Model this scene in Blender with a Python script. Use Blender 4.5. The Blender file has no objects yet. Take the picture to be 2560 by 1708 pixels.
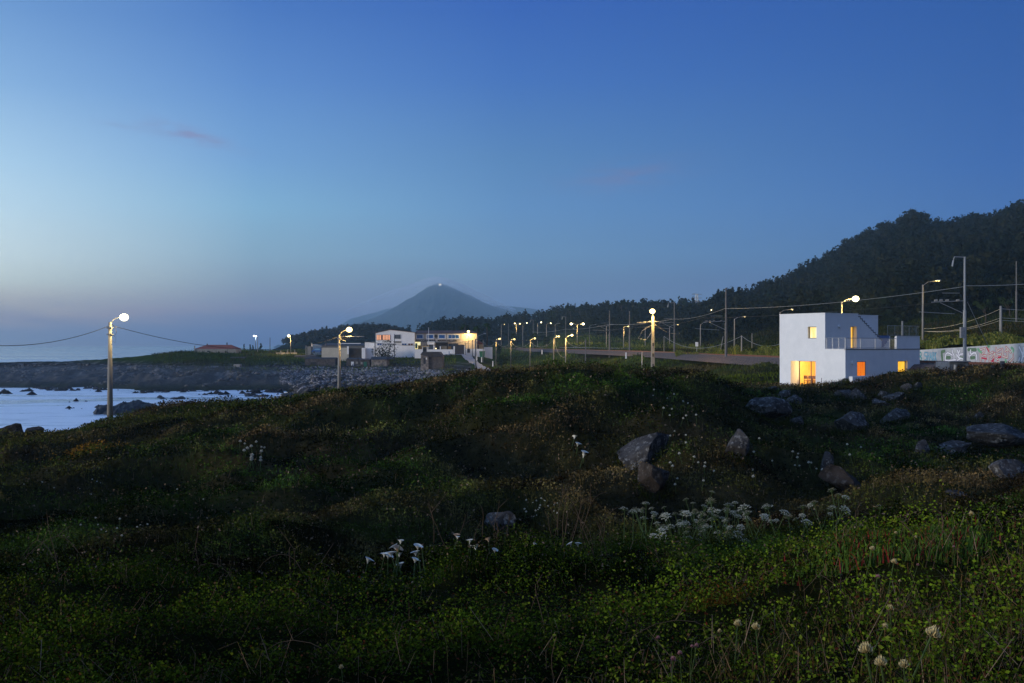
import bpy, bmesh, math, random
import numpy as np
from mathutils import Vector
random.seed(7); RNG = np.random.default_rng(11)
SC = bpy.context.scene
COL = SC.collection
F = 2489.0            # focal length in photo pixels (35 mm lens, 2560 px wide)
HV = 862.0            # photo row of the horizon
R = math.radians

# ------------------------------------------------------------------ camera
cd = bpy.data.cameras.new('camera'); cam = bpy.data.objects.new('camera', cd); COL.objects.link(cam)
cam.location = (0, 0, 0); cam.rotation_euler = (R(90), 0, 0)
cd.sensor_width = 36; cd.lens = 35.0; cd.shift_y = (HV - 854.0) / 2560
cd.clip_start = 0.1; cd.clip_end = 30000
SC.camera = cam
SC.view_settings.view_transform = 'Standard'; SC.view_settings.look = 'None'
SC.view_settings.exposure = 0; SC.view_settings.gamma = 1
SC.cycles.max_bounces = 4; SC.cycles.diffuse_bounces = 2; SC.cycles.glossy_bounces = 2
SC.cycles.transparent_max_bounces = 8; SC.cycles.volume_bounces = 0
SC.cycles.sample_clamp_indirect = 2.0

def lin(c):
    return tuple(((x/255)/12.92 if x/255 <= .04045 else ((x/255+.055)/1.055)**2.4) for x in c)

# ------------------------------------------------------------------ sky (dusk)
W = bpy.data.worlds.new('World'); SC.world = W; W.use_nodes = True
nt = W.node_tree; nt.nodes.clear(); N = nt.nodes.new; L = nt.links.new
def mth(op, a, b=None, c=None, clamp=False, tree=None):
    t = tree or nt
    n = t.nodes.new('ShaderNodeMath'); n.operation = op; n.use_clamp = clamp
    for i, v in enumerate((a, b, c)):
        if v is None: continue
        if isinstance(v, (int, float)): n.inputs[i].default_value = v
        else: t.links.new(v, n.inputs[i])
    return n.outputs[0]
tc = N('ShaderNodeTexCoord'); sx = N('ShaderNodeSeparateXYZ'); L(tc.outputs['Generated'], sx.inputs[0])
DX, DY, DZ = sx.outputs
AZ = mth('ARCTAN2', DX, DY)
HYP = mth('SQRT', mth('ADD', mth('MULTIPLY', DX, DX), mth('MULTIPLY', DY, DY)))
EL = mth('ARCTAN2', DZ, HYP)
ELP = mth('ADD', mth('DIVIDE', EL, R(90)*1.05), 0.02, clamp=True)
VS = (862, 835, 800, 760, 700, 640, 520, 400, 200, 0)
SKY = [  # azimuth of the column (as a photo column), colours at VS, zenith colour
 (-180, None, [(140,128,112),(138,126,112),(132,122,110),(122,116,108),(112,110,108),(106,106,108),(98,100,106),(90,96,108),(80,90,112),(70,84,118)], (36,66,130)),
 (-110, None, [(205,190,170),(220,205,185),(232,218,200),(238,226,212),(238,232,224),(230,232,232),(212,226,238),(190,214,236),(160,196,230),(130,172,220)], (44,80,150)),
 (-60, None, [(150,155,178),(160,165,182),(178,175,180),(196,192,192),(206,210,212),(206,220,226),(198,220,234),(182,212,234),(155,195,230),(130,175,222)], (44,80,150)),
 (None, 0, [(115,136,170),(110,134,172),(142,147,168),(157,161,172),(172,188,197),(183,203,215),(178,207,228),(164,200,230),(132,174,220),(107,151,207)], (40,76,148)),
 (None, 640, [(88,116,162),(88,116,164),(98,119,161),(110,128,163),(119,144,173),(125,159,188),(124,170,206),(112,158,208),(92,138,202),(72,118,190)], (38,74,148)),
 (None, 1280, [(80,106,152),(80,108,154),(84,112,158),(92,120,164),(96,127,166),(99,137,178),(94,138,188),(86,131,184),(68,114,186),(56,100,180)], (36,70,146)),
 (None, 2520, [(58,86,132),(58,88,134),(60,92,140),(62,96,146),(66,102,154),(68,106,160),(64,106,168),(58,102,170),(52,96,166),(46,90,162)], (34,66,140)),
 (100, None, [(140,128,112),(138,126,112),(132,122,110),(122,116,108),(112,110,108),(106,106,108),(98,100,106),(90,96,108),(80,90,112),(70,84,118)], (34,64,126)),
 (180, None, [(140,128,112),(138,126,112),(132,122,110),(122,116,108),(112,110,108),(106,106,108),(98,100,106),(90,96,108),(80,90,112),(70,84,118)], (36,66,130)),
]
prev = None; prev_az = None
AIR_D = 1.8e-4; AIR_C = (.10,.195,.385)
SKY_GAIN = {0: 2.3, 1: 2.2, 2: 1.5, 7: 2.5, 8: 2.3}  # unseen sky right and behind warmed and brightened, added fill for shaded house walls
for i, (azd, u, cols, zen) in enumerate(SKY):
    az = R(azd) if azd is not None else math.atan((u-1280)/F)
    cz = max(.5, math.cos(az)) if azd is None else 1.0
    rmp = N('ShaderNodeValToRGB'); cr = rmp.color_ramp
    pts = [(0.0, tuple(c*.8 for c in lin(cols[0])))]
    for v, c in zip(VS, cols):
        el = math.atan((HV-v)/F*cz); lc = lin(c)
        if u is not None:      # the photographed colour is seen through the haze box: take the air out again
            Tr = math.exp(-AIR_D*min(7200, 310/max(math.tan(el), 1e-4))); lc = tuple(max(.01, (a-b*(1-Tr))/Tr) for a, b in zip(lc, AIR_C))
        pts.append((el/(R(90)*1.05)+.02, lc))
    pts.append((0.60, lin(tuple((a+b)/2 for a, b in zip(cols[-1], zen))))); pts.append((1.0, lin(zen)))
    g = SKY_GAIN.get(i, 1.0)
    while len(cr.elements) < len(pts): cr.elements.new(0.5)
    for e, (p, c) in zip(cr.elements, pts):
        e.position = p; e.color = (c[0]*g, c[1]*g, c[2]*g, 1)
    L(ELP, rmp.inputs[0]); out = rmp.outputs[0]
    if prev is not None:
        mr = N('ShaderNodeMapRange'); L(AZ, mr.inputs[0]); mr.inputs[1].default_value = prev_az; mr.inputs[2].default_value = az
        mx = N('ShaderNodeMix'); mx.data_type = 'RGBA'; L(mr.outputs[0], mx.inputs[0]); L(prev, mx.inputs[6]); L(out, mx.inputs[7]); out = mx.outputs[2]
    prev, prev_az = out, az
# thin dusk clouds, held by direction
def wisp(color, az0, el0, saz, sel, tilt, strength, scale):
    global prev
    da = mth('SUBTRACT', AZ, az0); de = mth('SUBTRACT', mth('SUBTRACT', EL, el0), mth('MULTIPLY', da, tilt))
    g = mth('ADD', mth('POWER', mth('DIVIDE', da, saz), 2), mth('POWER', mth('DIVIDE', de, sel), 2))
    g = mth('EXPONENT', mth('MULTIPLY', g, -1))
    mp = N('ShaderNodeCombineXYZ'); L(mth('MULTIPLY', AZ, scale), mp.inputs[0]); L(mth('MULTIPLY', EL, scale*5), mp.inputs[1])
    nz = N('ShaderNodeTexNoise'); L(mp.outputs[0], nz.inputs[0]); nz.inputs['Scale'].default_value = 1; nz.inputs['Detail'].default_value = 5; nz.inputs['Roughness'].default_value = .6
    f = mth('MULTIPLY', g, mth('MULTIPLY', mth('SUBTRACT', nz.outputs[0], .38), 3.2, clamp=True)); f = mth('MULTIPLY', f, strength, clamp=True)
    mx = N('ShaderNodeMix'); mx.data_type = 'RGBA'; L(f, mx.inputs[0]); L(prev, mx.inputs[6]); mx.inputs[7].default_value = (*lin(color), 1); prev = mx.outputs[2]
def ua(u): return math.atan((u-1280)/F)
def va(v, u): return math.atan((HV-v)/F*math.cos(ua(u)))
wisp((140,134,176), ua(475), va(338,475), .036, .0065, -.22, .85, 30)
wisp((135,134,178), ua(330), va(322,330), .03, .004, -.1, .3, 40)
wisp((122,122,165), ua(1560), va(440,1560), .06, .014, .1, .55, 24)
wisp((96,122,168), ua(200), va(800,200), .35, .012, 0, .6, 10)
wisp((196,150,150), ua(60), va(775,60), .22, .009, 0, .55, 9)
wisp((84,114,162), ua(900), va(800,900), .22, .012, .05, .5, 12)
bg = N('ShaderNodeBackground'); bg.inputs[1].default_value = 1.0
SKY_OUT = prev; L(prev, bg.inputs[0]); wo = N('ShaderNodeOutputWorld'); L(bg.outputs[0], wo.inputs[0])

# the last of the western light: soft, low, from the left and a little behind
sd = bpy.data.lights.new('sun', 'SUN'); sd.energy = 4.6; sd.angle = R(10); sd.color = (1.0, .90, .77)
so = bpy.data.objects.new('sun', sd); COL.objects.link(so)
SUND = Vector((-.93, -.36, math.tan(R(4)))).normalized()
so.rotation_euler = SUND.to_track_quat('Z', 'Y').to_euler(); so.location = (-50, -20, 60)

# ------------------------------------------------------------------ helpers
def P(u, v, Y): return Vector(((u-1280)/F*Y, Y, (HV-v)/F*Y))
def PX(u, Y): return (u-1280)/F*Y
def setp(o, label=None, cat=None, group=None, kind=None):
    if label: o['label'] = label
    if cat: o['category'] = cat
    if group: o['group'] = group
    if kind: o['kind'] = kind
    return o
def link(name, me, mat=None, parent=None):
    o = bpy.data.objects.new(name, me); COL.objects.link(o)
    if mat is not None and me is not None and len(me.materials) == 0: me.materials.append(mat)
    if parent is not None: o.parent = parent
    return o
def empty(name, label, cat, loc, group=None):
    o = bpy.data.objects.new(name, None); COL.objects.link(o); o.location = loc; o.empty_display_size = .3
    return setp(o, label, cat, group)
class MB:
    def __init__(s): s.v = []; s.f = []; s.m = []
    def add(s, vs, fs, m=0):
        k = len(s.v); s.v += [tuple(a) for a in vs]; s.f += [tuple(i+k for i in f) for f in fs]; s.m += [m]*len(fs); return s
    def box(s, x0, x1, y0, y1, z0, z1, m=0):
        return s.hexa([(x0,y0,z0),(x1,y0,z0),(x1,y1,z0),(x0,y1,z0),(x0,y0,z1),(x1,y0,z1),(x1,y1,z1),(x0,y1,z1)], m)
    def hexa(s, p, m=0):
        return s.add(p, [(3,2,1,0),(4,5,6,7),(0,1,5,4),(1,2,6,5),(2,3,7,6),(3,0,4,7)], m)
    def tube(s, pts, rad, n=8, m=0, cap=True):
        pts = [Vector(p) for p in pts]; k = len(pts)
        if not hasattr(rad, '__len__'): rad = [rad]*k
        vs = []
        up = Vector((0,0,1))
        for i, p in enumerate(pts):
            d = (pts[min(i+1,k-1)] - pts[max(i-1,0)]).normalized()
            a = d.cross(up if abs(d.z) < .95 else Vector((1,0,0))).normalized(); b = d.cross(a).normalized()
            for j in range(n):
                t = 2*math.pi*j/n; vs.append(p + (a*math.cos(t)+b*math.sin(t))*rad[i])
        fs = [(i*n+j, i*n+(j+1)%n, (i+1)*n+(j+1)%n, (i+1)*n+j) for i in range(k-1) for j in range(n)]
        if cap: fs += [tuple(range(n))[::-1], tuple((k-1)*n+j for j in range(n))]
        return s.add(vs, fs, m)
    def prism(s, poly, d, m=0):        # poly: 3-D points of a planar outline, d: extrusion vector
        n = len(poly); d = Vector(d); a = [Vector(p) for p in poly]; b = [p+d for p in a]
        return s.add(a+b, [tuple(range(n))[::-1], tuple(range(n,2*n))]+[(i,(i+1)%n,n+(i+1)%n,n+i) for i in range(n)], m)
    def ball(s, c, r, n=10, k=6, sz=1.0, m=0):
        c = Vector(c); vs = []; fs = []
        for i in range(k+1):
            ph = math.pi*i/k
            for j in range(n):
                t = 2*math.pi*j/n; vs.append(c+Vector((r*math.sin(ph)*math.cos(t), r*math.sin(ph)*math.sin(t), r*sz*math.cos(ph))))
        fs = [(i*n+j, (i+1)*n+j, (i+1)*n+(j+1)%n, i*n+(j+1)%n) for i in range(k) for j in range(n)]
        return s.add(vs, fs, m)
    def build(s, name, mat=None, parent=None, smooth=False, mats=None, origin=None):
        me = bpy.data.meshes.new(name)
        o3 = Vector(origin) if origin is not None else (parent.location if parent is not None and parent.type == 'EMPTY' else Vector((0,0,0)))
        vs = [(x-o3.x, y-o3.y, z-o3.z) for x, y, z in s.v]
        me.from_pydata(vs, [], s.f)
        if mats:
            for mm in mats: me.materials.append(mm)
            me.polygons.foreach_set('material_index', s.m)
        if smooth: me.polygons.foreach_set('use_smooth', [True]*len(me.polygons))
        me.update()
        o = link(name, me, mat, parent)
        if origin is not None: o.location = o3
        return o
def reorigin(o):          # give a single-mesh thing an origin at the base of its bounding box
    me = o.data; n = len(me.vertices); co = np.empty(n*3); me.vertices.foreach_get('co', co); co = co.reshape(-1,3)
    c = np.array([(co[:,0].min()+co[:,0].max())/2, (co[:,1].min()+co[:,1].max())/2, co[:,2].min()])
    me.vertices.foreach_set('co', (co-c).ravel()); me.update(); o.location = tuple(c); return o

def npmesh(name, V, faces, mat, color=None, parent=None, smooth=False):
    """V (n,3); faces (m,k) equal-sized; color (n,3) optional point attribute 'tint'"""
    me = bpy.data.meshes.new(name); V = np.asarray(V, np.float32); faces = np.asarray(faces, np.int32)
    m, k = faces.shape
    me.vertices.add(len(V)); me.vertices.foreach_set('co', V.ravel())
    me.loops.add(m*k); me.loops.foreach_set('vertex_index', faces.ravel())
    me.polygons.add(m); me.polygons.foreach_set('loop_start', np.arange(0, m*k, k, dtype=np.int32))
    if smooth: me.polygons.foreach_set('use_smooth', np.ones(m, bool))
    if color is not None:
        a = me.color_attributes.new('tint', 'FLOAT_COLOR', 'POINT')
        c4 = np.ones((len(V), 4), np.float32); c4[:, :3] = color; a.data.foreach_set('color', c4.ravel())
    me.update(calc_edges=True)
    return link(name, me, mat, parent)

# ------------------------------------------------------------------ materials
MATS = {}
def new_mat(name):
    m = bpy.data.materials.new(name); m.use_nodes = True; t = m.node_tree; b = t.nodes['Principled BSDF']; MATS[name] = m
    return m, t, b
def pm(name, c1, c2=None, scale=4.0, rough=.8, metal=0, spec=.3, stretch=(1,1,1), bump=0.0, detail=5, contrast=1.0, emit=None, est=0, coord='Object'):
    m, t, b = new_mat(name)
    b.inputs['Roughness'].default_value = rough; b.inputs['Metallic'].default_value = metal; b.inputs['Specular IOR Level'].default_value = spec
    c2 = c2 or tuple(x*.8 for x in c1)
    tc = t.nodes.new('ShaderNodeTexCoord'); mp = t.nodes.new('ShaderNodeMapping'); mp.inputs['Scale'].default_value = stretch
    nz = t.nodes.new('ShaderNodeTexNoise'); nz.inputs['Scale'].default_value = scale; nz.inputs['Detail'].default_value = detail; nz.inputs['Roughness'].default_value = .62
    t.links.new(tc.outputs[coord], mp.inputs[0]); t.links.new(mp.outputs[0], nz.inputs['Vector'])
    fac = mth('ADD', mth('MULTIPLY', mth('SUBTRACT', nz.outputs[0], .5, tree=t), 2.2*contrast, tree=t), .5, clamp=True, tree=t)
    mx = t.nodes.new('ShaderNodeMix'); mx.data_type = 'RGBA'; t.links.new(fac, mx.inputs[0]); mx.inputs[6].default_value = (*c1,1); mx.inputs[7].default_value = (*c2,1)
    t.links.new(mx.outputs[2], b.inputs['Base Color'])
    if bump:
        bp = t.nodes.new('ShaderNodeBump'); bp.inputs['Strength'].default_value = bump; bp.inputs['Distance'].default_value = .05
        t.links.new(nz.outputs[0], bp.inputs['Height']); t.links.new(bp.outputs[0], b.inputs['Normal'])
    if emit:
        b.inputs['Emission Color'].default_value = (*emit,1); b.inputs['Emission Strength'].default_value = est
    return m
def em(name, color, strength, c2=None, scale=3.0, stretch=(1,1,1)):
    m = bpy.data.materials.new(name); m.use_nodes = True; t = m.node_tree; t.nodes.clear()
    e = t.nodes.new('ShaderNodeEmission'); e.inputs[0].default_value = (*color,1); e.inputs[1].default_value = strength
    if c2:
        tc = t.nodes.new('ShaderNodeTexCoord'); mp = t.nodes.new('ShaderNodeMapping'); mp.inputs['Scale'].default_value = stretch
        nz = t.nodes.new('ShaderNodeTexNoise'); nz.inputs['Scale'].default_value = scale; nz.inputs['Detail'].default_value = 2
        t.links.new(tc.outputs['Object'], mp.inputs[0]); t.links.new(mp.outputs[0], nz.inputs['Vector'])
        fac = mth('ADD', mth('MULTIPLY', mth('SUBTRACT', nz.outputs[0], .5, tree=t), 3.0, tree=t), .5, clamp=True, tree=t)
        mx = t.nodes.new('ShaderNodeMix'); mx.data_type = 'RGBA'; t.links.new(fac, mx.inputs[0]); mx.inputs[6].default_value = (*color,1); mx.inputs[7].default_value = (*c2,1)
        t.links.new(mx.outputs[2], e.inputs[0])
    o = t.nodes.new('ShaderNodeOutputMaterial'); t.links.new(e.outputs[0], o.inputs[0])
    m.cycles.emission_sampling = 'NONE'
    return m
def tintmat(name, rough=.9, trans=.0, spec=.0, var=.35):
    m, t, b = new_mat(name)
    b.inputs['Roughness'].default_value = rough; b.inputs['Specular IOR Level'].default_value = spec
    at = t.nodes.new('ShaderNodeAttribute'); at.attribute_name = 'tint'
    t.links.new(at.outputs[0], b.inputs['Base Color'])
    return m
LEAF = tintmat('leaf_mix'); STONES = tintmat('loose_stone', rough=.85); TERR = None

M_WHITE = pm('white_render', (.74,.74,.74), (.62,.63,.64), 1.3, .9, bump=.25, detail=9, contrast=.7)
M_GREYR = M_WHITE
M_CONC = pm('concrete', (.31,.29,.25), (.19,.18,.165), 3, .9, stretch=(1,1,.3))
M_CONCD = pm('dark_concrete', (.16,.155,.15), (.09,.09,.09), 3, .9)
M_STEEL = pm('galvanised_steel', (.34,.35,.36), (.24,.25,.26), 6, .5, .6)
M_DARK = pm('dark_metal', (.05,.05,.055), (.03,.03,.03), 6, .5, .3)
M_WPAINT = pm('white_paint', (.78,.78,.78), (.66,.67,.68), 5, .55)
M_CABLE = pm('black_cable', (.02,.02,.02), (.03,.03,.03), 5, .6)
M_TILE = pm('roof_tile', (.30,.085,.05), (.18,.06,.04), 2.5, .85, stretch=(6,1,1))
M_TILED = pm('old_roof_tile', (.13,.065,.055), (.08,.05,.045), 1.5, .9, stretch=(4,1,1))
M_SLATE = pm('dark_roof', (.035,.035,.04), (.06,.055,.055), 2, .8)
M_STONEW = pm('stone_masonry', (.30,.26,.23), (.10,.09,.085), 1.6, .95, bump=.8, contrast=1.6)
M_STONED = pm('dark_stone_masonry', (.11,.095,.09), (.05,.045,.045), 1.4, .95, bump=.8, contrast=1.5)
M_BEIGE = pm('beige_render', (.42,.36,.31), (.34,.30,.27), 1.2, .9)
M_FWHITE = pm('factory_white', (.88,.85,.83), (.76,.74,.73), .6, .85, stretch=(1,1,.4))
M_YELLOWR = pm('ochre_render', (.62,.46,.22), (.50,.36,.18), 1, .9)
M_GLASSB = pm('blue_glass', (.012,.09,.32), (.01,.04,.15), .6, .15, spec=.6)
M_GLASSD = pm('dark_glass', (.03,.035,.045), (.015,.02,.03), .8, .12, spec=.6)
M_GREENP = pm('green_paint', (.03,.16,.10), (.02,.10,.06), 3, .6)
M_BLUEP = pm('blue_paint', (.05,.13,.34), (.03,.09,.25), 3, .6)
M_RUST = pm('rusty_steel', (.16,.06,.035), (.08,.035,.025), 3, .8)
M_BALL = pm('ballast_gravel', (.15,.105,.08), (.05,.038,.032), 3.5, .95, bump=1, contrast=1.8, detail=8)
M_ROADC = pm('pale_concrete_road', (.42,.38,.33), (.30,.28,.25), .8, .9)
M_ROCK = pm('lichen_rock', (.22,.21,.22), (.075,.07,.07), 2.6, .9, bump=.9, contrast=1.5, detail=8)
def rockmat(name, base, dark, lichen, amt):
    m = pm(name, base, dark, 2.2, .92, spec=.05, bump=1.0, contrast=1.6, detail=10); t = m.node_tree; b = t.nodes['Principled BSDF']; src = b.inputs['Base Color'].links[0].from_socket
    tcx = t.nodes.new('ShaderNodeTexCoord'); nz = t.nodes.new('ShaderNodeTexNoise'); nz.inputs['Scale'].default_value = 5.5; nz.inputs['Detail'].default_value = 9; nz.inputs['Roughness'].default_value = .7; t.links.new(tcx.outputs['Object'], nz.inputs['Vector'])
    f = mth('MULTIPLY', mth('SUBTRACT', nz.outputs[0], .52, tree=t), 9*amt, clamp=True, tree=t)
    mx = t.nodes.new('ShaderNodeMix'); mx.data_type = 'RGBA'; t.links.new(f, mx.inputs[0]); t.links.new(src, mx.inputs[6]); mx.inputs[7].default_value = (*lichen,1); t.links.new(mx.outputs[2], b.inputs['Base Color']); return m
M_ROCK = rockmat('lichen_boulder', (.068,.063,.060), (.020,.019,.019), (.20,.195,.185), .8)
M_ROCKB = rockmat('brown_rock', (.050,.038,.030), (.014,.012,.010), (.10,.09,.08), .8)
M_ROCKS = pm('wet_shore_rock', (.05,.043,.038), (.018,.017,.017), .8, .75, bump=.8, contrast=1.6, detail=8)
M_BARK = pm('bark', (.06,.045,.035), (.035,.03,.025), 3, .95)
M_STEM = pm('dry_stem', (.11,.07,.04), (.06,.038,.022), 9, .9)
M_GSTEM = pm('green_stem', (.05,.09,.02), (.04,.06,.015), 9, .8)
M_PETAL = pm('white_petal', (.66,.64,.56), (.56,.53,.44), 6, .7)
M_PETALY = pm('cream_petal', (.60,.50,.26), (.50,.37,.16), 6, .7)
M_PETALP = pm('pink_petal', (.40,.20,.20), (.30,.14,.17), 6, .7)
M_SPADIX = pm('yellow_spadix', (.60,.38,.04), None, 8, .6)
M_LEAFD = pm('dark_green_leaf', (.022,.045,.008), (.012,.026,.005), 6, .9, spec=.0)
E_WARM = em('lamp_glow_warm', (1.0,.76,.30), 7)
E_PALE = em('lamp_glow_pale', (1.0,.86,.50), 8)
E_COOL = em('lamp_glow_white', (.88,.98,1.0), 5)
E_DIM = em('lamp_glow_dim', (1.0,.74,.28), 3.0)
E_ORANGE = em('curtain_glow', (1.0,.42,.03), 1.15, (1.0,.60,.10), 2.2, (4,4,.3))
E_ORANGE2 = em('red_curtain_glow', (.95,.15,.01), .85, (1.0,.30,.03), 2.2, (6,6,.3))
E_AMBER = em('amber_window_glow', (1.0,.47,.03), 1.2, (1.0,.55,.06), 2, (1,1,1))
E_BRIGHT = em('bright_window_glow', (1.0,.60,.10), 1.3, (1.0,.95,.6), 2.5, (5,5,.2))
E_PINK = em('pink_window_glow', (1.0,.38,.2), .9, (1.0,.55,.35), 1.5, (2,1,1))

# ------------------------------------------------------------------ noise
def _hash(ix, iy, seed):
    h = (ix.astype(np.int64)*374761393 + iy.astype(np.int64)*668265263 + seed*1442695041) & 0xffffffff
    h = ((h ^ (h >> 13))*1274126177) & 0xffffffff
    return ((h ^ (h >> 16)) & 0xffff)/65535.0
def vnoise(x, y, seed=0):
    x = np.asarray(x, float); y = np.asarray(y, float)
    ix = np.floor(x); iy = np.floor(y); fx = x-ix; fy = y-iy
    fx = fx*fx*fx*(fx*(fx*6-15)+10); fy = fy*fy*fy*(fy*(fy*6-15)+10)
    a = _hash(ix,iy,seed); b = _hash(ix+1,iy,seed); c = _hash(ix,iy+1,seed); d = _hash(ix+1,iy+1,seed)
    return (a+(b-a)*fx)*(1-fy)+(c+(d-c)*fx)*fy
def fbm(x, y, seed=0, o=4, rough=.5):
    s = 0; a = 1; t = 0
    for k in range(o):
        s = s + a*vnoise(x*2**k+17*k, y*2**k-11*k, seed+k); t += a; a *= rough
    return s/t*2-1

# ------------------------------------------------------------------ terrain heights
def V_(Y, v): return -(v-HV)*Y/F
NEAR_L = [(1,-1.62),(3,-1.68),(5,-1.76),(8,-2.18)]
T = {}   # column -> list of (Y, z)
def col(u, near, rest): T[u] = near+[(Y, (V_(Y, v) if v > 200 else v)) for Y, v in rest]
FARL = [(110,-13),(240,-13.5),(262,-10.8),(300,-7.5),(330,V_(330,903)),(380,-6),(430,-13),(800,-20),(9000,-20)]
col(-900, NEAR_L, [(12,1430),(16,1420),(22,1330),(30,1240),(42,1160),(55,1115),(66,1102),(75,1106),(90,-10.6)]+FARL)
col(0, NEAR_L, [(12,1432),(16,1422),(22,1330),(30,1240),(42,1160),(55,1118),(66,1100),(75,1103),(90,-10.4)]+FARL)
col(160, NEAR_L, [(12,1436),(16,1424),(22,1330),(30,1240),(42,1155),(55,1105),(66,1088),(75,1091),(90,-9.8),(110,-13),(240,-13.5),(258,-10.8),(300,-6.6),(333,V_(333,896)),(380,-5.5),(435,-13),(800,-20),(9000,-20)])
col(270, NEAR_L, [(12,1440),(16,1425),(22,1330),(30,1240),(42,1145),(55,1085),(68,1062),(78,1061),(86,-7.6),(102,-11.6),(120,-13),(235,-13),(255,-10.9),(300,-6),(335,V_(335,891)),(380,-4.5),(440,-13),(800,-20),(9000,-20)])
col(420, NEAR_L, [(12,1440),(16,1425),(22,1330),(30,1235),(42,1130),(55,1055),(68,1022),(76,1022),(90,-7.5),(115,-11.6),(130,-13),(205,-12),(240,-10.9),(270,-8),(300,-5.5),(340,V_(340,877)),(400,-2.5),(470,-8),(600,-15),(800,-20),(9000,-20)])
col(560, NEAR_L, [(12,1440),(16,1420),(22,1330),(30,1225),(42,1110),(55,1035),(66,1009),(74,1010),(90,-7),(120,-11),(140,-12.8),(195,-13),(232,-11.9),(243,-10.7),(262,-8),(300,-5),(340,V_(340,882)),(400,-2.2),(500,-2.0),(600,-5),(800,-20),(9000,-20)])
col(700, NEAR_L, [(12,1440),(16,1420),(22,1325),(30,1215),(42,1095),(52,1025),(62,1002),(72,1004),(90,-6.3),(130,-9.6),(165,-11.3),(200,-12.2),(228,-11.8),(242,-10.1),(262,-8.7),(290,-6.5),(330,-4),(360,-2.6),(450,-2),(550,-1.5),(700,-1.5),(800,.8),(1000,-1),(1500,-20),(9000,-20)])
col(850, NEAR_L, [(12,1435),(16,1410),(22,1320),(30,1205),(42,1070),(52,995),(60,978),(70,980),(90,-5.8),(134,-6.7),(170,-8.6),(220,-9.0),(260,-8.4),(300,-6.5),(330,-4.3),(350,-3.2),(450,-2.5),(600,0),(700,7),(800,12.5),(900,13),(1200,0),(2000,-20),(9000,-20)])
col(1000, [(1,-1.62),(3,-1.66),(5,-1.74),(8,-2.2)], [(12,1420),(16,1395),(22,1310),(30,1190),(42,1035),(52,970),(58,962),(68,965),(90,-5.5),(150,-8),(220,-8.6),(250,-8.3),(270,-7.7),(300,-6),(320,-4.8),(337,-3.1),(400,-2.5),(500,-2),(600,2),(700,9),(800,12),(900,12),(1200,0),(2000,-20),(9000,-20)])
col(770, NEAR_L, [(12,1438),(16,1415),(22,1322),(30,1210),(42,1082),(52,1008),(61,990),(71,992),(90,-6),(132,-7.8),(168,-9.4),(212,-9.7),(258,-8.6),(298,-6.5),(330,-4.1),(355,-2.9),(450,-2.2),(600,-.5),(700,3),(800,6.5),(900,7),(1200,-2),(2000,-20),(9000,-20)])
col(1150, [(1,-1.62),(3,-1.66),(5,-1.74),(8,-2.2)], [(12,1410),(16,1380),(22,1300),(30,1175),(42,1005),(50,948),(56,937),(66,940),(90,-5.5),(150,-7),(200,-7),(240,-6.8),(270,-6),(300,-4.8),(330,-3),(400,-2.3),(500,0),(600,4),(650,10),(750,12),(1200,0),(2000,-20),(9000,-20)])
col(1280, [(1,-1.62),(3,-1.64),(5,-1.72),(8,-2.2)], [(12,1415),(16,1370),(22,1300),(30,1165),(42,985),(50,932),(55,923),(65,926),(90,-5),(150,-6.3),(200,-6.6),(260,-6.6),(300,-6.5),(360,-4.7),(450,-3),(520,-1.9),(540,-1.7),(560,-1.7),(600,0),(650,7),(700,12),(800,14),(1200,0),(2000,-20),(9000,-20)])
col(1450, [(1,-1.6),(3,-1.6),(5,-1.7),(8,-2.15)], [(12,1425),(16,1385),(22,1300),(30,1165),(42,970),(50,921),(55,911),(63,913),(85,-4.5),(130,-5.5),(200,-6.3),(240,-6),(270,-4.5),(300,-2.6),(315,-1.7),(335,-1.7),(350,-1.4),(400,0),(450,2),(550,7),(650,15),(800,20),(1200,5),(2000,-20),(9000,-20)])
col(1620, [(1,-1.6),(3,-1.56),(5,-1.66),(8,-2.1)], [(12,1420),(16,1390),(22,1320),(30,1175),(42,990),(50,938),(57,925),(66,928),(85,-4.3),(130,-4.6),(150,-4.3),(170,-4.2),(205,-3),(225,-1.75),(245,-1.7),(300,-1.3),(350,-.8),(420,1),(500,7),(600,17),(700,22),(900,25),(1300,10),(2200,-20),(9000,-20)])
col(1750, [(1,-1.58),(3,-1.52),(5,-1.6),(8,-2.0)], [(11,1410),(14,1405),(18,1380),(23,1310),(30,1185),(42,1015),(50,953),(58,936),(66,940),(85,-4),(120,-4.2),(140,-4),(162,-3.3),(180,-2.0),(190,-1.7),(210,-1.7),(260,-1.3),(320,0),(400,4),(500,12),(600,17),(650,20),(800,24),(1000,28),(1400,20),(2400,-20),(9000,-20)])
col(1830, [(1,-1.58),(3,-1.5),(5,-1.56),(8,-1.9)], [(11,1400),(14,1400),(18,1380),(23,1310),(30,1190),(42,1060),(52,992),(62,974),(70,-3.2),(80,-3.62),(95,-3.7),(115,-3.6),(130,-3),(150,-1.9),(158,-1.65),(172,-1.65),(220,-1.2),(300,2),(400,10),(500,20),(600,24),(700,30),(900,34),(1400,25),(2400,-20),(9000,-20)])
col(1950, [(1,-1.56),(3,-1.45),(5,-1.48),(8,-1.75)], [(11,1385),(14,1395),(18,1375),(23,1310),(30,1200),(42,1085),(52,1040),(62,1005),(70,-3.62),(76,-3.5),(82,-3.66),(92,-3.7),(105,-3.4),(115,-2.5),(124,-1.65),(136,-1.65),(180,-1),(250,3),(350,10),(500,28),(600,37),(700,42),(900,46),(1400,35),(2400,-20),(9000,-20)])
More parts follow.
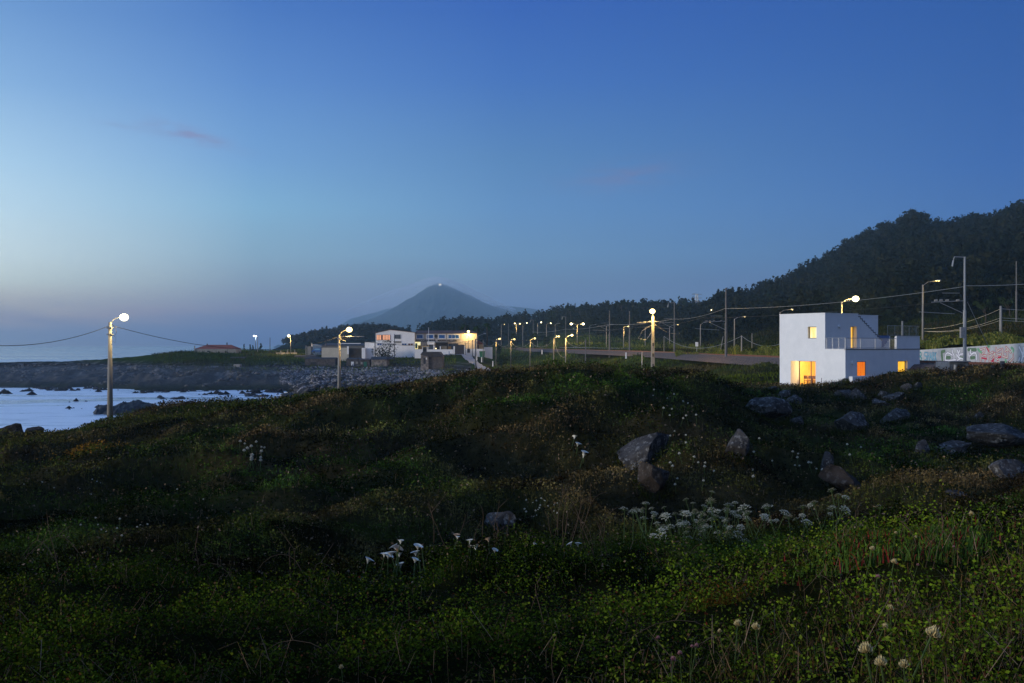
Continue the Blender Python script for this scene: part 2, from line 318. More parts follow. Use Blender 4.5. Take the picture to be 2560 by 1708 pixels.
col(2100, [(1,-1.54),(3,-1.4),(5,-1.4),(8,-1.58)], [(11,1370),(14,1385),(18,1370),(23,1310),(30,1210),(42,1110),(52,1060),(62,1012),(71,-3.45),(78,-3.35),(84,-3.3),(95,-3.1),(105,-2.4),(112,-1.65),(124,-1.65),(160,-1),(220,2),(300,10),(400,24),(500,42),(600,60),(700,64),(850,70),(1400,60),(2400,-20),(9000,-20)])
col(2250, [(1,-1.52),(3,-1.35),(5,-1.32),(8,-1.52)], [(10,1310),(12,1320),(15,1350),(19,1340),(24,1290),(30,1215),(42,1130),(52,1080),(62,1012),(70,965),(78,938),(86,-2.35),(92,-2.3),(100,-2),(104,-1.7),(114,-1.7),(120,-1.7),(124,-.7),(160,0),(220,4),(300,16),(400,35),(500,55),(600,74),(700,84),(800,92),(1400,80),(2600,-20),(9000,-20)])
col(2400, [(1,-1.5),(3,-1.3),(5,-1.25),(8,-1.42)], [(10,1290),(12,1310),(15,1350),(19,1345),(24,1290),(30,1215),(42,1150),(50,1105),(60,1035),(68,970),(76,929),(81,-2.2),(86,-2.4),(93,-2.1),(98,-1.9),(104,-1.9),(109,-1.9),(113,-.3),(150,1),(220,6),(300,20),(400,40),(500,62),(600,80),(700,85),(800,95),(1400,90),(2600,-20),(9000,-20)])
col(2560, [(1,-1.48),(3,-1.25),(5,-1.2),(8,-1.38)], [(10,1290),(12,1300),(15,1330),(19,1320),(24,1280),(30,1210),(42,1125),(55,1035),(64,950),(72,898),(80,900),(88,-2.1),(93,-2.15),(99,-2.1),(102,-2.0),(105,-.2),(150,2),(220,8),(300,25),(400,48),(500,72),(600,90),(700,94),(800,108),(1400,100),(2600,-20),(9000,-20)])
col(3000, [(1,-1.46),(3,-1.2),(5,-1.15),(8,-1.3)], [(10,1290),(12,1300),(15,1330),(19,1320),(24,1280),(30,1210),(42,1120),(55,1030),(65,960),(75,-1.9),(90,-2),(110,-1),(150,6),(220,22),(300,45),(400,70),(500,95),(600,110),(700,120),(800,125),(1400,110),(2600,-20),(9000,-20)])
col(4200, [(1,-1.46),(3,-1.2),(5,-1.15),(8,-1.3)], [(12,-2),(30,-3.5),(60,-2),(90,-1),(110,0),(150,10),(220,26),(300,45),(400,70),(600,100),(900,110),(1400,100),(2600,-20),(9000,-20)])
def pchip(x, y, xi):
    x = np.asarray(x, float); y = np.asarray(y, float); h = np.diff(x); d = np.diff(y, axis=0)/(h if y.ndim == 1 else h[:,None])
    m = np.zeros_like(y); m[0] = d[0]; m[-1] = d[-1]
    hh = h if y.ndim == 1 else h[:,None]
    w1 = 2*hh[1:]+hh[:-1]; w2 = hh[1:]+2*hh[:-1]
    with np.errstate(all='ignore'):
        mm = (w1+w2)/(w1/d[:-1]+w2/d[1:])
    m[1:-1] = np.where(d[:-1]*d[1:] > 0, mm, 0)
    k = np.clip(np.searchsorted(x, xi)-1, 0, len(x)-2); t = (xi-x[k])/h[k]; hk = h[k]
    if y.ndim > 1: t = t[:,None]; hk = hk[:,None]
    return (1+2*t)*(1-t)**2*y[k]+t*(1-t)**2*hk*m[k]+t*t*(3-2*t)*y[k+1]+t*t*(t-1)*hk*m[k+1]
US = sorted(T); LY = np.linspace(math.log(1.0), math.log(9000), 900)
_tab = np.array([pchip([math.log(a) for a, _ in T[u]], [b for _, b in T[u]], LY) for u in US])
UG = np.linspace(US[0], US[-1], 600)
GRID = pchip(np.array(US, float), _tab, UG)        # (600, 900)
def baseG(u, Y):
    a = np.clip((u-UG[0])/(UG[-1]-UG[0])*(len(UG)-1), 0, len(UG)-1.001); b = np.clip((np.log(np.maximum(Y,1))-LY[0])/(LY[-1]-LY[0])*(len(LY)-1), 0, len(LY)-1.001)
    i = a.astype(int); j = b.astype(int); fa = a-i; fb = b-j
    return (GRID[i,j]*(1-fa)+GRID[i+1,j]*fa)*(1-fb)+(GRID[i,j+1]*(1-fa)+GRID[i+1,j+1]*fa)*fb
# railway centre line (x, y)
TRK = np.array([(44,40),(41,60),(39,76),(37.3,92),(35,108),(33.8,125),(33.2,150),(33.0,180),(32.4,204),(29.6,238),(24.4,277),(16.5,340),(8,410),(-4,490),(-22,590)])
def track_x(y): return np.interp(y, TRK[:,1], TRK[:,0])
HOUSE_C = (31, 87)
SKYFIX = [(664, 10), (700, 11), (726, 7), (785, 7), (833, 13), (893, 7), (959, 4), (1000, 13), (1023, 18), (1059, 15), (1103, 3), (1150, 0), (1219, 2), (1273, -8), (1340, -4), (1400, -12), (1454, -7), (1528, -4), (1608, -2), (1700, -1), (1761, 1), (1802, -8), (1870, 15), (1898, 11), (1944, 16), (2013, 22), (2080, 33), (2140, 25), (2200, 21), (2240, 23), (2276, 2), (2298, 9), (2338, 40), (2365, 48), (2411, 38), (2460, 54), (2521, 56), (2560, 47), (2700, 51)]
def G(x, y):
    x = np.atleast_1d(np.asarray(x, float)); y = np.atleast_1d(np.asarray(y, float))
    r = np.hypot(x, y); th = np.arctan2(x, y); thc = np.clip(th, math.atan((US[0]-1280)/F), math.atan((US[-1]-1280)/F))
    u = 1280+F*np.tan(thc); Y = r*np.cos(thc)
    z = baseG(u, Y)
    a = np.interp(Y, [1,4,12,20,45,70,120,400,900], [.0,.04,.13,.28,.42,.30,.25,.8,3])
    hump = fbm(x/7.0, y/7.0, 3, 3); rid = 1-2*np.abs(fbm(x/5+40, y/9, 9, 3))
    z = z + a*hump + a*.45*(rid-.3)*((Y > 14)&(Y < 75))
    z = z + np.interp(Y, [1,5,20,80,130], [.02,.08,.12,.12,.0])*fbm(x/1.3, y/1.3, 21, 3)
    z = z - np.interp(Y, [3,8,14,19,26,40,66,76], [.02,.26,.32,.10,.05,.30,.22,0])
    z = z + np.interp(Y, [3,5,14,20], [.03,.15,.33,.05])*(1-2.4*np.abs(fbm(x/1.7, y/1.2, 15, 2)))
    z = z - .34*np.exp(-((u-985)/115)**4-((Y-12.6)/2.2)**4) - .28*np.exp(-((u-1205)/70)**4-((Y-14.6)/1.8)**4)
    hol = 1-2.2*np.abs(fbm(x/6.5+9, y/5, 17, 2)); z = z + np.interp(Y, [16,26,45,57], [0,.95,.95,.1])*(hol-.6)
    big = fbm(x/13+3, y/10, 5, 2); z = z + np.interp(Y, [14,22,45,58,66], [0,.7,.75,.15,0])*(1-1.8*np.abs(big))*1.0 - np.interp(Y, [14,22,45,60], [0,.35,.38,0])
    sk = np.interp(u, [a for a, _ in SKYFIX], [b for _, b in SKYFIX]); z = z - sk*Y/F*np.clip((Y-230)/330, 0, 1)*(Y < 2500)
    z = z - .8*((u < 470)&(Y > 285)&(Y < 420))*np.clip((470-u)/80, 0, 1)
    z = z + (1.7*fbm(x/24+2, y/20, 37, 3)-.1)*np.clip(1-np.abs(Y-252)/32, 0, 1)*(u < 780)
    # rocky shore: broken relief near the water line on the left
    shore = np.clip(1-np.abs(z+9.0)/3.4, 0, 1)*((u < 760)&(Y > 80)|(u < 1250)&(Y > 130))*(Y < 420)
    z = z + shore*(1.15*(1-2.3*np.abs(fbm(x/11, y/16, 33, 3)))+.75*(1-2*np.abs(fbm(x/6, y/11, 31, 5, .62)))-.55+.45*(1-2*np.abs(fbm(x/2.2, y/5, 35, 3))))
    # flat formation for the railway and the house plot
    dt = np.abs(x-track_x(y)); w = np.clip((7-dt)/3, 0, 1)*((y > 40)&(y < 500))
    z = z*(1-w)+np.where(w > 0, np.minimum(z, -1.85), z)*w
    # level strip between the railway and the painted wall
    sw = (x-48.13)*.9885+(y-119)*.1512; sw = sw  # distance beyond the wall line
    band = (y > 84)&(y < 135)&(x > 36); tgt = np.where(sw < .6, np.minimum(z, -2.05), z); z = np.where(band, tgt, z)
    dh = np.hypot(x-HOUSE_C[0], y-HOUSE_C[1]); w = np.clip((9-dh)/4, 0, 1)
    z = z*(1-w)+w*baseG(u, Y)
    return z
def g1(x, y): return float(G(x, y)[0])

# ground sheet in rings about the viewpoint, finest where the view needs it
def build_ground():
    th_in = np.linspace(R(-33), R(33), 620)
    th = np.concatenate([np.linspace(R(-180), R(-36), 40), th_in, np.linspace(R(36), R(180), 40)])
    r = np.concatenate([np.geomspace(1, 95, 330, endpoint=False), np.geomspace(95, 440, 430, endpoint=False), np.geomspace(440, 1200, 110)]); r = np.concatenate([r, np.exp(np.linspace(math.log(1300), math.log(6900), 20))])
    TH, RR = np.meshgrid(th, r, indexing='ij'); X = RR*np.sin(TH); Y = RR*np.cos(TH)
    Z = G(X.ravel(), Y.ravel()).reshape(X.shape)
    V = np.stack([X, Y, Z], -1).reshape(-1, 3); nt_, nr = X.shape
    i, j = np.meshgrid(np.arange(nt_-1), np.arange(nr-1), indexing='ij'); a = (i*nr+j).ravel()
    Fc = np.stack([a, a+1, a+nr+1, a+nr], -1)
    # near cap so that there is ground under the tripod
    V = np.concatenate([V, [[0,0,-1.62]]]); c = len(V)-1; k = np.arange(nt_-1)*nr
    Fc = np.concatenate([Fc, np.stack([np.full(nt_-1, c), k, k+nr, k+nr], -1)])
    x, y, z = V[:,0], V[:,1], V[:,2]; rr = np.hypot(x, y); u = 1280+F*x/np.maximum(y, 1)
    n1 = fbm(x/6, y/6, 51, 4)[:,None]*.5+.5; n2 = fbm(x/1.1, y/1.1, 61, 4)[:,None]*.5+.5; n3 = fbm(x/25, y/25, 71, 3)[:,None]*.5+.5
    green = np.array([.018,.026,.006]); brown = np.array([.036,.022,.011]); dry = np.array([.06,.045,.02]); fieldg = np.array([.050,.070,.010]); rock = np.array([.055,.05,.046]); rockl = np.array([.20,.185,.17])
    c0 = green*(1-n1)+brown*n1; c0 = c0*(.55+.9*n2); c0 = c0+(dry-c0)*np.clip((n1*n2-.42)*3, 0, .6)
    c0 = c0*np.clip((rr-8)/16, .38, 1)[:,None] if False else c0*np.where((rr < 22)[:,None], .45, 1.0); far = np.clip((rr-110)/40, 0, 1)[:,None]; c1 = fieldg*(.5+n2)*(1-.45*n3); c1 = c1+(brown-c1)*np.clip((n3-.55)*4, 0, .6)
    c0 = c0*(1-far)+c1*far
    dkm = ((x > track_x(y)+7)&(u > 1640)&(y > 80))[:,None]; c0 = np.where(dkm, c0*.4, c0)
    shore = (np.clip(1-np.abs(z+8.0)/3.2, 0, 1)*((rr > 100)&(u < 1180)&(y > 0)&(rr < 420)))[:,None]
    rk = rock*(.4+1.1*n2); lt = np.clip((fbm(x/1.6, y/3.2, 81, 4)-.18)*5, 0, 1)[:,None]*np.clip((z[:,None]+9.5)/2, 0, 1); rk = rk+(rockl-rk)*lt*.8
    c0 = c0*(1-np.clip(shore*2.2, 0, 1))+rk*np.clip(shore*2.2, 0, 1)
    wet = np.clip((-9.6-z)/1.0, 0, 1)[:,None]; c0 = c0*(1-wet*.6)
    hill = np.clip((rr-430)/120, 0, 1)[:,None]; c0 = c0*(1-hill)+hill*np.array([.012,.018,.011])*(.6+.8*n2)
    m, t, b = new_mat('ground_cover'); b.inputs['Roughness'].default_value = .95; b.inputs['Specular IOR Level'].default_value = .0
    at = t.nodes.new('ShaderNodeAttribute'); at.attribute_name = 'tint'
    tcx = t.nodes.new('ShaderNodeTexCoord'); nz = t.nodes.new('ShaderNodeTexNoise'); nz.inputs['Scale'].default_value = 3.0; nz.inputs['Detail'].default_value = 8
    t.links.new(tcx.outputs['Object'], nz.inputs['Vector'])
    f = mth('ADD', mth('MULTIPLY', nz.outputs[0], 2.0, tree=t), .0, tree=t)
    mx = t.nodes.new('ShaderNodeMix'); mx.data_type = 'RGBA'; mx.blend_type = 'MULTIPLY'; mx.inputs[0].default_value = 1
    cb = t.nodes.new('ShaderNodeCombineXYZ')
    for k_ in range(3): t.links.new(f, cb.inputs[k_])
    t.links.new(at.outputs[0], mx.inputs[6]); t.links.new(cb.outputs[0], mx.inputs[7]); t.links.new(mx.outputs[2], b.inputs['Base Color'])
    bp = t.nodes.new('ShaderNodeBump'); bp.inputs['Strength'].default_value = .7; bp.inputs['Distance'].default_value = .12; t.links.new(nz.outputs[0], bp.inputs['Height']); t.links.new(bp.outputs[0], b.inputs['Normal'])
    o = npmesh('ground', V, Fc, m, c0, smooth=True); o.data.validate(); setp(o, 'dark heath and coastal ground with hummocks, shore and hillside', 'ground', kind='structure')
build_ground()

# ------------------------------------------------------------------ sea
def build_sea():
    m, t, b = new_mat('long_exposure_sea')
    tcx = t.nodes.new('ShaderNodeTexCoord'); sp = t.nodes.new('ShaderNodeSeparateXYZ'); t.links.new(tcx.outputs['Object'], sp.inputs[0])
    def nz(scale, stretch, detail=5, rough=.6):
        mp = t.nodes.new('ShaderNodeMapping'); mp.inputs['Scale'].default_value = stretch; n = t.nodes.new('ShaderNodeTexNoise')
        n.inputs['Scale'].default_value = scale; n.inputs['Detail'].default_value = detail; n.inputs['Roughness'].default_value = rough
        t.links.new(tcx.outputs['Object'], mp.inputs[0]); t.links.new(mp.outputs[0], n.inputs['Vector']); return n.outputs[0]
    M = lambda *a, **k: mth(*a, tree=t, **k)
    a = nz(.045, (.6,1.5,1)); c = nz(.16, (.45,1.6,1), 7, .68)
    near = M('SUBTRACT', 1.0, M('DIVIDE', M('SUBTRACT', sp.outputs[1], 270), 60, clamp=True))
    foam = M('ADD', M('MULTIPLY', M('SUBTRACT', a, .44), 5.0), M('MULTIPLY', M('SUBTRACT', c, .47), 5.5))
    foam = M('MULTIPLY', M('ADD', foam, .55, clamp=True), near)
    bands = nz(.010, (.12,1.0,1), 5); offs = M('MULTIPLY', M('SUBTRACT', bands, .46), 6.0, clamp=True)
    dist = M('SUBTRACT', 1.0, M('DIVIDE', M('SUBTRACT', sp.outputs[1], 450), 1800, clamp=True))
    foam = M('MAXIMUM', foam, M('MULTIPLY', M('MULTIPLY', offs, dist), M('MULTIPLY', M('SUBTRACT', 1.0, near), .55)))
    mx = t.nodes.new('ShaderNodeMix'); mx.data_type = 'RGBA'; t.links.new(foam, mx.inputs[0]); mx.inputs[6].default_value = (.10,.17,.26,1); mx.inputs[7].default_value = (.90,.92,.94,1)
    t.links.new(mx.outputs[2], b.inputs['Base Color']); rg = M('ADD', .20, M('MULTIPLY', foam, .18)); t.links.new(rg, b.inputs['Roughness'])
    b.inputs['Specular IOR Level'].default_value = .6
    bp = t.nodes.new('ShaderNodeBump'); bp.inputs['Strength'].default_value = .25; bp.inputs['Distance'].default_value = .5; t.links.new(c, bp.inputs['Height']); t.links.new(bp.outputs[0], b.inputs['Normal'])
    o = MB().add([(-7000,-7000,-11),(7000,-7000,-11),(7000,7050,-11),(-7000,7050,-11)], [(0,1,2,3)]).build('sea', m)
    setp(o, 'misty blue sea with milky foam in the rocky bay', 'sea', kind='structure')
build_sea()

# ------------------------------------------------------------------ rocks
def onview(u, v, Y0, Y1):
    """walk along a sight line to where it meets the ground"""
    Ys = np.geomspace(Y0, Y1, 600); z = (HV-v)*Ys/F; g = G((u-1280)/F*Ys, Ys); k = np.argmax(g > z)
    if not (g > z).any(): k = int(np.argmin(np.abs(g-z)))
    return Vector(((u-1280)/F*Ys[k], Ys[k], float(g[k])))
def rock_mesh(c, size, seed, sub=4):
    bm = bmesh.new(); bmesh.ops.create_icosphere(bm, subdivisions=sub, radius=1.0)
    rnd = random.Random(seed)
    planes = [(Vector((rnd.gauss(0,1), rnd.gauss(0,1), rnd.gauss(.1,.8))).normalized(), rnd.uniform(.42,.80)) for _ in range(13)]
    co = np.array([v.co[:] for v in bm.verts])
    for d, k in planes:
        q = co@np.array(d[:]); m = q > k; co[m] -= np.outer((q[m]-k)*.97, d[:])
    co = co+np.outer(.07*np.abs(fbm(co[:,0]*1.5+seed, co[:,2]*6+co[:,0]*2, seed+4, 3)), [0,0,1]); n = fbm(co[:,0]*2.2+seed, co[:,1]*2.2+co[:,2]*2.9, seed, 4)*.09+fbm(co[:,0]*7+seed, co[:,1]*7+co[:,2]*8, seed+9, 3)*.03
    co = co*(1+n)[:,None]; mx_ = np.abs(co).max(0); co = co/mx_*np.array(size)/2
    for v, p in zip(bm.verts, co): v.co = p
    me = bpy.data.meshes.new('rock'); bm.to_mesh(me); bm.free(); return me
def rock(u, v, w, h, Y, label, mat=M_ROCK, seed=1, tilt=0, name='boulder', group=None, depth=None, sink=.25, cat='boulder'):
    """u,v: photo centre; w,h: photo size"""
    if 14 < Y < 82 and name == 'boulder':
        q = onview(u, v+h*.42, max(14, Y*.55), 90); Y = q.y if abs(q.z-(HV-v-h*.42)*q.y/F) < .4 else Y
    k = Y/F; me = rock_mesh(None, (w*k*1.0, depth or w*k*.8, h*k*1.05), seed); o = link(name, me, mat)
    c = P(u, v+(h*.12 if name == 'boulder' else 0), Y); o.location = (c.x, c.y, c.z); o.rotation_euler = (0, tilt, (seed*1.3)%.6-.3)
    return setp(o, label, cat, group)
RK = [
 (1258,1300,96,70,23,'rounded pale lichen boulder beside the calla lilies and small white flowers',3,0),
 (1612,1112,150,78,38,'large pointed grey slab leaning out of the central mound',5,-.55),
 (1632,1185,84,92,39,'brown rock face under the pointed grey slab',8,0),
 (1845,1108,66,88,40,'angular rock with a pale top edge to the right of the pointed slab',13,.2),
 (1915,1018,118,66,55,'broad white-blotched boulder on the left of the bank below the white house',17,0),
 (1988,1000,46,40,58,'small dark stone right of the broad white-blotched boulder',19,0),
 (2130,1048,92,64,58,'grooved grey boulder on the slope below the low garden wall',23,0),
 (2232,1040,92,40,58,'dark pointed stone with an orange tip right of the grooved boulder',29,-.3),
 (2205,1010,56,26,62,'pale flat stone above the orange-tipped stone',31,.3),
 (1995,1055,44,36,52,'little dark rock left of the grooved boulder',37,0),
 (2308,1124,56,52,47,'pale-faced block, left one of the leaning pair in the hollow',41,-.8),
 (2375,1124,104,46,47,'long dark block, right one of the leaning pair in the hollow',43,-.35),
 (2490,1080,190,60,56,'wide layered rock outcrop at the right edge',47,.08),
 (2450,1040,30,34,58,'small white upright stone above the wide layered outcrop',48,0),
 (2125,1210,165,52,33,'long sloping brown-grey slab above the white umbel flowers',53,.55),
 (2065,1150,40,70,35,'narrow upright rock at the top of the long sloping slab',54,0),
 (2528,1175,96,66,36,'crumbly pale boulder at the right edge above the grass bank',59,0),
 (2385,1232,66,34,30,'low pale stone half buried in the dark bank at right',61,.3),
]
for i, (u, v, w, h, Y, lab, s, tl) in enumerate(RK):
    rock(u, v, w, h, Y, lab, M_ROCKB if 'brown' in lab else M_ROCK, s, tl)
def rock_tufts():
    rg = np.random.default_rng(33); Pn, Cn, Sn = [], [], []
    for o in [o for o in COL.objects if o.name.startswith('boulder')]:
        co = np.array([v.co[:] for v in o.data.vertices]); w = np.ptp(co[:,0]); d = np.ptp(co[:,1]); n = int(260+260*w); a = rg.uniform(0, 2*math.pi, n); rr = rg.uniform(.36, .62, n)
        x = o.location.x+np.cos(a)*w*rr; y = o.location.y+np.sin(a)*d*rr; g = G(x, y); Y = o.location.y
        Pn.append(np.stack([x, y, g+rg.uniform(0, .22, n)*max(1, w*.5)], 1)); Sn.append(rg.uniform(.6, 1.5, n)*np.interp(Y, [20,80], [.06,.16])); Cn.append(mixc((.012,.020,.004), (.055,.060,.010), rg.uniform(0,1,n)**1.3))
    Pn = np.concatenate(Pn); Sn = np.concatenate(Sn); Cn = np.concatenate(Cn); k = len(Pn)//2
    put('rock_tufts', [cards(Pn[:k*2:2], Sn[::2][:k], Cn[::2][:k], .2, .5, rg), blades(Pn[1::2]-np.array([0,0,.1]), Sn[1::2]*2.6, Sn[1::2]*.14, Cn[1::2], 1.0, rg)], 'grass tufts growing around the boulders', 'grass')
TUFTS = rock_tufts
bank = [(1935,972,34,22,72),(1962,985,44,30,70),(2116,982,62,34,72),(2148,986,46,38,71),(2210,985,40,34,72),(2238,990,66,36,73),(2266,968,40,30,76),(2296,966,24,26,77),(2090,960,60,14,78),(2125,952,50,16,80)]
bl = ['white rubble at the left end of the bank','rough rubble heap below the left corner of the white house','pale squared stone set in the bank below the garden wall end','tall squared stone next to the pale squared one','dark blue-grey stone in the middle of the bank','rounded stone in shadow right of the dark blue-grey one','slanting pale stone near the right end of the bank','last upright pale stone of the bank at right','bare pale boulder top at the foot of the white house','pale rounded boulder against the end of the low garden wall']
for i, ((u, v, w, h, Y), lab) in enumerate(zip(bank, bl)):
    rock(u, v, w, h, Y, lab, M_ROCK, 70+i, (.4 if i == 6 else 0), group='stones along the bank below the white house')
sea_r = [(24,1078,80,44,84,'big dark brown rock at the left edge of the shore',M_ROCKB),(82,1082,62,34,86,'dark brown rock next to the big one at the left edge',M_ROCKB),(112,1090,62,16,84,'low pale rock in front of the two brown rocks',M_ROCK),
 (71,1003,34,17,215,'lone pointed rock standing in the foaming water',M_ROCKS),(12,972,30,14,255,'dark rock awash at the far left of the bay',M_ROCKS),(100,971,20,7,258,'tiny dark rock at the far edge of the bay',M_ROCKS)]
for i, (u, v, w, h, Y, lab, mt) in enumerate(sea_r): rock(u, v, w, h, Y, lab, mt, 90+i, name='sea_rock', cat='rock')
# reefs: long low shelves in the bay
def reef(u0, u1, Y0, Y1, top, seed, label):
    n, k = 220, 60; us = np.linspace(0, 1, n); ws = np.linspace(0, 1, k); U, Wd = np.meshgrid(us, ws, indexing='ij')
    Yv = Y0+(Y1-Y0)*Wd; X = (u0+(u1-u0)*U-1280)/F*Yv
    e = np.clip(np.minimum(np.minimum(U, 1-U)*5, np.minimum(Wd, 1-Wd)*3.0), 0, 1)
    nn = fbm(X/5, Yv/9, seed, 5); Z = -12.75+(1.15+top*.7)*np.clip(e*1.5, 0, 1)+nn*1.9*e+.55*(1-2*np.abs(fbm(X/1.6, Yv/5, seed+5, 4, .65)))*e
    V = np.stack([X, Yv, Z], -1).reshape(-1,3); i, j = np.meshgrid(np.arange(n-1), np.arange(k-1), indexing='ij'); a = (i*k+j).ravel()
    o = npmesh('reef', V, np.stack([a, a+1, a+k+1, a+k], -1), M_ROCKS); reorigin(o); setp(o, label, 'reef', 'rock shelves awash in the bay')
reef(210, 440, 150, 185, .7, 201, 'long dark rock shelf right of the first lamp post in the foaming bay')
reef(440, 640, 160, 188, .9, 202, 'broad dark rock shelf on the shore right of the long one')
reef(380, 480, 196, 215, .1, 203, 'thin rock ledge breaking the foam behind the long shelf')
reef(600, 690, 206, 222, .0, 204, 'thin rock ledge near the head of the bay')
reef(180, 330, 128, 146, -.1, 205, 'low scattered ledge in the foam in front of the long shelf')
reef(690, 800, 165, 225, .9, 206, 'dark boulder shelf between the bay and the pebble beach')

# ------------------------------------------------------------------ card scatter
def cards(C, size, col, upbias=.0, aspect=.6, rng=RNG, curl=.25):
    """leaf quads with a fold; C (n,3) centres; size (n,)"""
    n = len(C); a = rng.normal(size=(n,3)); a[:,2] *= (1-upbias); a /= np.linalg.norm(a, axis=1)[:,None]
    b = rng.normal(size=(n,3)); b -= a*(a*b).sum(1)[:,None]; b /= np.linalg.norm(b, axis=1)[:,None]
    c = np.cross(a, b); s = size[:,None]
    V = np.stack([C-a*s*.5, C+b*s*aspect*.5+c*s*curl*.3, C+a*s*.5, C-b*s*aspect*.5+c*s*curl*.3], 1).reshape(-1,3)
    Fc = np.arange(n*4).reshape(-1,4); return V, Fc, np.repeat(col, 4, axis=0)
def blades(C, h, w, col, lean=.4, rng=RNG, bend=.3):
    """tapered grass blades: 5 verts, quad + tri (tri as degenerate quad)"""
    n = len(C); th = rng.uniform(0, 2*math.pi, n); d = np.stack([np.cos(th), np.sin(th), np.zeros(n)], 1); ph = rng.uniform(0, 2*math.pi, n)
    l = np.stack([np.cos(ph), np.sin(ph), np.zeros(n)], 1)*(rng.uniform(0, lean, n)*h)[:,None]; hh = h[:,None]; ww = w[:,None]
    up = np.array([0,0,1.0])
    m = C+up*hh*.6+l*.4; tp = C+up*hh*(1-bend*.5)+l
    V = np.stack([C-d*ww*.5, C+d*ww*.5, m+d*ww*.35, m-d*ww*.35, tp+d*ww*.06, tp-d*ww*.06], 1).reshape(-1,3)
    k = np.arange(n)*6; Fc = np.concatenate([np.stack([k, k+1, k+2, k+3], 1), np.stack([k+3, k+2, k+4, k+5], 1)])
    return V, Fc, np.repeat(col, 6, axis=0)
def merge(parts):
    Vs, Fs, Cs = [], [], []; o = 0
    for V, Fc, C in parts: Vs.append(V); Fs.append(Fc+o); Cs.append(C); o += len(V)
    return np.concatenate(Vs), np.concatenate(Fs), np.concatenate(Cs)
def sample(n, u0, u1, Y0, Y1, mode='inv', rng=RNG):
    u = rng.uniform(u0, u1, n)
    s = rng.uniform(0, 1, n)
    Y = 1/(1/Y1+(1/Y0-1/Y1)*s) if mode == 'inv' else np.exp(math.log(Y0)+(math.log(Y1)-math.log(Y0))*s)
    return (u-1280)/F*Y, Y, u
def mixc(a, b, f): return np.array(a)*(1-f[:,None])+np.array(b)*f[:,None]
def put(name, parts, label, cat, mat=None):
    V, Fc, Cc = merge(parts); o = npmesh(name, V, Fc, mat or LEAF, np.clip(Cc, 0, 1)); setp(o, label, cat, kind='stuff'); return o
def sea_mask(x, y, z): return z > -9.5

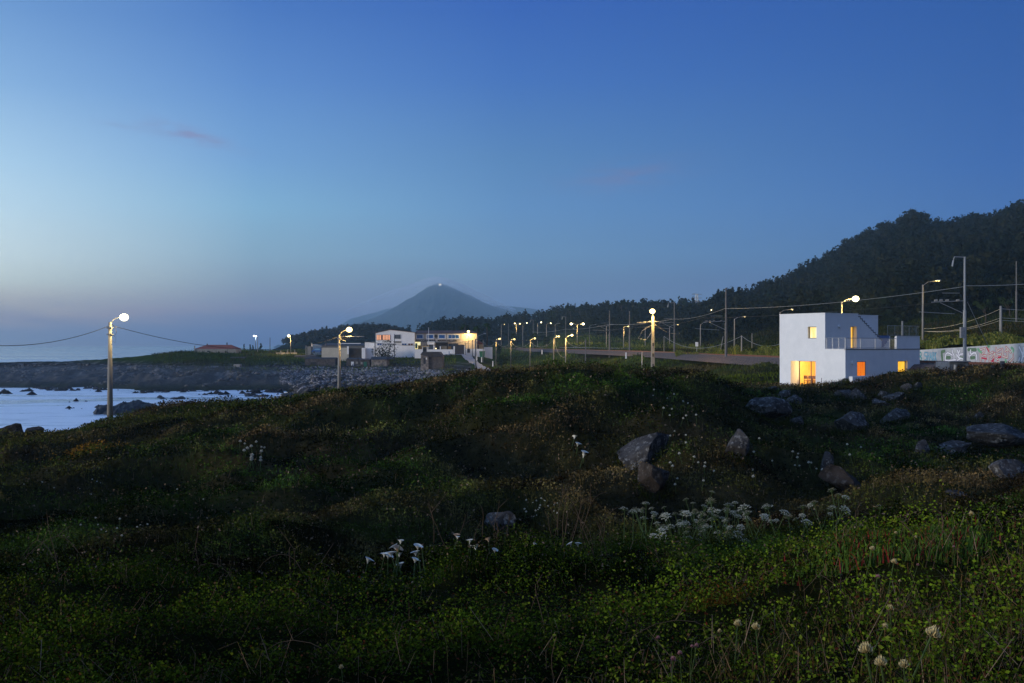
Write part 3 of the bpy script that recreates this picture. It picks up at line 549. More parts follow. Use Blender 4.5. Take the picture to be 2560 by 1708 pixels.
def vegetation():
    rg = np.random.default_rng(5)
    # --- near bramble: small leaves in tangled mounds, shade of the gaps put into leaf colour
    n = 430000; x, y, u = sample(n, -350, 2900, 3.2, 16, 'inv', rg)
    m1 = fbm(x/1.0, y/.8, 101, 4); m2 = fbm(x/.28, y/.28, 104, 3); grassy = np.clip(np.maximum((u-1650)/420-(y-5.6)/1.5, (u-2330)/220-(y-8.5)/3)+fbm(x/1.0,y/1.0,102,3)*1.4, 0, 1)
    rid_ = 1-2.4*np.abs(fbm(x/1.7, y/1.2, 15, 2)); keep = (rg.uniform(0,1,n) > grassy*.80) & (rg.uniform(0,1,n) < .36+.7*(m1+.2)+.5*m2+.25*rid_); x, y, u, m1, m2, rid_ = x[keep], y[keep], u[keep], m1[keep], m2[keep], rid_[keep]; n = len(x); g = G(x, y)
    hb = np.clip(.5+m1*.9+m2*.35, .02, 1.2)*np.where((y > 11.5)&(((u > 860)&(u < 1110))|((u > 1140)&(u < 1260))), .35, 1.0); lev = rg.uniform(0, 1, n)
    z = g+.01+lev**.7*(.34*hb)*np.interp(y, [3,6,15], [.6,1,1])
    tone = np.clip((m1*.8+m2*.8)+.10+.42*rid_+(lev-.5)*.5+rg.normal(0,.13,n), 0, 1)**1.4; right = np.clip((u-700)/1300, 0, 1); tone = tone*(.55+.6*right)  # mound tops and right side brighter: light put into the leaf colours
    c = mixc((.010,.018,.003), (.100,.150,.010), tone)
    br = rg.uniform(0,1,n); c[br < .10] = np.array((.085,.050,.022)); c[br < .02] = np.array((.09,.024,.012)); c *= rg.uniform(.7,1.25,(n,1))
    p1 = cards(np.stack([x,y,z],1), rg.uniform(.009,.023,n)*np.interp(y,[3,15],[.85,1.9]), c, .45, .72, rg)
    # pale young shoots climbing out of the tangle
    k = 1500; xs, ys, us = sample(k, -300, 2900, 3.4, 15, 'inv', rg); kk_ = rg.uniform(0,1,k) > np.clip((us-1650)/420-(ys-5.6)/1.5, 0, .92); xs, ys, us = xs[kk_], ys[kk_], us[kk_]; k = len(xs); gs = G(xs, ys); hs_ = rg.uniform(.18,.50,k)*np.clip(.7+fbm(xs/1.0, ys/.8, 101, 4)*1.2, .3, 1.3); q = 14
    t_ = np.tile(np.linspace(.3,1,q), k); X = np.repeat(xs,q)+np.sin(t_*5+np.repeat(rg.uniform(0,6,k),q))*.05+rg.normal(0,.016,k*q); Yq = np.repeat(ys,q)+rg.normal(0,.02,k*q); Z = np.repeat(gs,q)+np.repeat(hs_,q)*t_
    cs = mixc((.04,.06,.008), (.14,.17,.015), np.clip(t_*.9+rg.normal(0,.15,k*q), 0, 1))*np.repeat(.45+.65*np.clip((us-600)/1300,0,1), q)[:,None]; p2 = cards(np.stack([X,Yq,Z],1), rg.uniform(.012,.028,k*q)*np.interp(np.repeat(ys,q),[3,15],[.9,1.6]), cs, .3, .6, rg)  # brighter to the right: same light put into the shoot colours
    # thin dead runners
    k = 2600; xs, ys, us = sample(k, -300, 2900, 3.4, 15, 'inv', rg); gs = G(xs, ys); p3 = blades(np.stack([xs,ys,gs+rg.uniform(0,.16,k)],1), rg.uniform(.05,.28,k), rg.uniform(.0018,.0036,k)*np.interp(ys,[3,15],[1,1.8]), mixc((.10,.06,.03),(.26,.17,.10), rg.uniform(0,1,k)), 1.8, rg, 1.2)
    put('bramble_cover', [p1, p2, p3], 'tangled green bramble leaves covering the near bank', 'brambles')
    # --- near grass
    n = 60000; x, y, u = sample(n, -300, 2900, 3.2, 14, 'inv', rg); grassy = np.clip(np.maximum((u-1650)/420-(y-5.6)/1.5, (u-2330)/220-(y-8.5)/3)+fbm(x/1.0,y/1.0,102,3)*1.4, 0, 1)
    tuft = fbm(x/.22, y/.22, 106, 2); keep = (rg.uniform(0,1,n) < (.035+grassy))&(tuft+rg.normal(0,.2,n) > -.15); x, y = x[keep], y[keep]; n = len(x); g = G(x, y)
    dry = rg.uniform(0,1,n) < .38+.3*fbm(x/.9, y/.9, 107, 2); c = mixc((.025,.040,.005), (.10,.125,.012), rg.uniform(0,1,n)); c[dry] = mixc((.08,.042,.016),(.20,.125,.05), rg.uniform(0,1,dry.sum())**1.5)
    put('grass_cover', [blades(np.stack([x,y,g-.02],1), rg.uniform(.06,.26,n)*rg.uniform(.5,1,n), rg.uniform(.0025,.0055,n), c, 1.3, rg, .8)], 'mixed green and dry grass on the near right bank', 'grass')
    # --- heath on the dunes from 12 to 85 m
    n = 620000; x, y, u = sample(n, -300, 2880, 11, 90, 'log', rg); g = G(x, y)
    ok = ((x-31)**2+(y-88)**2 > 8.5**2) & (g > -8.5); x, y, g, u = x[ok], y[ok], g[ok], u[ok]; n = len(x)
    e_ = .35; gx = (G(x+e_, y)-g)/e_; gy = (G(x, y+e_)-g)/e_
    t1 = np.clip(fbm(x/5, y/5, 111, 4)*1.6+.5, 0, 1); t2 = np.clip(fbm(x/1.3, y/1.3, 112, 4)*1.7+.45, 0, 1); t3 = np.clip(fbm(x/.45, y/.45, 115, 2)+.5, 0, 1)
    hol = np.clip(1-2.2*np.abs(fbm(x/6.5+9, y/5, 17, 2)), -.3, 1); c = mixc((.018,.034,.005), (.060,.036,.016), np.clip(t1-.12,0,1))*(.22+1.7*t2[:,None]*(.5+t3[:,None]))*(.32+1.0*np.clip(hol+.2,0,1.2)**1.3)[:,None]  # hollows dark and hummock tops bright: shading put into the plant colours
    gl = np.clip(fbm(x/9+5, y/9, 113, 3)*2.4, 0, 1)*np.clip(1.2-t1, 0, 1); c = c+(np.array([.050,.085,.008])-c)*(gl*.85)[:,None]*t2[:,None]
    leftg = (np.clip((480-u)/500, 0, 1)*np.clip((y-22)/20, 0, 1))[:,None]; c = c+(np.array([.10,.085,.012])-c)*leftg*.7*t2[:,None]
    crest = ((y > 52)&(y < 90)&(u < 900))[:,None]*np.clip(fbm(x/3.5, y/4, 117, 2)*3+.1, 0, 1)[:,None]; c = c+(np.array([.10,.11,.012])-c)*crest*.6
    dry = rg.uniform(0,1,n) < .05; c[dry] = (.16,.11,.07); c *= rg.uniform(.5,1.45,(n,1))
    hh = (.03+.36*np.clip(fbm(x/2.2,y/2.2,114,3)*.9+.4,0,1)+.12*t3)
    z = g+rg.uniform(0,1,n)**.9*hh*np.interp(y,[11,40,90],[.9,1.1,1.3])
    half = rg.uniform(0,1,n) < .78; sz = np.interp(y, [11,20,40,90], [.032,.050,.090,.16])*rg.uniform(.5,1.5,n)
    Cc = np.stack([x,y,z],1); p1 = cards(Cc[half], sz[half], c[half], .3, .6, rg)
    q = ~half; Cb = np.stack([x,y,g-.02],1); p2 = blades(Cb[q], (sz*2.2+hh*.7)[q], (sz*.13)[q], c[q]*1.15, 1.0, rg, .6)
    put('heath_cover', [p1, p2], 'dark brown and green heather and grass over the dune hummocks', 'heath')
    # --- gorse in flower, left
    n = 5000; uu = rg.normal(225, 42, n); yy = rg.normal(44, 1.3, n)*1.0; x = (uu-1280)/F*yy; g = G(x, yy)
    c = mixc((.36,.16,.02),(.10,.07,.01), rg.uniform(0,1,n)); put('gorse_patch', [cards(np.stack([x,yy,g+rg.uniform(.05,.4,n)],1), rg.uniform(.06,.12,n), c, .2, .6, rg)], 'patch of orange gorse flowers on the left slope', 'gorse')
    # --- grass on coast flats, embankment and field beyond the dunes
    n = 150000; x, y, u = sample(n, 380, 2620, 84, 480, 'log', rg); g = G(x, y)
    ok = ((x-31)**2+(y-88)**2 > 8**2) & (g > -7.6) & (np.abs(x-track_x(y)) > 3.4) & ~((u > 2280)&(y < 130)&(y > 97)) & ~((u>1140)&(u<1235)&(y>240)&(y<350)); x, y, g, u = x[ok], y[ok], g[ok], u[ok]; n = len(x)
    t2 = np.clip(fbm(x/4, y/7, 121, 4)*1.3+.5, 0, 1); c = mixc((.026,.042,.006), (.10,.125,.012), t2); br = np.clip(fbm(x/14,y/14,122,3)*3,0,1)[:,None]; c = c+(np.array([.07,.055,.03])-c)*br*.7
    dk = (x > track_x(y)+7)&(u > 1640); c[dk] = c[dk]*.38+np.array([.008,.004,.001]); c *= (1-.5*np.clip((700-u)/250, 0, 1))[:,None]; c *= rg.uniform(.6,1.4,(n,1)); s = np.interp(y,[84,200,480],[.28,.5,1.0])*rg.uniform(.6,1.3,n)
    put('field_grass', [blades(np.stack([x,y,g-.05],1), s*1.1, s*.22, c, .9, rg)], 'rough grass on the railway bank and coastal fields', 'grass')
    # --- tall weeds beside track and above the wall
    P_ = []
    for (ua_, ub, Ya, Yb, hh_, nn_) in ((1690,1960,180,128,2.0,5200),(2296,2640,124,97,1.4,7000),(1560,1800,330,215,2.2,3000),(1960,2080,150,135,1.6,1500)):
        s = rg.uniform(0,1,nn_); uu = ua_+(ub-ua_)*s; yy = Ya+(Yb-Ya)*s+rg.uniform(0,5,nn_); x = (uu-1280)/F*yy; g = G(x, yy)
        lump = np.clip(fbm(x/2, yy/2, 131, 3)+.55, .1, 1); c = mixc((.06,.09,.015),(.24,.22,.05), rg.uniform(0,1,nn_)**1.5)
        P_.append(blades(np.stack([x,yy,g],1), hh_*lump*rg.uniform(.5,1.1,nn_), np.full(nn_,.10), c, .5, rg))
        P_.append(cards(np.stack([x,yy,g+hh_*lump*rg.uniform(.1,.9,nn_)],1), rg.uniform(.15,.35,nn_), c, .2, .6, rg))
    put('tall_weeds', P_, 'tall yellow-green weeds beside the railway and above the painted wall', 'weeds')
vegetation(); TUFTS()

def pebbles():
    rg = np.random.default_rng(8)
    def stones(n, u0, u1, Y0, Y1, s0, s1, name, label, zlo, zhi, light, mode='log', thr=None, sea=False):
        x, y, u = sample(n, u0, u1, Y0, Y1, mode, rg); g = G(x, y); ok = (g > zlo)&(g < zhi)
        if sea: ok = (g < -11.05); g = np.full_like(g, -11.15)
        if thr is not None: ok &= fbm(x/6, y/10, 141, 3)+rg.normal(0,.15,n) > thr
        x, y, g = x[ok], y[ok], g[ok]; n = len(x)
        # low-poly pebbles: squashed octahedra
        s = rg.uniform(s0, s1, n)[:,None]; d = np.array([(1,0,0),(-1,0,0),(0,1,0),(0,-1,0),(0,0,.7),(0,0,-.7)]); J = rg.uniform(.6,1.3,(n,6,1))
        th = rg.uniform(0,6.28,n); ct, st = np.cos(th), np.sin(th); D = np.repeat(d[None], n, 0)*J; X = D[:,:,0]*ct[:,None]-D[:,:,1]*st[:,None]; Yy = D[:,:,0]*st[:,None]+D[:,:,1]*ct[:,None]
        V = np.stack([X,Yy,D[:,:,2]],-1)*s[:,None]+np.stack([x,y,g+.1*s[:,0]],1)[:,None]
        fa = np.array([(0,2,4),(2,1,4),(1,3,4),(3,0,4),(2,0,5),(1,2,5),(3,1,5),(0,3,5)]); Fc = (np.arange(n)[:,None,None]*6+fa[None]).reshape(-1,3)
        c = mixc(light[0], light[1], rg.uniform(0,1,n)); o = npmesh(name, V.reshape(-1,3), Fc, STONES, np.repeat(c, 6, axis=0)); setp(o, label, 'stones', kind='stuff')
    stones(16000, 700, 1230, 205, 300, .15, .5, 'pebble_beach', 'pale grey pebbles piled along the beach', -9.9, -6.6, ((.07,.07,.075),(.34,.32,.32)), thr=-.25)
    stones(5000, -100, 760, 238, 325, .2, .8, 'shore_stones', 'grey boulders strewn over the far shore', -10.2, -6.2, ((.03,.03,.03),(.15,.14,.13)), thr=.22)
    stones(4000, 560, 1000, 130, 240, .2, .8, 'shore_boulders', 'dark boulders strewn between the dune and the beach', -10.6, -7.0, ((.03,.03,.03),(.12,.11,.11)), thr=0)
    stones(1300, -60, 760, 218, 262, .2, 1.2, 'awash_rocks', 'dark broken rocks awash along the far edge of the bay', 0, 0, ((.012,.012,.013),(.045,.04,.038)), thr=.22, sea=True)
    stones(210, 150, 700, 132, 205, .15, .9, 'bay_rocks', 'small dark rocks breaking the foam in the bay', 0, 0, ((.012,.012,.013),(.045,.04,.038)), thr=.26, sea=True)
pebbles()

# ------------------------------------------------------------------ trees
def crown_cards(c, rx, rz, n, s, col, rg, clumps=7):
    cc = rg.normal(size=(clumps,3)); cc /= np.linalg.norm(cc,axis=1)[:,None]; cc *= rg.uniform(.25,.75,(clumps,1)); cc *= np.array([rx,rx,rz])
    k = rg.integers(0, clumps, n); d = rg.normal(size=(n,3)); d /= np.linalg.norm(d,axis=1)[:,None]; d *= rg.uniform(.5,1,(n,1))*np.array([rx,rx,rz])*rg.uniform(.35,.5)
    Pn = np.array(c)+cc[k]+d; tone = rg.uniform(.6,1.3,(clumps,1))[k]*rg.uniform(.75,1.25,(n,1))
    return cards(Pn, s*rg.uniform(.6,1.4,n), np.array(col)*tone, .1, .7, rg)
def forest():
    rg = np.random.default_rng(21)
    def zone(name, label, n, u0, u1, Y0, Y1, cond, hr=(3.5,10), tone=((.005,.010,.006),(.022,.022,.010)), per=42):
        u = rg.uniform(u0, u1, n); Y = Y0+(Y1-Y0)*rg.uniform(0,1,n)**1.15; x = (u-1280)/F*Y; g = G(x, Y); ok = cond(u, Y, g); u, Y, x, g = u[ok], Y[ok], x[ok], g[ok]; parts = []
        for i in range(len(u)):
            h = rg.uniform(*hr); w = h*rg.uniform(.28,.5); f = rg.uniform(0,1); c = np.array(tone[0])*(1-f)+np.array(tone[1])*f
            if rg.uniform() < .05: w *= .55; h *= 1.2
            k = int(per*(1.5 if Y[i] < 350 else 1)); parts.append(crown_cards((x[i],Y[i],g[i]+h*.55), w, h*.45, k, h*.17*np.interp(Y[i],[200,800],[.75,1.15]), c, rg, 6))
        put(name, parts, label, 'forest')
    zone('hillside_forest', 'dense dark pine and eucalyptus forest covering the hill at right', 5600, 1700, 2900, 210, 830, lambda u,Y,g: (Y > np.interp(u,[1700,1950,2100,2300,2560],[330,250,190,165,150]))&(fbm((u-1280)/F*Y/30, Y/30, 151, 3) > -.55)&~((u>2215)&(u<2330)&(Y>690)))
    zone('ridge_forest', 'dark line of woods along the low ridge behind the railway', 2600, 1010, 1790, 440, 760, lambda u,Y,g: (Y > np.interp(u,[1010,1150,1280,1450,1700],[560,520,600,470,400]))&((u < 1025)|(u > 1050)))
    zone('coastal_woods', 'smooth dark wind-cut woods on the low coastal hill', 1500, 668, 1015, 600, 860, lambda u,Y,g: g > np.interp(u,[660,760,900],[-1.8,0,1]), hr=(4.5,7), tone=((.024,.030,.018),(.045,.034,.024)), per=50)
forest()
def tree(u, vt, vb, Y, w, label, cat='tree', name='tree', kind='round', seed=1, group=None, col=(.028,.045,.016), n=260, leaf=.4):
    rg = np.random.default_rng(seed); b = P(u, vb, Y); gz = g1(b.x, b.y); k = Y/F; top = (HV-vt)*k; base = min(gz, (HV-vb)*k)-.2; H = top-base; W_ = w*k/2
    t = empty(name, label, cat, (b.x, b.y, base), group)
    mb = MB()
    if kind == 'round': mb.tube([(b.x,b.y,base),(b.x+.1*W_,b.y,base+H*.4),(b.x,b.y,base+H*.8)], [H*.03,H*.02,H*.008], 7); mb.tube([(b.x,b.y,base+H*.35),(b.x+W_*.5,b.y+.3*W_,base+H*.7)], [H*.014,H*.005], 5); mb.tube([(b.x,b.y,base+H*.4),(b.x-W_*.5,b.y-.2*W_,base+H*.72)], [H*.014,H*.005], 5); parts = [crown_cards((b.x,b.y,base+H*.60), W_*.95, H*.40, n, leaf, col, rg, 12)]
    elif kind == 'umbrella':
        mb.tube([(b.x,b.y,base),(b.x+.05*H,b.y,base+H*.5),(b.x,b.y,base+H*.88)], [H*.022,H*.016,H*.008], 7); parts = []
        for j in range(6):
            a = j*1.05+rg.uniform(0,.5); q = (b.x+W_*.6*math.cos(a), b.y+W_*.6*math.sin(a), base+H*rg.uniform(.78,.9)); mb.tube([(b.x,b.y,base+H*.62), q], [H*.010,H*.004], 5); parts.append(crown_cards(q, W_*.42, H*.09, n//6, leaf, col, rg, 4))
    elif kind == 'shrub': mb.tube([(b.x,b.y,base),(b.x+W_*.2,b.y,base+H*.6)], [H*.03,H*.01], 6); mb.tube([(b.x,b.y,base),(b.x-W_*.5,b.y,base+H*.5)], [H*.025,H*.01], 6); parts = [crown_cards((b.x,b.y,base+H*.45), W_*.9, H*.5, n, leaf, col, rg, 16)]
    elif kind == 'cypress': mb.tube([(b.x,b.y,base),(b.x,b.y,base+H*.7)], [H*.03,H*.01], 6); parts = [crown_cards((b.x,b.y,base+H*(.2+.15*j)), W_*(1.1-.18*j), H*.16, n//5, leaf, col, rg, 4) for j in range(5)]
    elif kind == 'palm':
        mb.tube([(b.x,b.y,base),(b.x,b.y,base+H*.88)], [.35,.25], 8); Vs = []; m2 = MB(); cc = Vector((b.x,b.y,base+H*.88))
        for j in range(26):
            a = rg.uniform(0,6.28); el = rg.uniform(-.5,1.2); L_ = W_*rg.uniform(.8,1.1); d = Vector((math.cos(a),math.sin(a),0)); sdv = Vector((-d.y,d.x,0)); pts = [cc+d*L_*s*max(.35,math.cos(el))+Vector((0,0,L_*(math.sin(el)*s-.75*s*s))) for s in (0,.25,.5,.75,1)]
            for q in range(4):
                w0, w1 = L_*(.05,.13,.14,.10,.02)[q], L_*(.05,.13,.14,.10,.02)[q+1]; m2.add([pts[q]-sdv*w0, pts[q]+sdv*w0, pts[q+1]+sdv*w1-Vector((0,0,w1*.4)), pts[q+1]-sdv*w1-Vector((0,0,w1*.4))], [(0,1,2,3)])
        mb.build('trunk', M_BARK, t); m2.build('crown', M_LEAFD, t); return t
    mb.build('trunk', M_BARK, t)
    V, Fc, Cc = merge(parts); V = V-np.array(t.location); npmesh('crown', V, Fc, LEAF, np.clip(Cc,0,1), t); return t
TR = [ # u, vtop, vbase, Y, width, kind, label
 (1920,695,726,560,18,'umbrella','left one of the two lone pines standing clear on the ridge left of the hill',.6),
 (1938,687,720,565,16,'umbrella','taller right one of the two lone pines on the ridge left of the hill',.6),
 (1424,760,800,560,26,'umbrella','flat-topped pine at the left end of the wooded ridge',.9),
 (1448,763,802,560,22,'umbrella','flat-topped pine right next to the leftmost one on the ridge',.9),
 (1381,772,812,555,28,'round','round dark tree where the wooded ridge meets the blue mountain',1.0),
 (1552,750,795,560,36,'umbrella','leaning wide pine crown above the middle of the wooded ridge',1.0),
 (1608,754,795,560,34,'umbrella','broad pine left of the bright lamp post on the ridge line',1.0),
 (1636,749,795,565,30,'umbrella','tall broad pine rising behind the bright lamp post',1.0),
 (1710,752,795,560,40,'round','wide dark round tree left of the lattice pylon',1.1),
 (1768,752,795,540,24,'umbrella','ragged pine just right of the lattice pylon',.9),
 (1805,727,790,520,40,'round','big dark tree at the foot of the hill ridge',1.1),
 (1838,726,785,530,34,'umbrella','pine beside the big dark tree at the foot of the hill ridge',1.1),
 (1935,720,800,420,44,'round','tall dark tree in front of the slope above the left corner of the white house',1.1),
 (2345,538,566,700,12,'round','left of two small trees in the notch beside the rocky summit',1.0),
 (2355,540,566,702,10,'cypress','right narrow one of two trees in the notch beside the rocky summit',1.0),
 (2382,538,566,705,10,'cypress','pointed fir on the skyline right of the notch',1.0),
 (2510,519,545,700,12,'round','small round tree standing up on the skyline at far right',1.0),
 (2410,534,566,705,14,'round','round tree on the skyline between the fir and the far right edge',1.0),
 (1289,829,866,420,34,'round','dark round tree behind the road poles right of the palms',.8),
 (1336,828,868,410,46,'round','wide dark tree behind the road poles, the biggest of the clump',.9),
 (1366,838,868,405,26,'round','low tree at the right end of the dark clump behind the poles',.8),
 (966,846,893,310,86,'shrub','big bare-topped shrub in front of the white factory gable',.45),
 (1246,858,868,380,22,'shrub','low bush at the top of the grass bank near the road',.5),
 (1253,880,915,270,50,'shrub','scrubby bush at the foot of the bank beside the road',.5),
 (1985,858,890,150,40,'shrub','green bush just behind the left corner of the white house',.5),
 (1888,866,888,170,44,'shrub','round green bush beside the track left of the white house',.5),
 (610,858,872,520,8,'cypress','leftmost of the little wind-bent trees on the point',.5),
 (625,858,873,520,9,'cypress','second little wind-bent tree from the left on the point',.5),
 (652,856,873,525,14,'cypress','biggest of the little wind-bent trees on the point, right of the lamps',.5),
 (632,861,873,522,8,'cypress','smallest of the little wind-bent trees beside the lamps on the point',.5),
 (2460,745,840,190,44,'umbrella','pale-trunked tree behind the tall rail mast at right',.7),
 (2520,735,835,200,46,'umbrella','pale-trunked tree at the right edge above the painted wall',.7),
 (774,853,866,420,10,'shrub','dark bush on top of the small hut by the blue shed',.4),
]
for i, (u, vt, vb, Y, w, kd, lab, lf) in enumerate(TR):
    nm = {'umbrella':'pine_tree','round':'broadleaf_tree','shrub':'shrub','cypress':'conifer_tree'}[kd]
    tree(u, vt, vb, Y, w, lab, 'shrub' if kd == 'shrub' else 'tree', nm, kd, 300+i, col=(.035,.035,.022) if i == 21 else (.024,.038,.015), n=(900 if i == 21 else 320 if Y < 450 else 220), leaf=lf)
for i, (u, vt, lab) in enumerate(((1163,806,'palm tree closest to the factory roof'),(1193,808,'middle palm of the three by the lit yard lamp'),(1218,801,'tallest palm, right of the lit yard lamp'))):
    tree(u, vt, 876, 345, 34, lab, 'palm tree', 'palm_tree', 'palm', 400+i)

# ------------------------------------------------------------------ mountain far away
def mountain(name, Yc, sil, depth, label, color, seed, base=-15, tex=.05):
    us = np.array([a for a, _ in sil], float); vs = np.array([b for _, b in sil], float)
    n, k = 420, 60; U = np.linspace(us[0], us[-1], n); H = (HV-np.interp(U, us, vs))/F*Yc; X = (U-1280)/F*Yc; W = np.linspace(-1, 1, k)
    XX, WW = np.meshgrid(X, W, indexing='ij'); YY = Yc+WW*depth; prof = np.clip(1-np.abs(WW)**1.15, 0, 1)
    HH = np.repeat(H[:,None], k, 1); Z = base+(HH-base)*prof; nn = fbm(XX/depth*9, YY/depth*9, seed, 5); Z = Z+nn*depth*tex*np.sqrt(prof)*(1-prof)*2+fbm(XX/9, YY/9, seed+3, 2)*2.2
    V = np.stack([XX,YY,Z],-1).reshape(-1,3); i, j = np.meshgrid(np.arange(n-1), np.arange(k-1), indexing='ij'); a = (i*k+j).ravel()
    o = npmesh(name, V, np.stack([a,a+1,a+k+1,a+k],-1), pm(name+'_woods', color, tuple(c*.6 for c in color), .02, .95), smooth=True); setp(o, label, 'mountain', kind='structure')
mountain('mountain', 4300, [(800,880),(880,812),(925,800),(960,783.6),(987,767.5),(1014,751),(1041,737),(1067,717.5),(1092,707),(1102,705),(1126,716),(1159,732),(1184,742),(1210,756),(1237,766),(1273,777),(1330,795),(1420,830),(1500,880)], 900, 'blue conical mountain behind the factory with cloud on its peak', (.016,.030,.040), 41)
mountain('far_hills', 5600, [(800,880),(840,826),(862,806),(880,796),(907,789),(942,780),(969,771),(1000,766),(1060,770),(1200,764),(1263,764),(1321,770),(1362,777),(1400,784),(1480,800),(1600,840)], 700, 'faint blue hills behind the conical mountain', (.02,.04,.05), 43, tex=.03)
def mist():
    mt = bpy.data.materials.new('spray_mist'); mt.use_nodes = True; t = mt.node_tree; t.nodes.clear(); pv = t.nodes.new('ShaderNodeVolumePrincipled'); pv.inputs['Color'].default_value = (.62,.80,1,1); pv.inputs['Density'].default_value = .0018; ou = t.nodes.new('ShaderNodeOutputMaterial'); t.links.new(pv.outputs[0], ou.inputs['Volume'])
    o = MB().ball((0,0,0), 1.0, 40, 24).build('sea_mist', mt, smooth=True); c = P(230, 962, 262); o.location = (c.x, c.y, -10.4); o.scale = (105, 46, 5.0); setp(o, 'thin sea spray mist hanging over the bay and far shore', 'mist', kind='stuff')
mist()
def cloud_cap():
    Yc = 4300; sil = [(900,775),(960,748),(1010,730),(1050,716),(1080,705),(1100,701),(1125,704),(1160,716),(1200,736),(1250,760),(1290,778)]
    us = [a for a,_ in sil]; vs = [b for _,b in sil]; n, k = 90, 14; U = np.linspace(900, 1290, n); H = (HV-np.interp(U, us, vs))/F*Yc; X = (U-1280)/F*Yc; W = np.linspace(-1, 1, k); T1_, B1_ = [], []
    for i in range(n):
        e = math.sin(math.pi*i/(n-1))**.6; th_ = 26*e
        for w_ in W: q = math.sqrt(max(0, 1-w_*w_)); T1_.append((X[i], Yc-160+w_*420, H[i]+2-(1-q)*90*1.0)); B1_.append((X[i], Yc-160+w_*420, H[i]+2-(1-q)*90-th_*q-.5))
    V = np.array(T1_+B1_); m = n*k; i, j = np.meshgrid(np.arange(n-1), np.arange(k-1), indexing='ij'); a = (i*k+j).ravel(); Fc = [np.stack([a,a+k,a+k+1,a+1],-1), np.stack([a,a+1,a+k+1,a+k],-1)+m]
    for e0 in (0, k-1): ii = np.arange(n-1)*k+e0; Fc.append(np.stack([ii, ii+k, ii+k+m, ii+m],-1))
    for e0 in (0, (n-1)*k): jj = e0+np.arange(k-1); Fc.append(np.stack([jj, jj+1, jj+1+m, jj+m],-1))
    mt = bpy.data.materials.new('cloud_vapour'); mt.use_nodes = True; t = mt.node_tree; t.nodes.clear(); pv = t.nodes.new('ShaderNodeVolumePrincipled'); pv.inputs['Color'].default_value = (.66,.82,1,1); pv.inputs['Density'].default_value = .0036; ou = t.nodes.new('ShaderNodeOutputMaterial'); t.links.new(pv.outputs[0], ou.inputs['Volume'])
    o = npmesh('cloud', V, np.concatenate(Fc), mt); bm = bmesh.new(); bm.from_mesh(o.data); bmesh.ops.recalc_face_normals(bm, faces=bm.faces); bm.to_mesh(o.data); bm.free(); setp(o, 'thin veil of cloud draped over the mountain peak', 'cloud', kind='stuff')
cloud_cap()
# mast and lit chapel on the summit
t = empty('summit_chapel', 'tiny floodlit white building and mast on the mountain peak', 'chapel', P(1100,712,4170)); b = MB(); c = P(1100,712,4165)
b.box(c.x-6, c.x+6, c.y-4, c.y+4, c.z-6, c.z+4); b.build('wall', M_WPAINT, t); b = MB(); b.box(c.x-5.5, c.x+5.5, c.y-4.6, c.y-4.1, c.z-1, c.z+3.4); b.build('lit_front', em('floodlit_front', (1.0,.86,.6), 1.6), t)
b = MB(); c = P(1093.5,700,4300); b.tube([(c.x,c.y,c.z-14),(c.x,c.y,c.z+9)], 1.0, 6); o = b.build('mast', M_DARK, t)

# ------------------------------------------------------------------ railway
def railway():
    ys = np.linspace(42, 560, 260); xs = track_x(ys)
    xs = np.convolve(np.pad(xs, 6, 'edge'), np.ones(13)/13, 'valid')
    tx = np.gradient(xs); ty = np.gradient(ys); l = np.hypot(tx, ty); nx, ny = ty/l, -tx/l
    prof = [(-3.9,-2.6),(-2.5,-1.72),(-.0,-1.68),(2.6,-1.72),(4.6,-2.6)]
    V = np.array([(xs[i]+nx[i]*o, ys[i]+ny[i]*o, z) for i in range(len(ys)) for o, z in prof]); k = len(prof)
    i, j = np.meshgrid(np.arange(len(ys)-1), np.arange(k-1), indexing='ij'); a = (i*k+j).ravel()
    o = npmesh('railway_ballast', V, np.stack([a,a+k,a+k+1,a+1],-1), M_BALL); setp(o, 'grey-pink stone ballast bed of the railway', 'railway bed', kind='structure')
    rt = empty('railway_track', 'rusty railway track running along the top of the ballast bank', 'railway track', (33,120,-1.7))
    for s in (-.83,.83):
        b = MB(); pr = [(-.06,0),(.06,0),(.06,.17),(-.06,.17)]
        vs = [(xs[i]+nx[i]*(s+p), ys[i]+ny[i]*(s+p), -1.62+q) for i in range(len(ys)) for p, q in pr]
        fs = [(i*4+j, i*4+(j+1)%4, (i+1)*4+(j+1)%4, (i+1)*4+j) for i in range(len(ys)-1) for j in range(4)]; b.add(vs, fs).build('rail', M_RUST, rt)
    b = MB()
    d = 0
    for y in np.arange(60, 330, .8):
        x = float(np.interp(y, ys, xs)); i = int(np.argmin(abs(ys-y))); n2 = Vector((nx[i],ny[i],0)); t2 = Vector((tx[i]/l[i],ty[i]/l[i],0)); c = Vector((x,y,-1.70))
        b.hexa([c-n2*1.25-t2*.12, c+n2*1.25-t2*.12, c+n2*1.25+t2*.12, c-n2*1.25+t2*.12]+[q+Vector((0,0,.09)) for q in (c-n2*1.25-t2*.12, c+n2*1.25-t2*.12, c+n2*1.25+t2*.12, c-n2*1.25+t2*.12)])
    o = b.build('sleepers', M_CONCD, rt); o['kind'] = 'stuff'
railway()

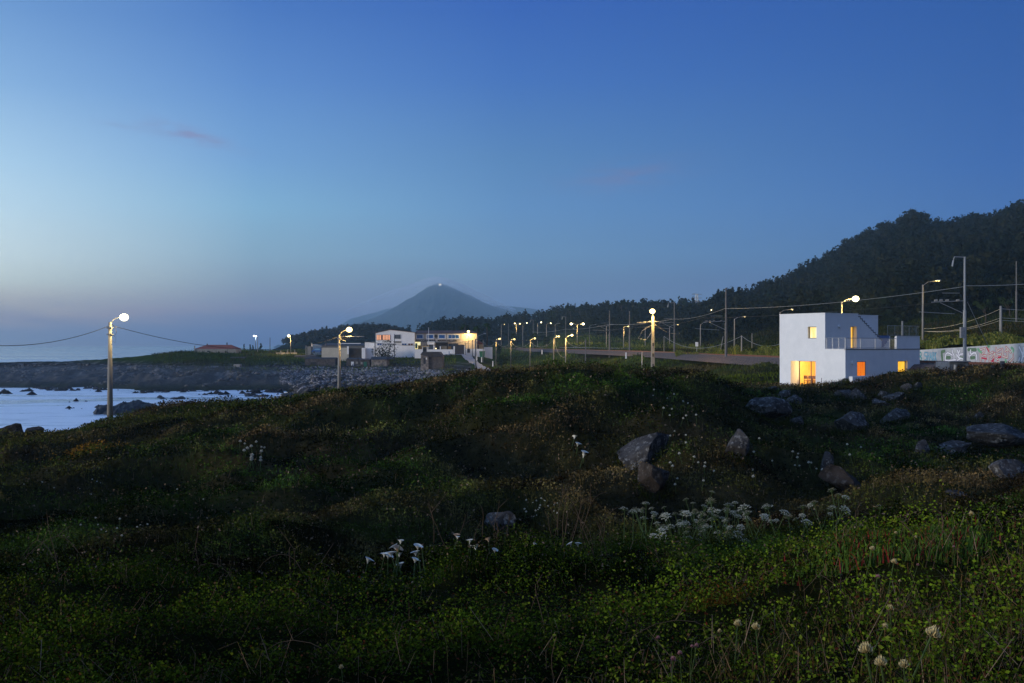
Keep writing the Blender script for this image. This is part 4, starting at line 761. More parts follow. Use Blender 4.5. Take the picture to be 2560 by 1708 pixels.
# ------------------------------------------------------------------ poles, lamps, cables
def catenary(a, b, sag, n=24):
    a, b = Vector(a), Vector(b); return [a.lerp(b, i/n)-Vector((0,0,sag*4*(i/n)*(1-i/n))) for i in range(n+1)]
def cable(a, b, sag, label, r=.02, mat=M_CABLE, group='overhead cables'):
    mb = MB(); mb.tube(catenary(a, b, sag), r, 5); o = mb.build('cable', mat); 
    return setp(o, label, 'cable', group)
def lens_glow(parent, c, r, glow): MB().ball(c, r, 10, 6, .8).build('lens', glow, parent)
PW = 1.0; LS = 1.0
def lamp_post(u, vt, vb, Y, heads, label, group, rt=.07, rb=.12, mat=M_CONC, power=0, glow=None, lr=.2, square=False, color=(1,.64,.18), name='street_lamp', cat='street lamp', toward=0.0):
    k = Y/F; x = PX(u, Y); top = (HV-vt)*k; base = min(g1(x, Y)+0.0, (HV-vb)*k)-.35
    t = empty(name, label, cat, (x, Y, base), group)
    mb = MB()
    if square: mb.hexa([(x-rb,Y-rb,base),(x+rb,Y-rb,base),(x+rb,Y+rb,base),(x-rb,Y+rb,base),(x-rt,Y-rt,top),(x+rt,Y-rt,top),(x+rt,Y+rt,top),(x-rt,Y+rt,top)])
    else: mb.tube([(x,Y,base),(x,Y,(base+top)/2),(x,Y,top)], [rb,(rb+rt)/2,rt], 10)
    mb.build('pole', mat, t, smooth=not square)
    for h in heads:
        hu, hv = h[0], h[1]; lit = h[2] if len(h) > 2 else 1
        q = P(hu, hv, Y); q = q*((Y-toward)/Y) if toward else q; YH = q.y
        if abs(hu-u)+abs(hv-vt) > 2 or toward:
            MB().tube([(x,Y,top-.15),(x+(q.x-x)*.3, Y+(YH-Y)*.3, top+(q.z-top)*.55+.05),(q.x,YH,q.z+.08)], .035 if Y < 200 else .05, 6).build('arm', M_STEEL, t)
        sg = 1 if q.x >= x else -1
        hd = MB().hexa([(q.x-.28,YH-.13,q.z+.03),(q.x+.28,YH-.13,q.z+.03),(q.x+.28,YH+.13,q.z+.03),(q.x-.28,YH+.13,q.z+.03),(q.x-.2,YH-.08,q.z+.16),(q.x+.2,YH-.08,q.z+.16),(q.x+.2,YH+.08,q.z+.16),(q.x-.2,YH+.08,q.z+.16)]).build('lamp_head', M_STEEL, t)
        if lit:
            lo = MB().ball((q.x,YH,q.z-.02), lr*LS, 18, 12, .85); l2 = lo.build('lens', glow or E_WARM, None, smooth=True); l2.data.transform(__import__('mathutils').Matrix.Translation(-t.location)); l2.parent = hd
            if power:
                ld = bpy.data.lights.new('bulb', 'POINT'); ld.energy = power*lit*PW; ld.color = color; ld.shadow_soft_size = max(.12, lr); lo = bpy.data.objects.new('bulb', ld); COL.objects.link(lo); lo.parent = hd
                lo.location = (q.x-t.location.x, YH-t.location.y-.02, q.z-t.location.z-.12-lr)
    return t, Vector((x, Y, top))
def pole(u, vt, vb, Y, label, group=None, rt=.07, rb=.11, mat=M_CONCD, square=False, name='utility_pole', cat='utility pole', lean=0):
    k = Y/F; x = PX(u, Y); top = (HV-vt)*k; base = min(g1(x, Y), (HV-vb)*k)-.35; mb = MB(); mb.tube([(x-lean,Y,base),(x,Y,top)], [rb,rt], 8); o = mb.build(name, mat, smooth=True, origin=(x-lean,Y,base)); setp(o, label, cat, group); return o, Vector((x,Y,top))

GC = 'concrete lamp posts along the coastal road'
t1, T1 = lamp_post(275, 806, 1062, 78, [(310,793)], 'nearest tall concrete lamp post by the sea at left, brightly lit', GC, .13, .24, M_CONC, 620, E_PALE, .33, color=(1,.74,.30))
t2, T2 = lamp_post(848, 837, 985, 134, [(873,824)], 'lit concrete lamp post rising from the dune in front of the pebble beach', GC, .13, .26, M_CONC, 1500, E_WARM, .40, color=(1,.62,.16))
for s in (t1, t2):        # clamps and loops of cable near the top
    pass
b = MB(); b.tube([T1+Vector((.12,0,-.15)), T1+Vector((.42,0,-.35)), T1+Vector((.5,0,-.8)), T1+Vector((.35,0,-1.1)), T1+Vector((.15,0,-1.0))], .02, 5); b.tube([T1+Vector((.1,0,-1.4)), T1+Vector((.4,0,-1.6)), T1+Vector((.48,0,-1.1))], .012, 5); b.build('cable_loop', M_CABLE, t1)
for za, zb in ((-.5,-.38),(-1.0,-.9)): MB().box(T1.x-.19, T1.x+.19, 77.8, 78.2, T1.z+za, T1.z+zb).build('clamp', M_STEEL, t1)
b = MB(); b.tube([T2+Vector((.2,-.2,-.25)), T2+Vector((3.4,-.2,-.25))], .05, 5); b.tube([T2+Vector((-.5,0,-.3)), T2+Vector((.9,0,-.9))], .03, 5); b.build('cross_arm', M_STEEL, t2)
for za, zb in ((-.6,-.45),(-1.3,-1.15)): MB().box(T2.x-.22, T2.x+.22, 133.8, 134.2, T2.z+za, T2.z+zb).build('clamp', M_STEEL, t2)
t3, T3 = lamp_post(1632, 790, 930, 150, [(1631,778)], 'tall square tapering concrete lamp post with slots, behind the central mound, brightly lit', GC, .17, .27, M_CONC, 3000, E_WARM, .42, square=True, toward=1.3, color=(1,.62,.16))
b = MB()
for fz in (.08,.26,.44): 
    zz = t3.location.z+ (T3.z-t3.location.z)*fz+.4; MB().box(T3.x-.09, T3.x+.09, 149.70, 149.80, zz, zz+.5).build('slot', M_DARK, t3)
b = MB(); b.tube([T3+Vector((-2.4,0,-1.0)), T3+Vector((.9,0,-.8))], .05, 5); b.tube([T3+Vector((-.2,-.3,-1.4)), T3+Vector((-1.6,-.3,-2.2)), T3+Vector((-2.2,-.3,-3.4)), T3+Vector((-1.0,-.3,-3.6)), T3+Vector((-.2,-.3,-2.4))], .03, 5); b.build('cable_bracket', M_STEEL, t3)
PW = 18.0; GR = 'dark wooden poles in the row beside the coastal road'
row = [ # u, vt, vb, Y, head, label
 (1163,854,899,320,None,'dark pole nearest the factory yard gate'),(1181,850,899,318,None,'thin dark pole left of the tall unlit lamp post'),
 (1208,851,906,305,None,'dark pole beside the green bin'),(1240,850,911,290,(1250,847,.5),'road pole with a small lamp at the bend of the pale road'),
 (1277,852,918,272,(1286,848,.5),'road pole with a small lamp, next right of the road bend'),(1325,852,916,255,(1337,846,.5),'road pole with a small lamp in front of the dark tree clump'),
 (1384,847,914,238,(1397,841,.6),'road pole whose slack cable drops to the next pole'),(1414,845,912,226,(1430,838,1.2),'bright-topped road pole below the twin lamps'),(1464,847,912,215,None,'dark pole with a box halfway up, above the central mound')]
TOPS = []
for (u, vt, vb, Y, hd, lab) in row:
    if hd: q, tp = lamp_post(u, vt, vb, Y, [hd], lab, GR, .10, .15, M_CONC if hd[2] > 1 else M_CONCD, 260, E_WARM if hd[2] > 1 else E_DIM, .26)
    else: q, tp = pole(u, vt, vb, Y, lab, GR, .10, .15)
    TOPS.append(tp)
q, T9 = lamp_post(1189, 847, 951, 195, [(1212,835,0)], 'tall dark unlit lamp post in front of the pale road', GC, .12, .19, M_CONCD)
b = MB(); b.tube([T9+Vector((-.1,-.2,-.9)), T9+Vector((.5,-.2,-.3))], .04, 5).build('bracket', M_STEEL, q)
far = [ # u, vt, vb, Y, heads, power, glow, lens, label, mat
 (644,841,886,380,[(641,841,0)],0,None,.2,'unlit thin pole just right of the white twin lamps on the point',M_CONC),
 (639,842,876,420,[(640,840.6,1),(635,840,.5)],200,E_COOL,.5,'white-lit twin lamp post on the point beyond the red-roofed house',M_DARK),
 (727,843,890,345,[(722,840,1)],500,E_PALE,.6,'lit lamp post left of the blue shed on the coastal flat',M_CONC),
 (815,841,888,330,[(820,842,0)],0,None,.2,'unlit lamp post in front of the long white yard wall',M_DARK),
 (1171,830,878,330,[(1171,829,1)],420,E_WARM,.55,'lit yard lamp on a short pale post at the factory gable',M_CONC),
 (1253,812,824,520,[(1261,811,.4)],0,E_DIM,.25,'leftmost small road lamp in the woods above the palms',M_CONC),
 (1291,810,826,510,[(1287,808.7,1),(1300,809.4,1)],300,E_WARM,.38,'short twin-headed lamp, left of the two twin-headed ones',M_CONC),
 (1307,811,842,480,[(1317,807.5,.6)],60,E_PALE,.3,'pale pole lamp right of the short twin-headed lamp',M_CONC),
 (1344,809,842,450,[(1353,806,.8)],80,E_PALE,.36,'pale pole lamp above the biggest dark tree',M_CONC),
 (1366,811,858,420,[(1377,808,.6)],60,E_PALE,.3,'pale pole lamp above the right end of the tree clump',M_CONC),
 (1388,811,852,400,[(1399,809,0)],0,None,.2,'dark unlit pole lamp between the clump and the twin lamps',M_CONCD),
 (1443,812,864,390,[(1428,810,1),(1458,810,1)],700,E_PALE,.60,'tall pole with two bright lamps on opposite arms above the field',M_CONC),
 (1474,815,876,345,[(1489,812,0)],0,None,.2,'dark unlit pole lamp right of the twin lamps',M_CONCD),
 (1516,816,874,335,[(1532,812,0)],0,None,.2,'unlit lamp between the lit field and the yellow-lit bent lamp',M_CONC),
 (1559,818,872,330,[(1571,816,.9)],500,E_DIM,.30,'yellow-lit lamp with a short bent arm in the middle of the field',M_CONC),
 (1613,819,870,325,[(1628,816,0)],0,None,.2,'unlit pale lamp post just left of the bright square post',M_CONC),
 (1674,817,883,300,[(1695,812,.25)],120,E_DIM,.16,'faintly lit lamp right of the bright square post',M_CONC),
 (1751,811,886,268,[(1775,805,.25)],140,E_DIM,.16,'faintly lit lamp in the middle of the weedy trackside',M_CONC),
 (1836,797,888,225,[(1862,792,.25)],160,E_DIM,.16,'faintly lit tall lamp just left of the dark rail mast by the house',M_CONC),
 (1950,780,892,190,[(1981,774,.25)],160,E_DIM,.16,'faintly lit lamp whose head shows above the left roof corner of the white house',M_CONC),
 (2104,755,890,165,[(2139,747,1)],1500,E_PALE,.70,'brightly lit lamp rising behind the roof of the white house',M_CONC),
 (2307,712,880,138,[(2347,702,.3)],260,E_DIM,.16,'tall faintly lit lamp standing behind the painted wall right of the house',M_CONC),
]
GF = 'street lamps along the road beyond the railway'; PW = 7.0; LS = .78
for (u, vt, vb, Y, hs, pw, gl, lr, lab, mt) in far:
    lamp_post(u, vt, vb, Y, hs, lab, GF if u > 1200 else None, .09, .16, mt, pw, gl, lr, color=(1,.66,.20) if gl is not E_COOL else (.8,.95,1))
for (u, v, Y, lab) in ((1776,775,430,'left light of the left pair shining among the trees'),(1793,778,430,'right light of the left pair shining among the trees'),(1843,772,420,'small lone light among the trees above the trackside'),(1884,771,400,'brightest light among the trees left of the rail mast')):
    x = PX(u, Y); lamp_post(u, v-2, 812, Y, [(u+2.5,v)], lab, 'lamps shining among the trees', .07, .10, M_CONCD, 30, E_PALE, .25 if u < 1880 else .38)
# catenary masts of the railway
GM = 'railway catenary masts'
def mast(u, vt, vb, Y, label, gantry=0, canti=0, r=.11, side=-1):
    k = Y/F; x = PX(u, Y); top = (HV-vt)*k; base = min(g1(x, Y), (HV-vb)*k)-.3; t = empty('rail_mast', label, 'rail mast', (x, Y, base), GM)
    MB().tube([(x,Y,base),(x,Y,base+(top-base)*.52)], [r*1.5,r*1.4], 8).tube([(x,Y,base+(top-base)*.52),(x,Y,top)], [r,r*.85], 8).build('post', M_STEEL if Y < 110 else M_CONCD, t)
    if gantry:
        b = MB(); g = gantry*k; b.tube([(x,Y,top-.05),(x+side*g,Y,top)], .05, 5); b.tube([(x+side*g,Y,top),(x+side*g*1.1,Y,top-.35)], .04, 5); b.tube([(x+side*g*1.1,Y,top-.35),(x+side*g*1.2,Y,top-.95)], .08, 6); b.build('top_arm', M_STEEL, t)
    if canti:
        b = MB(); zc = canti; b.tube([(x,Y,zc),(x+side*3.3,Y,zc-.15)], .04, 5); b.tube([(x,Y,zc-1.3),(x+side*2.4,Y,zc-.2)], .035, 5); b.tube([(x+side*.5,Y,zc+.75),(x+side*2.2,Y,zc+.75)], .03, 5); b.tube([(x+side*1.0,Y,zc-1.3),(x+side*4.5,Y,zc-1.1)], .03, 5); b.build('cantilever', M_STEEL, t)
        b = MB()
        for q in (.55,1.6,2.2,2.7): b.tube([(x+side*q,Y,zc+.03),(x+side*(q+.28),Y,zc+.01)], .11, 8)
        b.build('insulator', M_CONC if Y < 110 else M_CONCD, t)
    return t, Vector((x, Y, top))
m1, TM1 = mast(2412, 642, 906, 98, 'tallest rail mast, in front of the painted wall, with stay cable', 26, (HV-752)*98/F, .12)
kx = PX(2412,98); b = MB(); b.tube([(kx+.25,98,(HV-755)*98/F),(PX(2472,99),99,(HV-868)*99/F)], .03, 6).build('stay_cable', M_STEEL, m1)
b = MB(); b.box(kx-.45,kx-.12,97.8,98.15,(HV-845)*98/F,(HV-818)*98/F).build('equipment_box', M_STEEL, m1)
m2, TM2 = mast(1815, 720, 892, 146, 'dark rail mast just left of the white house', 0, (HV-803)*146/F, .13)
m3, TM3 = mast(1686, 757, 883, 205, 'rail mast with a square top arm, right of the bright square lamp post', 14, (HV-806)*205/F, .13)
m4, TM4 = mast(1524, 777, 878, 262, 'thick dark rail mast left of the yellow-lit bent lamp', 0, (HV-815)*262/F, .16)
m5, TM5 = mast(1574, 778, 880, 258, 'rail mast right of the yellow-lit bent lamp', 0, 0, .15)
m6, TM6 = mast(1414.5, 792, 872, 345, 'thin grey rail mast rising above the bright-topped road pole', 8, 0, .13)
m7, TM7 = mast(1333, 800, 868, 430, 'thin far rail mast behind the biggest dark tree', 6, 0, .13)
m8, TM8 = mast(2541, 653, 750, 185, 'pale mast on the slope at the right edge', 0, 0, .12)
pole(1271, 808, 868, 440, 'thin dark far pole left of the tree clump', None, .10, .14)
pole(675, 844, 884, 380, 'dark unlit pole on the coastal flat between the white twin lamps and the lit lamp', None, .10, .15)
pole(986, 835, 876, 322, 'dark pole in front of the white factory gable', None, .10, .14, M_DARK)
pole(1071.5, 819, 874, 326, 'thin pale flagpole in front of the factory', None, .05, .08, M_WPAINT, name='flagpole', cat='flagpole')
pole(1605, 880, 930, 152, 'short thin grey post left of the bright square lamp post', None, .07, .09, M_STEEL)
pole(1854, 839, 888, 150, 'short yellow-lit forked post left of the rail mast by the house', None, .08, .13, M_CONC)
pole(1808, 841, 866, 210, 'leaning thin pole in the scrub beyond the track', None, .06, .08, M_CONC, lean=.7)
pole(1880, 833, 866, 200, 'thin upright pole in the scrub left of the white house', None, .06, .08, M_CONC)
pole(1660, 841, 882, 215, 'short grey pole left of the rail mast with the square top arm', None, .06, .09, M_CONC)
pole(2256, 803, 860, 112, 'short lit pole standing behind the terrace railing', None, .10, .16, M_CONC)
q, T25 = pole(2502, 765, 868, 122, 'lit concrete cable pole behind the painted wall at right', None, .14, .20, M_CONC)
pole(2482, 913, 928, 73, 'dark wooden post stump before the painted wall, the left one', None, .14, .16, M_DARK, name='wooden_post', cat='post')
pole(2506, 903, 926, 72, 'taller dark wooden post stump before the painted wall, the right one', None, .17, .19, M_DARK, name='wooden_post', cat='post')
pole(2388, 912, 930, 74.5, 'pale short post in front of the stone hut by the wall', None, .10, .12, M_CONC, name='stone_post', cat='post')
# signal beside the track
t = empty('track_signal', 'small white trackside signal box on a post in the weeds', 'signal', (PX(1742,210),210,-1.8)); MB().tube([(PX(1742,210),210,-2.2),(PX(1742,210),210,-.2)], .06, 6).build('post', M_STEEL, t); MB().box(PX(1742,210)-.28,PX(1742,210)+.28,209.8,210.1,-.35,.55).build('signal_box', M_WPAINT, t)
for u, v, Y, lab in ((1565,886,210,'white marker post beside the track in the middle of the bank'),(1355,878,290,'white marker post on the bank at the far bend of the track')):
    x = PX(u,Y); z = (HV-v)*Y/F; b = MB(); b.hexa([(x-.16,Y-.1,z-.9),(x+.16,Y-.1,z-.9),(x+.16,Y+.1,z-.9),(x-.16,Y+.1,z-.9),(x-.13,Y-.08,z+.35),(x+.13,Y-.08,z+.35),(x+.13,Y+.08,z+.35),(x-.13,Y+.08,z+.35)]); b.tube([(x,Y,z+.35),(x,Y,z+.42)], .05, 6); o = b.build('marker_post', M_WPAINT, origin=(x,Y,z-.9)); setp(o, lab, 'marker post')
# cables
cable((PX(-330,60),60,(HV-800)*60/F), T1+Vector((-.13,0,-.3)), 1.55, 'black cable sagging from the left edge to the nearest lamp post', .022)
cable(T1+Vector((.3,0,-.3)), T2+Vector((-.1,0,-.3)), 1.75, 'long black cable sagging over the bay between the first two lamp posts', .022)
cable(T2+Vector((.2,0,-.4)), T9+Vector((0,0,-.2)), 1.1, 'cable crossing in front of the factory sign', .03)
cable(T9+Vector((0,0,-.1)), T3+Vector((0,0,-.9)), 1.2, 'thick black cable climbing from the unlit post to the bright square lamp post', .045)
cable(T3+Vector((.1,0,-1)), (PX(1700,120),120,(HV-835)*120/F), .5, 'thin cable falling right from the bright square lamp post', .02)
nm = ['first','second','third','fourth','fifth','sixth','seventh','eighth']
for i in range(len(TOPS)-1):
    a, b_ = TOPS[i], TOPS[i+1]; cable(a-Vector((0,0,.3)), b_-Vector((0,0,.3 if i != 6 else 4.2)), (1.5 if i > 1 else .6), 'slack cable over the %s gap of the coastal road pole row, counting from the factory' % nm[i], .028, M_CONC if i > 1 else M_CABLE)
w = Vector((0,0,0)); GW = 'railway overhead wires'
ms = [TM1, TM2, TM3, TM4, TM6, TM7]; hz = [5.7, 5.3, 5.3, 5.4, 5.4, 5.5]
lb = ['from the tallest mast to the mast left of the house','from the mast left of the house to the square-armed mast','from the square-armed mast to the thick dark mast','from the thick dark mast to the thin grey mast','from the thin grey mast to the far mast']
for i in range(5):
    a, b_ = ms[i], ms[i+1]; cable((a.x-.2,a.y,hz[i]), (b_.x-.2,b_.y,hz[i+1]), .5, 'upper wire '+lb[i], .022+.012*(i > 1), M_STEEL, GW)
    cable((a.x-3,a.y,4.1), (b_.x-3,b_.y,3.9), .25, 'contact wire '+lb[i], .018+.010*(i > 1), M_CABLE, GW)
cable((TM1.x,98,5.8), (PX(2700,92),92,6.0), .15, 'upper wire leaving the tallest mast for the right edge', .022, M_STEEL, GW)
for dz1, dz2, lab in ((-.35,-.35,'top'),(-1.45,-1.2,'middle'),(-1.75,-1.75,'lowest')):
    cable(T25+Vector((0,0,dz1)), (PX(2310,150),150,(HV-(822 if dz1 > -1 else 828))*150/F), .6, lab+' cable sagging left from the cable pole behind the wall', .025, M_STEEL)
    cable(T25+Vector((0,0,dz1)), (PX(2750,118),118,T25.z+dz1+.1), .3, lab+' cable leaving the cable pole for the right edge', .025, M_STEEL)
e0 = Vector((PX(1660,215),215,(HV-841)*215/F)); e1 = Vector((PX(1854,150),150,(HV-840)*150/F))
cable(e0, e1, 2.2, 'slack cable from the short grey pole to the forked post', .03, M_STEEL); cable(e1, (PX(1955,140),140,(HV-858)*140/F), .9, 'slack cable from the forked post to the white house', .025, M_STEEL)
# lattice pylon
t = empty('lattice_pylon', 'steel lattice power pylon on the skyline between ridge and hill', 'pylon', (PX(1742,640),640,16)); b = MB(); x = PX(1742,640); zt = (HV-735)*640/F; z0 = 14
for sx_ in (-1,1):
    for sy in (-1,1): b.tube([(x+sx_*1.5,640+sy*1.5,z0),(x+sx_*.5,640+sy*.5,zt)], .16, 4)
for i in range(9):
    za = z0+(zt-z0)*i/9; zb = z0+(zt-z0)*(i+1)/9; wa = 1.5-i/9; wb = 1.5-(i+1)/9; b.tube([(x-wa,638.5,za),(x+wb,638.5,zb)], .09, 4); b.tube([(x+wa,638.5,za),(x-wb,638.5,zb)], .09, 4)
b.build('tower', M_STEEL, t)
for fz in (.99,.86,.73): 
    b = MB(); zz = z0+(zt-z0)*fz; b.tube([(x-3.2,640,zz),(x+3.2,640,zz)], .16, 4); b.tube([(x-3.2,640,zz),(x,640,zz+.9)], .08, 4); b.build('cross_arm', M_STEEL, t)
b = MB(); c = P(2277, 527, 705); b.tube([(c.x,c.y,c.z-3),(c.x,c.y,c.z+2)], .25, 5); b.tube([(c.x-1.1,c.y,c.z+.8),(c.x+1.1,c.y,c.z+.8)], .2, 4); o = b.build('summit_cross', M_DARK, origin=(c.x,c.y,c.z-3)); setp(o, 'tiny cross-shaped marker on the rocky hill summit', 'cross')
for i, (u, v, w_, h, lab) in enumerate(((2290,540,70,24,'bare rocky summit of the hill'),(2262,552,40,18,'pale crag left of the summit'),(2228,572,24,14,'small pale crag lower on the left shoulder'),(2300,556,46,16,'crag ledge just under the summit'),(2205,590,20,10,'tiny crag on the lower left shoulder'))):
    rock(u, v, w_, h, 700, lab, M_ROCK, 500+i, name='crag', cat='crag')

# ------------------------------------------------------------------ the white house
A = Vector((26.42, 84.0, 0)); DR = Vector((math.cos(R(33)), math.sin(R(33)), 0)); DL = Vector((-math.sin(R(33)), math.cos(R(33)), 0))
B_ = A-DL*2.07
def on_plane(O, D, u, v):
    k = (u-1280)/F; s = (k*O.y-O.x)/(D.x-k*D.y); y = O.y+s*D.y; return s, (HV-v)*y/F
house = empty('white_house', 'modern white cubic house with lit orange windows, outside stair and roof terrace', 'house', (30, 87, -3.8))
ZB, ZT, ZU = -4.2, -.40, 2.65
def wall_open(mb, O, D, Nin, s0, s1, z0, z1, ops):
    """wall face along D, openings (sa,sb,za,zb,depth) with reveals going in along Nin"""
    ss = sorted({s0, s1}|{o[0] for o in ops}|{o[1] for o in ops}); zs = sorted({z0, z1}|{o[2] for o in ops}|{o[3] for o in ops})
    q = lambda s, z, d=0: O+D*s+Nin*d+Vector((0,0,z))
    for a, b in zip(ss, ss[1:]):
        for c, d in zip(zs, zs[1:]):
            if any(o[0] <= a+1e-6 and b <= o[1]+1e-6 and o[2] <= c+1e-6 and d <= o[3]+1e-6 for o in ops): continue
            mb.add([q(a,c), q(b,c), q(b,d), q(a,d)], [(0,1,2,3)])
    for (a, b, c, d, dp) in ops:
        mb.add([q(a,c),q(a,c,dp),q(a,d,dp),q(a,d)], [(0,1,2,3)]); mb.add([q(b,c),q(b,c,dp),q(b,d,dp),q(b,d)], [(0,1,2,3)])
        mb.add([q(a,d),q(a,d,dp),q(b,d,dp),q(b,d)], [(0,1,2,3)]); mb.add([q(a,c),q(a,c,dp),q(b,c,dp),q(b,c)], [(0,1,2,3)])
tf = lambda u, v: on_plane(A, DL, u, v)
sa = lambda u, v: on_plane(A, DR, u, v)
sb = lambda u, v: on_plane(B_, DR, u, v)
TL = tf(1949.3, 862)[0]; SR = sa(2218, 862)[0]; BR = sb(2299.5, 862)[0]; DEEP = TL
# openings on the white front (t decreases to the right)
def opf(u0, u1, v0, v1, dp):
    a, z1 = tf(u0, v0); b, _ = tf(u1, v0); z0 = tf((u0+u1)/2, v1)[1]; return (min(a,b), max(a,b), z0, z1, dp)
w_small = opf(2019.5, 2041, 817, 846.5, .26); w_big = opf(1977, 2039, 902.5, 966, 1.15)
mb = MB()
wall_open(mb, A, DL, DR, -2.07, TL, ZB, ZT, [w_big]); wall_open(mb, A, DL, DR, 0, TL, ZT, ZU, [w_small])
def opr(fn, u0, u1, v0, v1, dp):
    a, z1 = fn(u0, v0); b, _ = fn(u1, v0); z0 = fn((u0+u1)/2, v1)[1]; return (min(a,b), max(a,b), z0, z1, dp)
w_door = opr(sa, 2127, 2142, 816.5, 871.5, .45); w_red = opr(sb, 2142.5, 2164.5, 904, 942, .06); w_yel = opr(sb, 2245, 2269, 903, 937, .30)
wall_open(mb, B_, DR, DL, 0, BR, ZB, ZT, [w_red, w_yel])
# upper wall towards the terrace: wall in front of the stair, stepped edge
zA = lambda s: s
S_T = sa(2152, 790)[0]; wall_open(mb, A, DR, DL, 0, S_T-.35, ZT, ZU, [w_door])
n = 11; s0, z0 = S_T-.35, ZU-.18; s1, z1 = sa(2204, 852)[0], .34
prof = [(s0, ZU), (s0, z0)]
poly = []
ds, dz = (s1-s0)/n, (z0-z1)/n
zz, ss_ = z0, s0
steps = []
for i in range(n): steps += [(ss_, zz), (ss_+ds, zz)]; ss_ += ds; zz -= dz
steps += [(ss_, zz)]
qq = lambda s, z, d=0: A+DR*s+DL*d+Vector((0,0,z))
for i in range(n):
    a = s0+ds*i; top = z0-dz*i; mb.add([qq(a,ZT), qq(a+ds,ZT), qq(a+ds,top), qq(a,top)], [(0,1,2,3)])
    mb.add([qq(a,top), qq(a+ds,top), qq(a+ds,top,.95), qq(a,top,.95)], [(0,1,2,3)]); mb.add([qq(a+ds,top), qq(a+ds,top-dz), qq(a+ds,top-dz,.95), qq(a+ds,top,.95)], [(0,1,2,3)])
mb.add([qq(s0,z0), qq(s0,ZU), qq(s0,ZU,.95), qq(s0,z0,.95)], [(0,1,2,3)])
# wall behind the stair and the remaining sides, roofs
mb.add([qq(s0-.0,ZT,.95), qq(SR,ZT,.95), qq(SR,ZU-.06,.95), qq(s0,ZU-.06,.95)], [(0,1,2,3)])
mb.add([qq(SR,ZT,.95), qq(SR,ZT,DEEP), qq(SR,ZU-.06,DEEP), qq(SR,ZU-.06,.95)], [(0,1,2,3)])
mb.add([qq(0,ZT,DEEP), qq(SR,ZT,DEEP), qq(SR,ZU-.06,DEEP), qq(0,ZU-.06,DEEP)], [(0,1,2,3)])
mb.add([qq(0,ZU-.10), qq(s0,ZU-.10), qq(s0,ZU-.10,DEEP), qq(0,ZU-.10,DEEP)], [(0,1,2,3)]); mb.add([qq(s0,ZU-.30,.95), qq(SR,ZU-.30,.95), qq(SR,ZU-.30,DEEP), qq(s0,ZU-.30,DEEP)], [(0,1,2,3)])
q2 = lambda s, z, d=0: B_+DR*s+DL*d+Vector((0,0,z)); DB = TL+2.07
mb.add([q2(BR,ZB), q2(BR,ZB,DB), q2(BR,ZT,DB), q2(BR,ZT)], [(0,1,2,3)]); mb.add([q2(0,ZB,DB), q2(BR,ZB,DB), q2(BR,ZT,DB), q2(0,ZT,DB)], [(0,1,2,3)])
mb.build('wall', M_WHITE, house)
# terrace floor slab + thin dark drip edge, copings
b = MB(); b.add([q2(.0,ZT-.05), q2(BR,ZT-.05), q2(BR,ZT-.05,DB), q2(0,ZT-.05,DB)], [(0,1,2,3)]); b.build('terrace_floor', M_CONC, house)
def strip(mbx, q, s0, s1, z0, z1, out=.03, d0=0): mbx.hexa([q(s0,z0,-out+d0), q(s1,z0,-out+d0), q(s1,z0,.12+d0), q(s0,z0,.12+d0), q(s0,z1,-out+d0), q(s1,z1,-out+d0), q(s1,z1,.12+d0), q(s0,z1,.12+d0)])
qf = lambda t, z, d=0: A+DL*t+DR*d+Vector((0,0,z))
b = MB(); strip(b, q2, -.03, BR+.03, ZT-.02, ZT+.05); b.build('terrace_edge', M_CONCD, house)
b = MB(); strip(b, qf, -2.10, -.02, ZT+.001, ZT+.052); strip(b, qf, -.02, TL+.02, ZU, ZU+.05); strip(b, qq, -.02, s0, ZU+.002, ZU+.052); strip(b, qq, s0, SR, ZU-.06, ZU-.01, d0=.95); b.build('coping', M_WPAINT, house)
# stair trim: dark folded edge along the steps
b = MB()
for i in range(n):
    a = s0+ds*i; top = z0-dz*i; b.hexa([qq(a,top-.07,-.02), qq(a+ds,top-.07,-.02), qq(a+ds,top-.07,.02), qq(a,top-.07,.02), qq(a,top+.012,-.02), qq(a+ds,top+.012,-.02), qq(a+ds,top+.012,.02), qq(a,top+.012,.02)])
    b.hexa([qq(a+ds-.06,top-dz,-.022), qq(a+ds+.02,top-dz,-.022), qq(a+ds+.02,top-dz,.018), qq(a+ds-.06,top-dz,.018), qq(a+ds-.06,top+.012,-.022), qq(a+ds+.02,top+.012,-.022), qq(a+ds+.02,top+.012,.018), qq(a+ds-.06,top+.012,.018)])
b.build('stair_edge', M_CONCD, house)
# raised parapet block at the right end and stepped panel with the stair opening's shade painted blue
SP = sb(2242, 862)[0]; ZP = .70
b = MB(); b.hexa([q2(SP,ZT+.052,.0), q2(BR,ZT+.052,.0), q2(BR,ZT+.052,.22), q2(SP,ZT+.052,.22), q2(SP,ZP,.0), q2(BR,ZP,.0), q2(BR,ZP,.22), q2(SP,ZP,.22)]); b.build('terrace_parapet', M_WHITE, house)
b = MB(); strip(b, q2, SP-.02, BR+.03, ZP+.001, ZP+.05); b.build('parapet_coping', M_WPAINT, house)
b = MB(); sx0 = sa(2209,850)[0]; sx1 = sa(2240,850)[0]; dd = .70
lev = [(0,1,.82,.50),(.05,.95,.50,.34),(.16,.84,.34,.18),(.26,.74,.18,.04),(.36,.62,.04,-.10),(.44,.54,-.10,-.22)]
for a, c, zt_, zb_ in lev: b.hexa([qq(sx0+(sx1-sx0)*a,zb_,dd), qq(sx0+(sx1-sx0)*c,zb_,dd), qq(sx0+(sx1-sx0)*c,zb_,dd+.2), qq(sx0+(sx1-sx0)*a,zb_,dd+.2), qq(sx0+(sx1-sx0)*a,zt_,dd), qq(sx0+(sx1-sx0)*c,zt_,dd), qq(sx0+(sx1-sx0)*c,zt_,dd+.2), qq(sx0+(sx1-sx0)*a,zt_,dd+.2)])
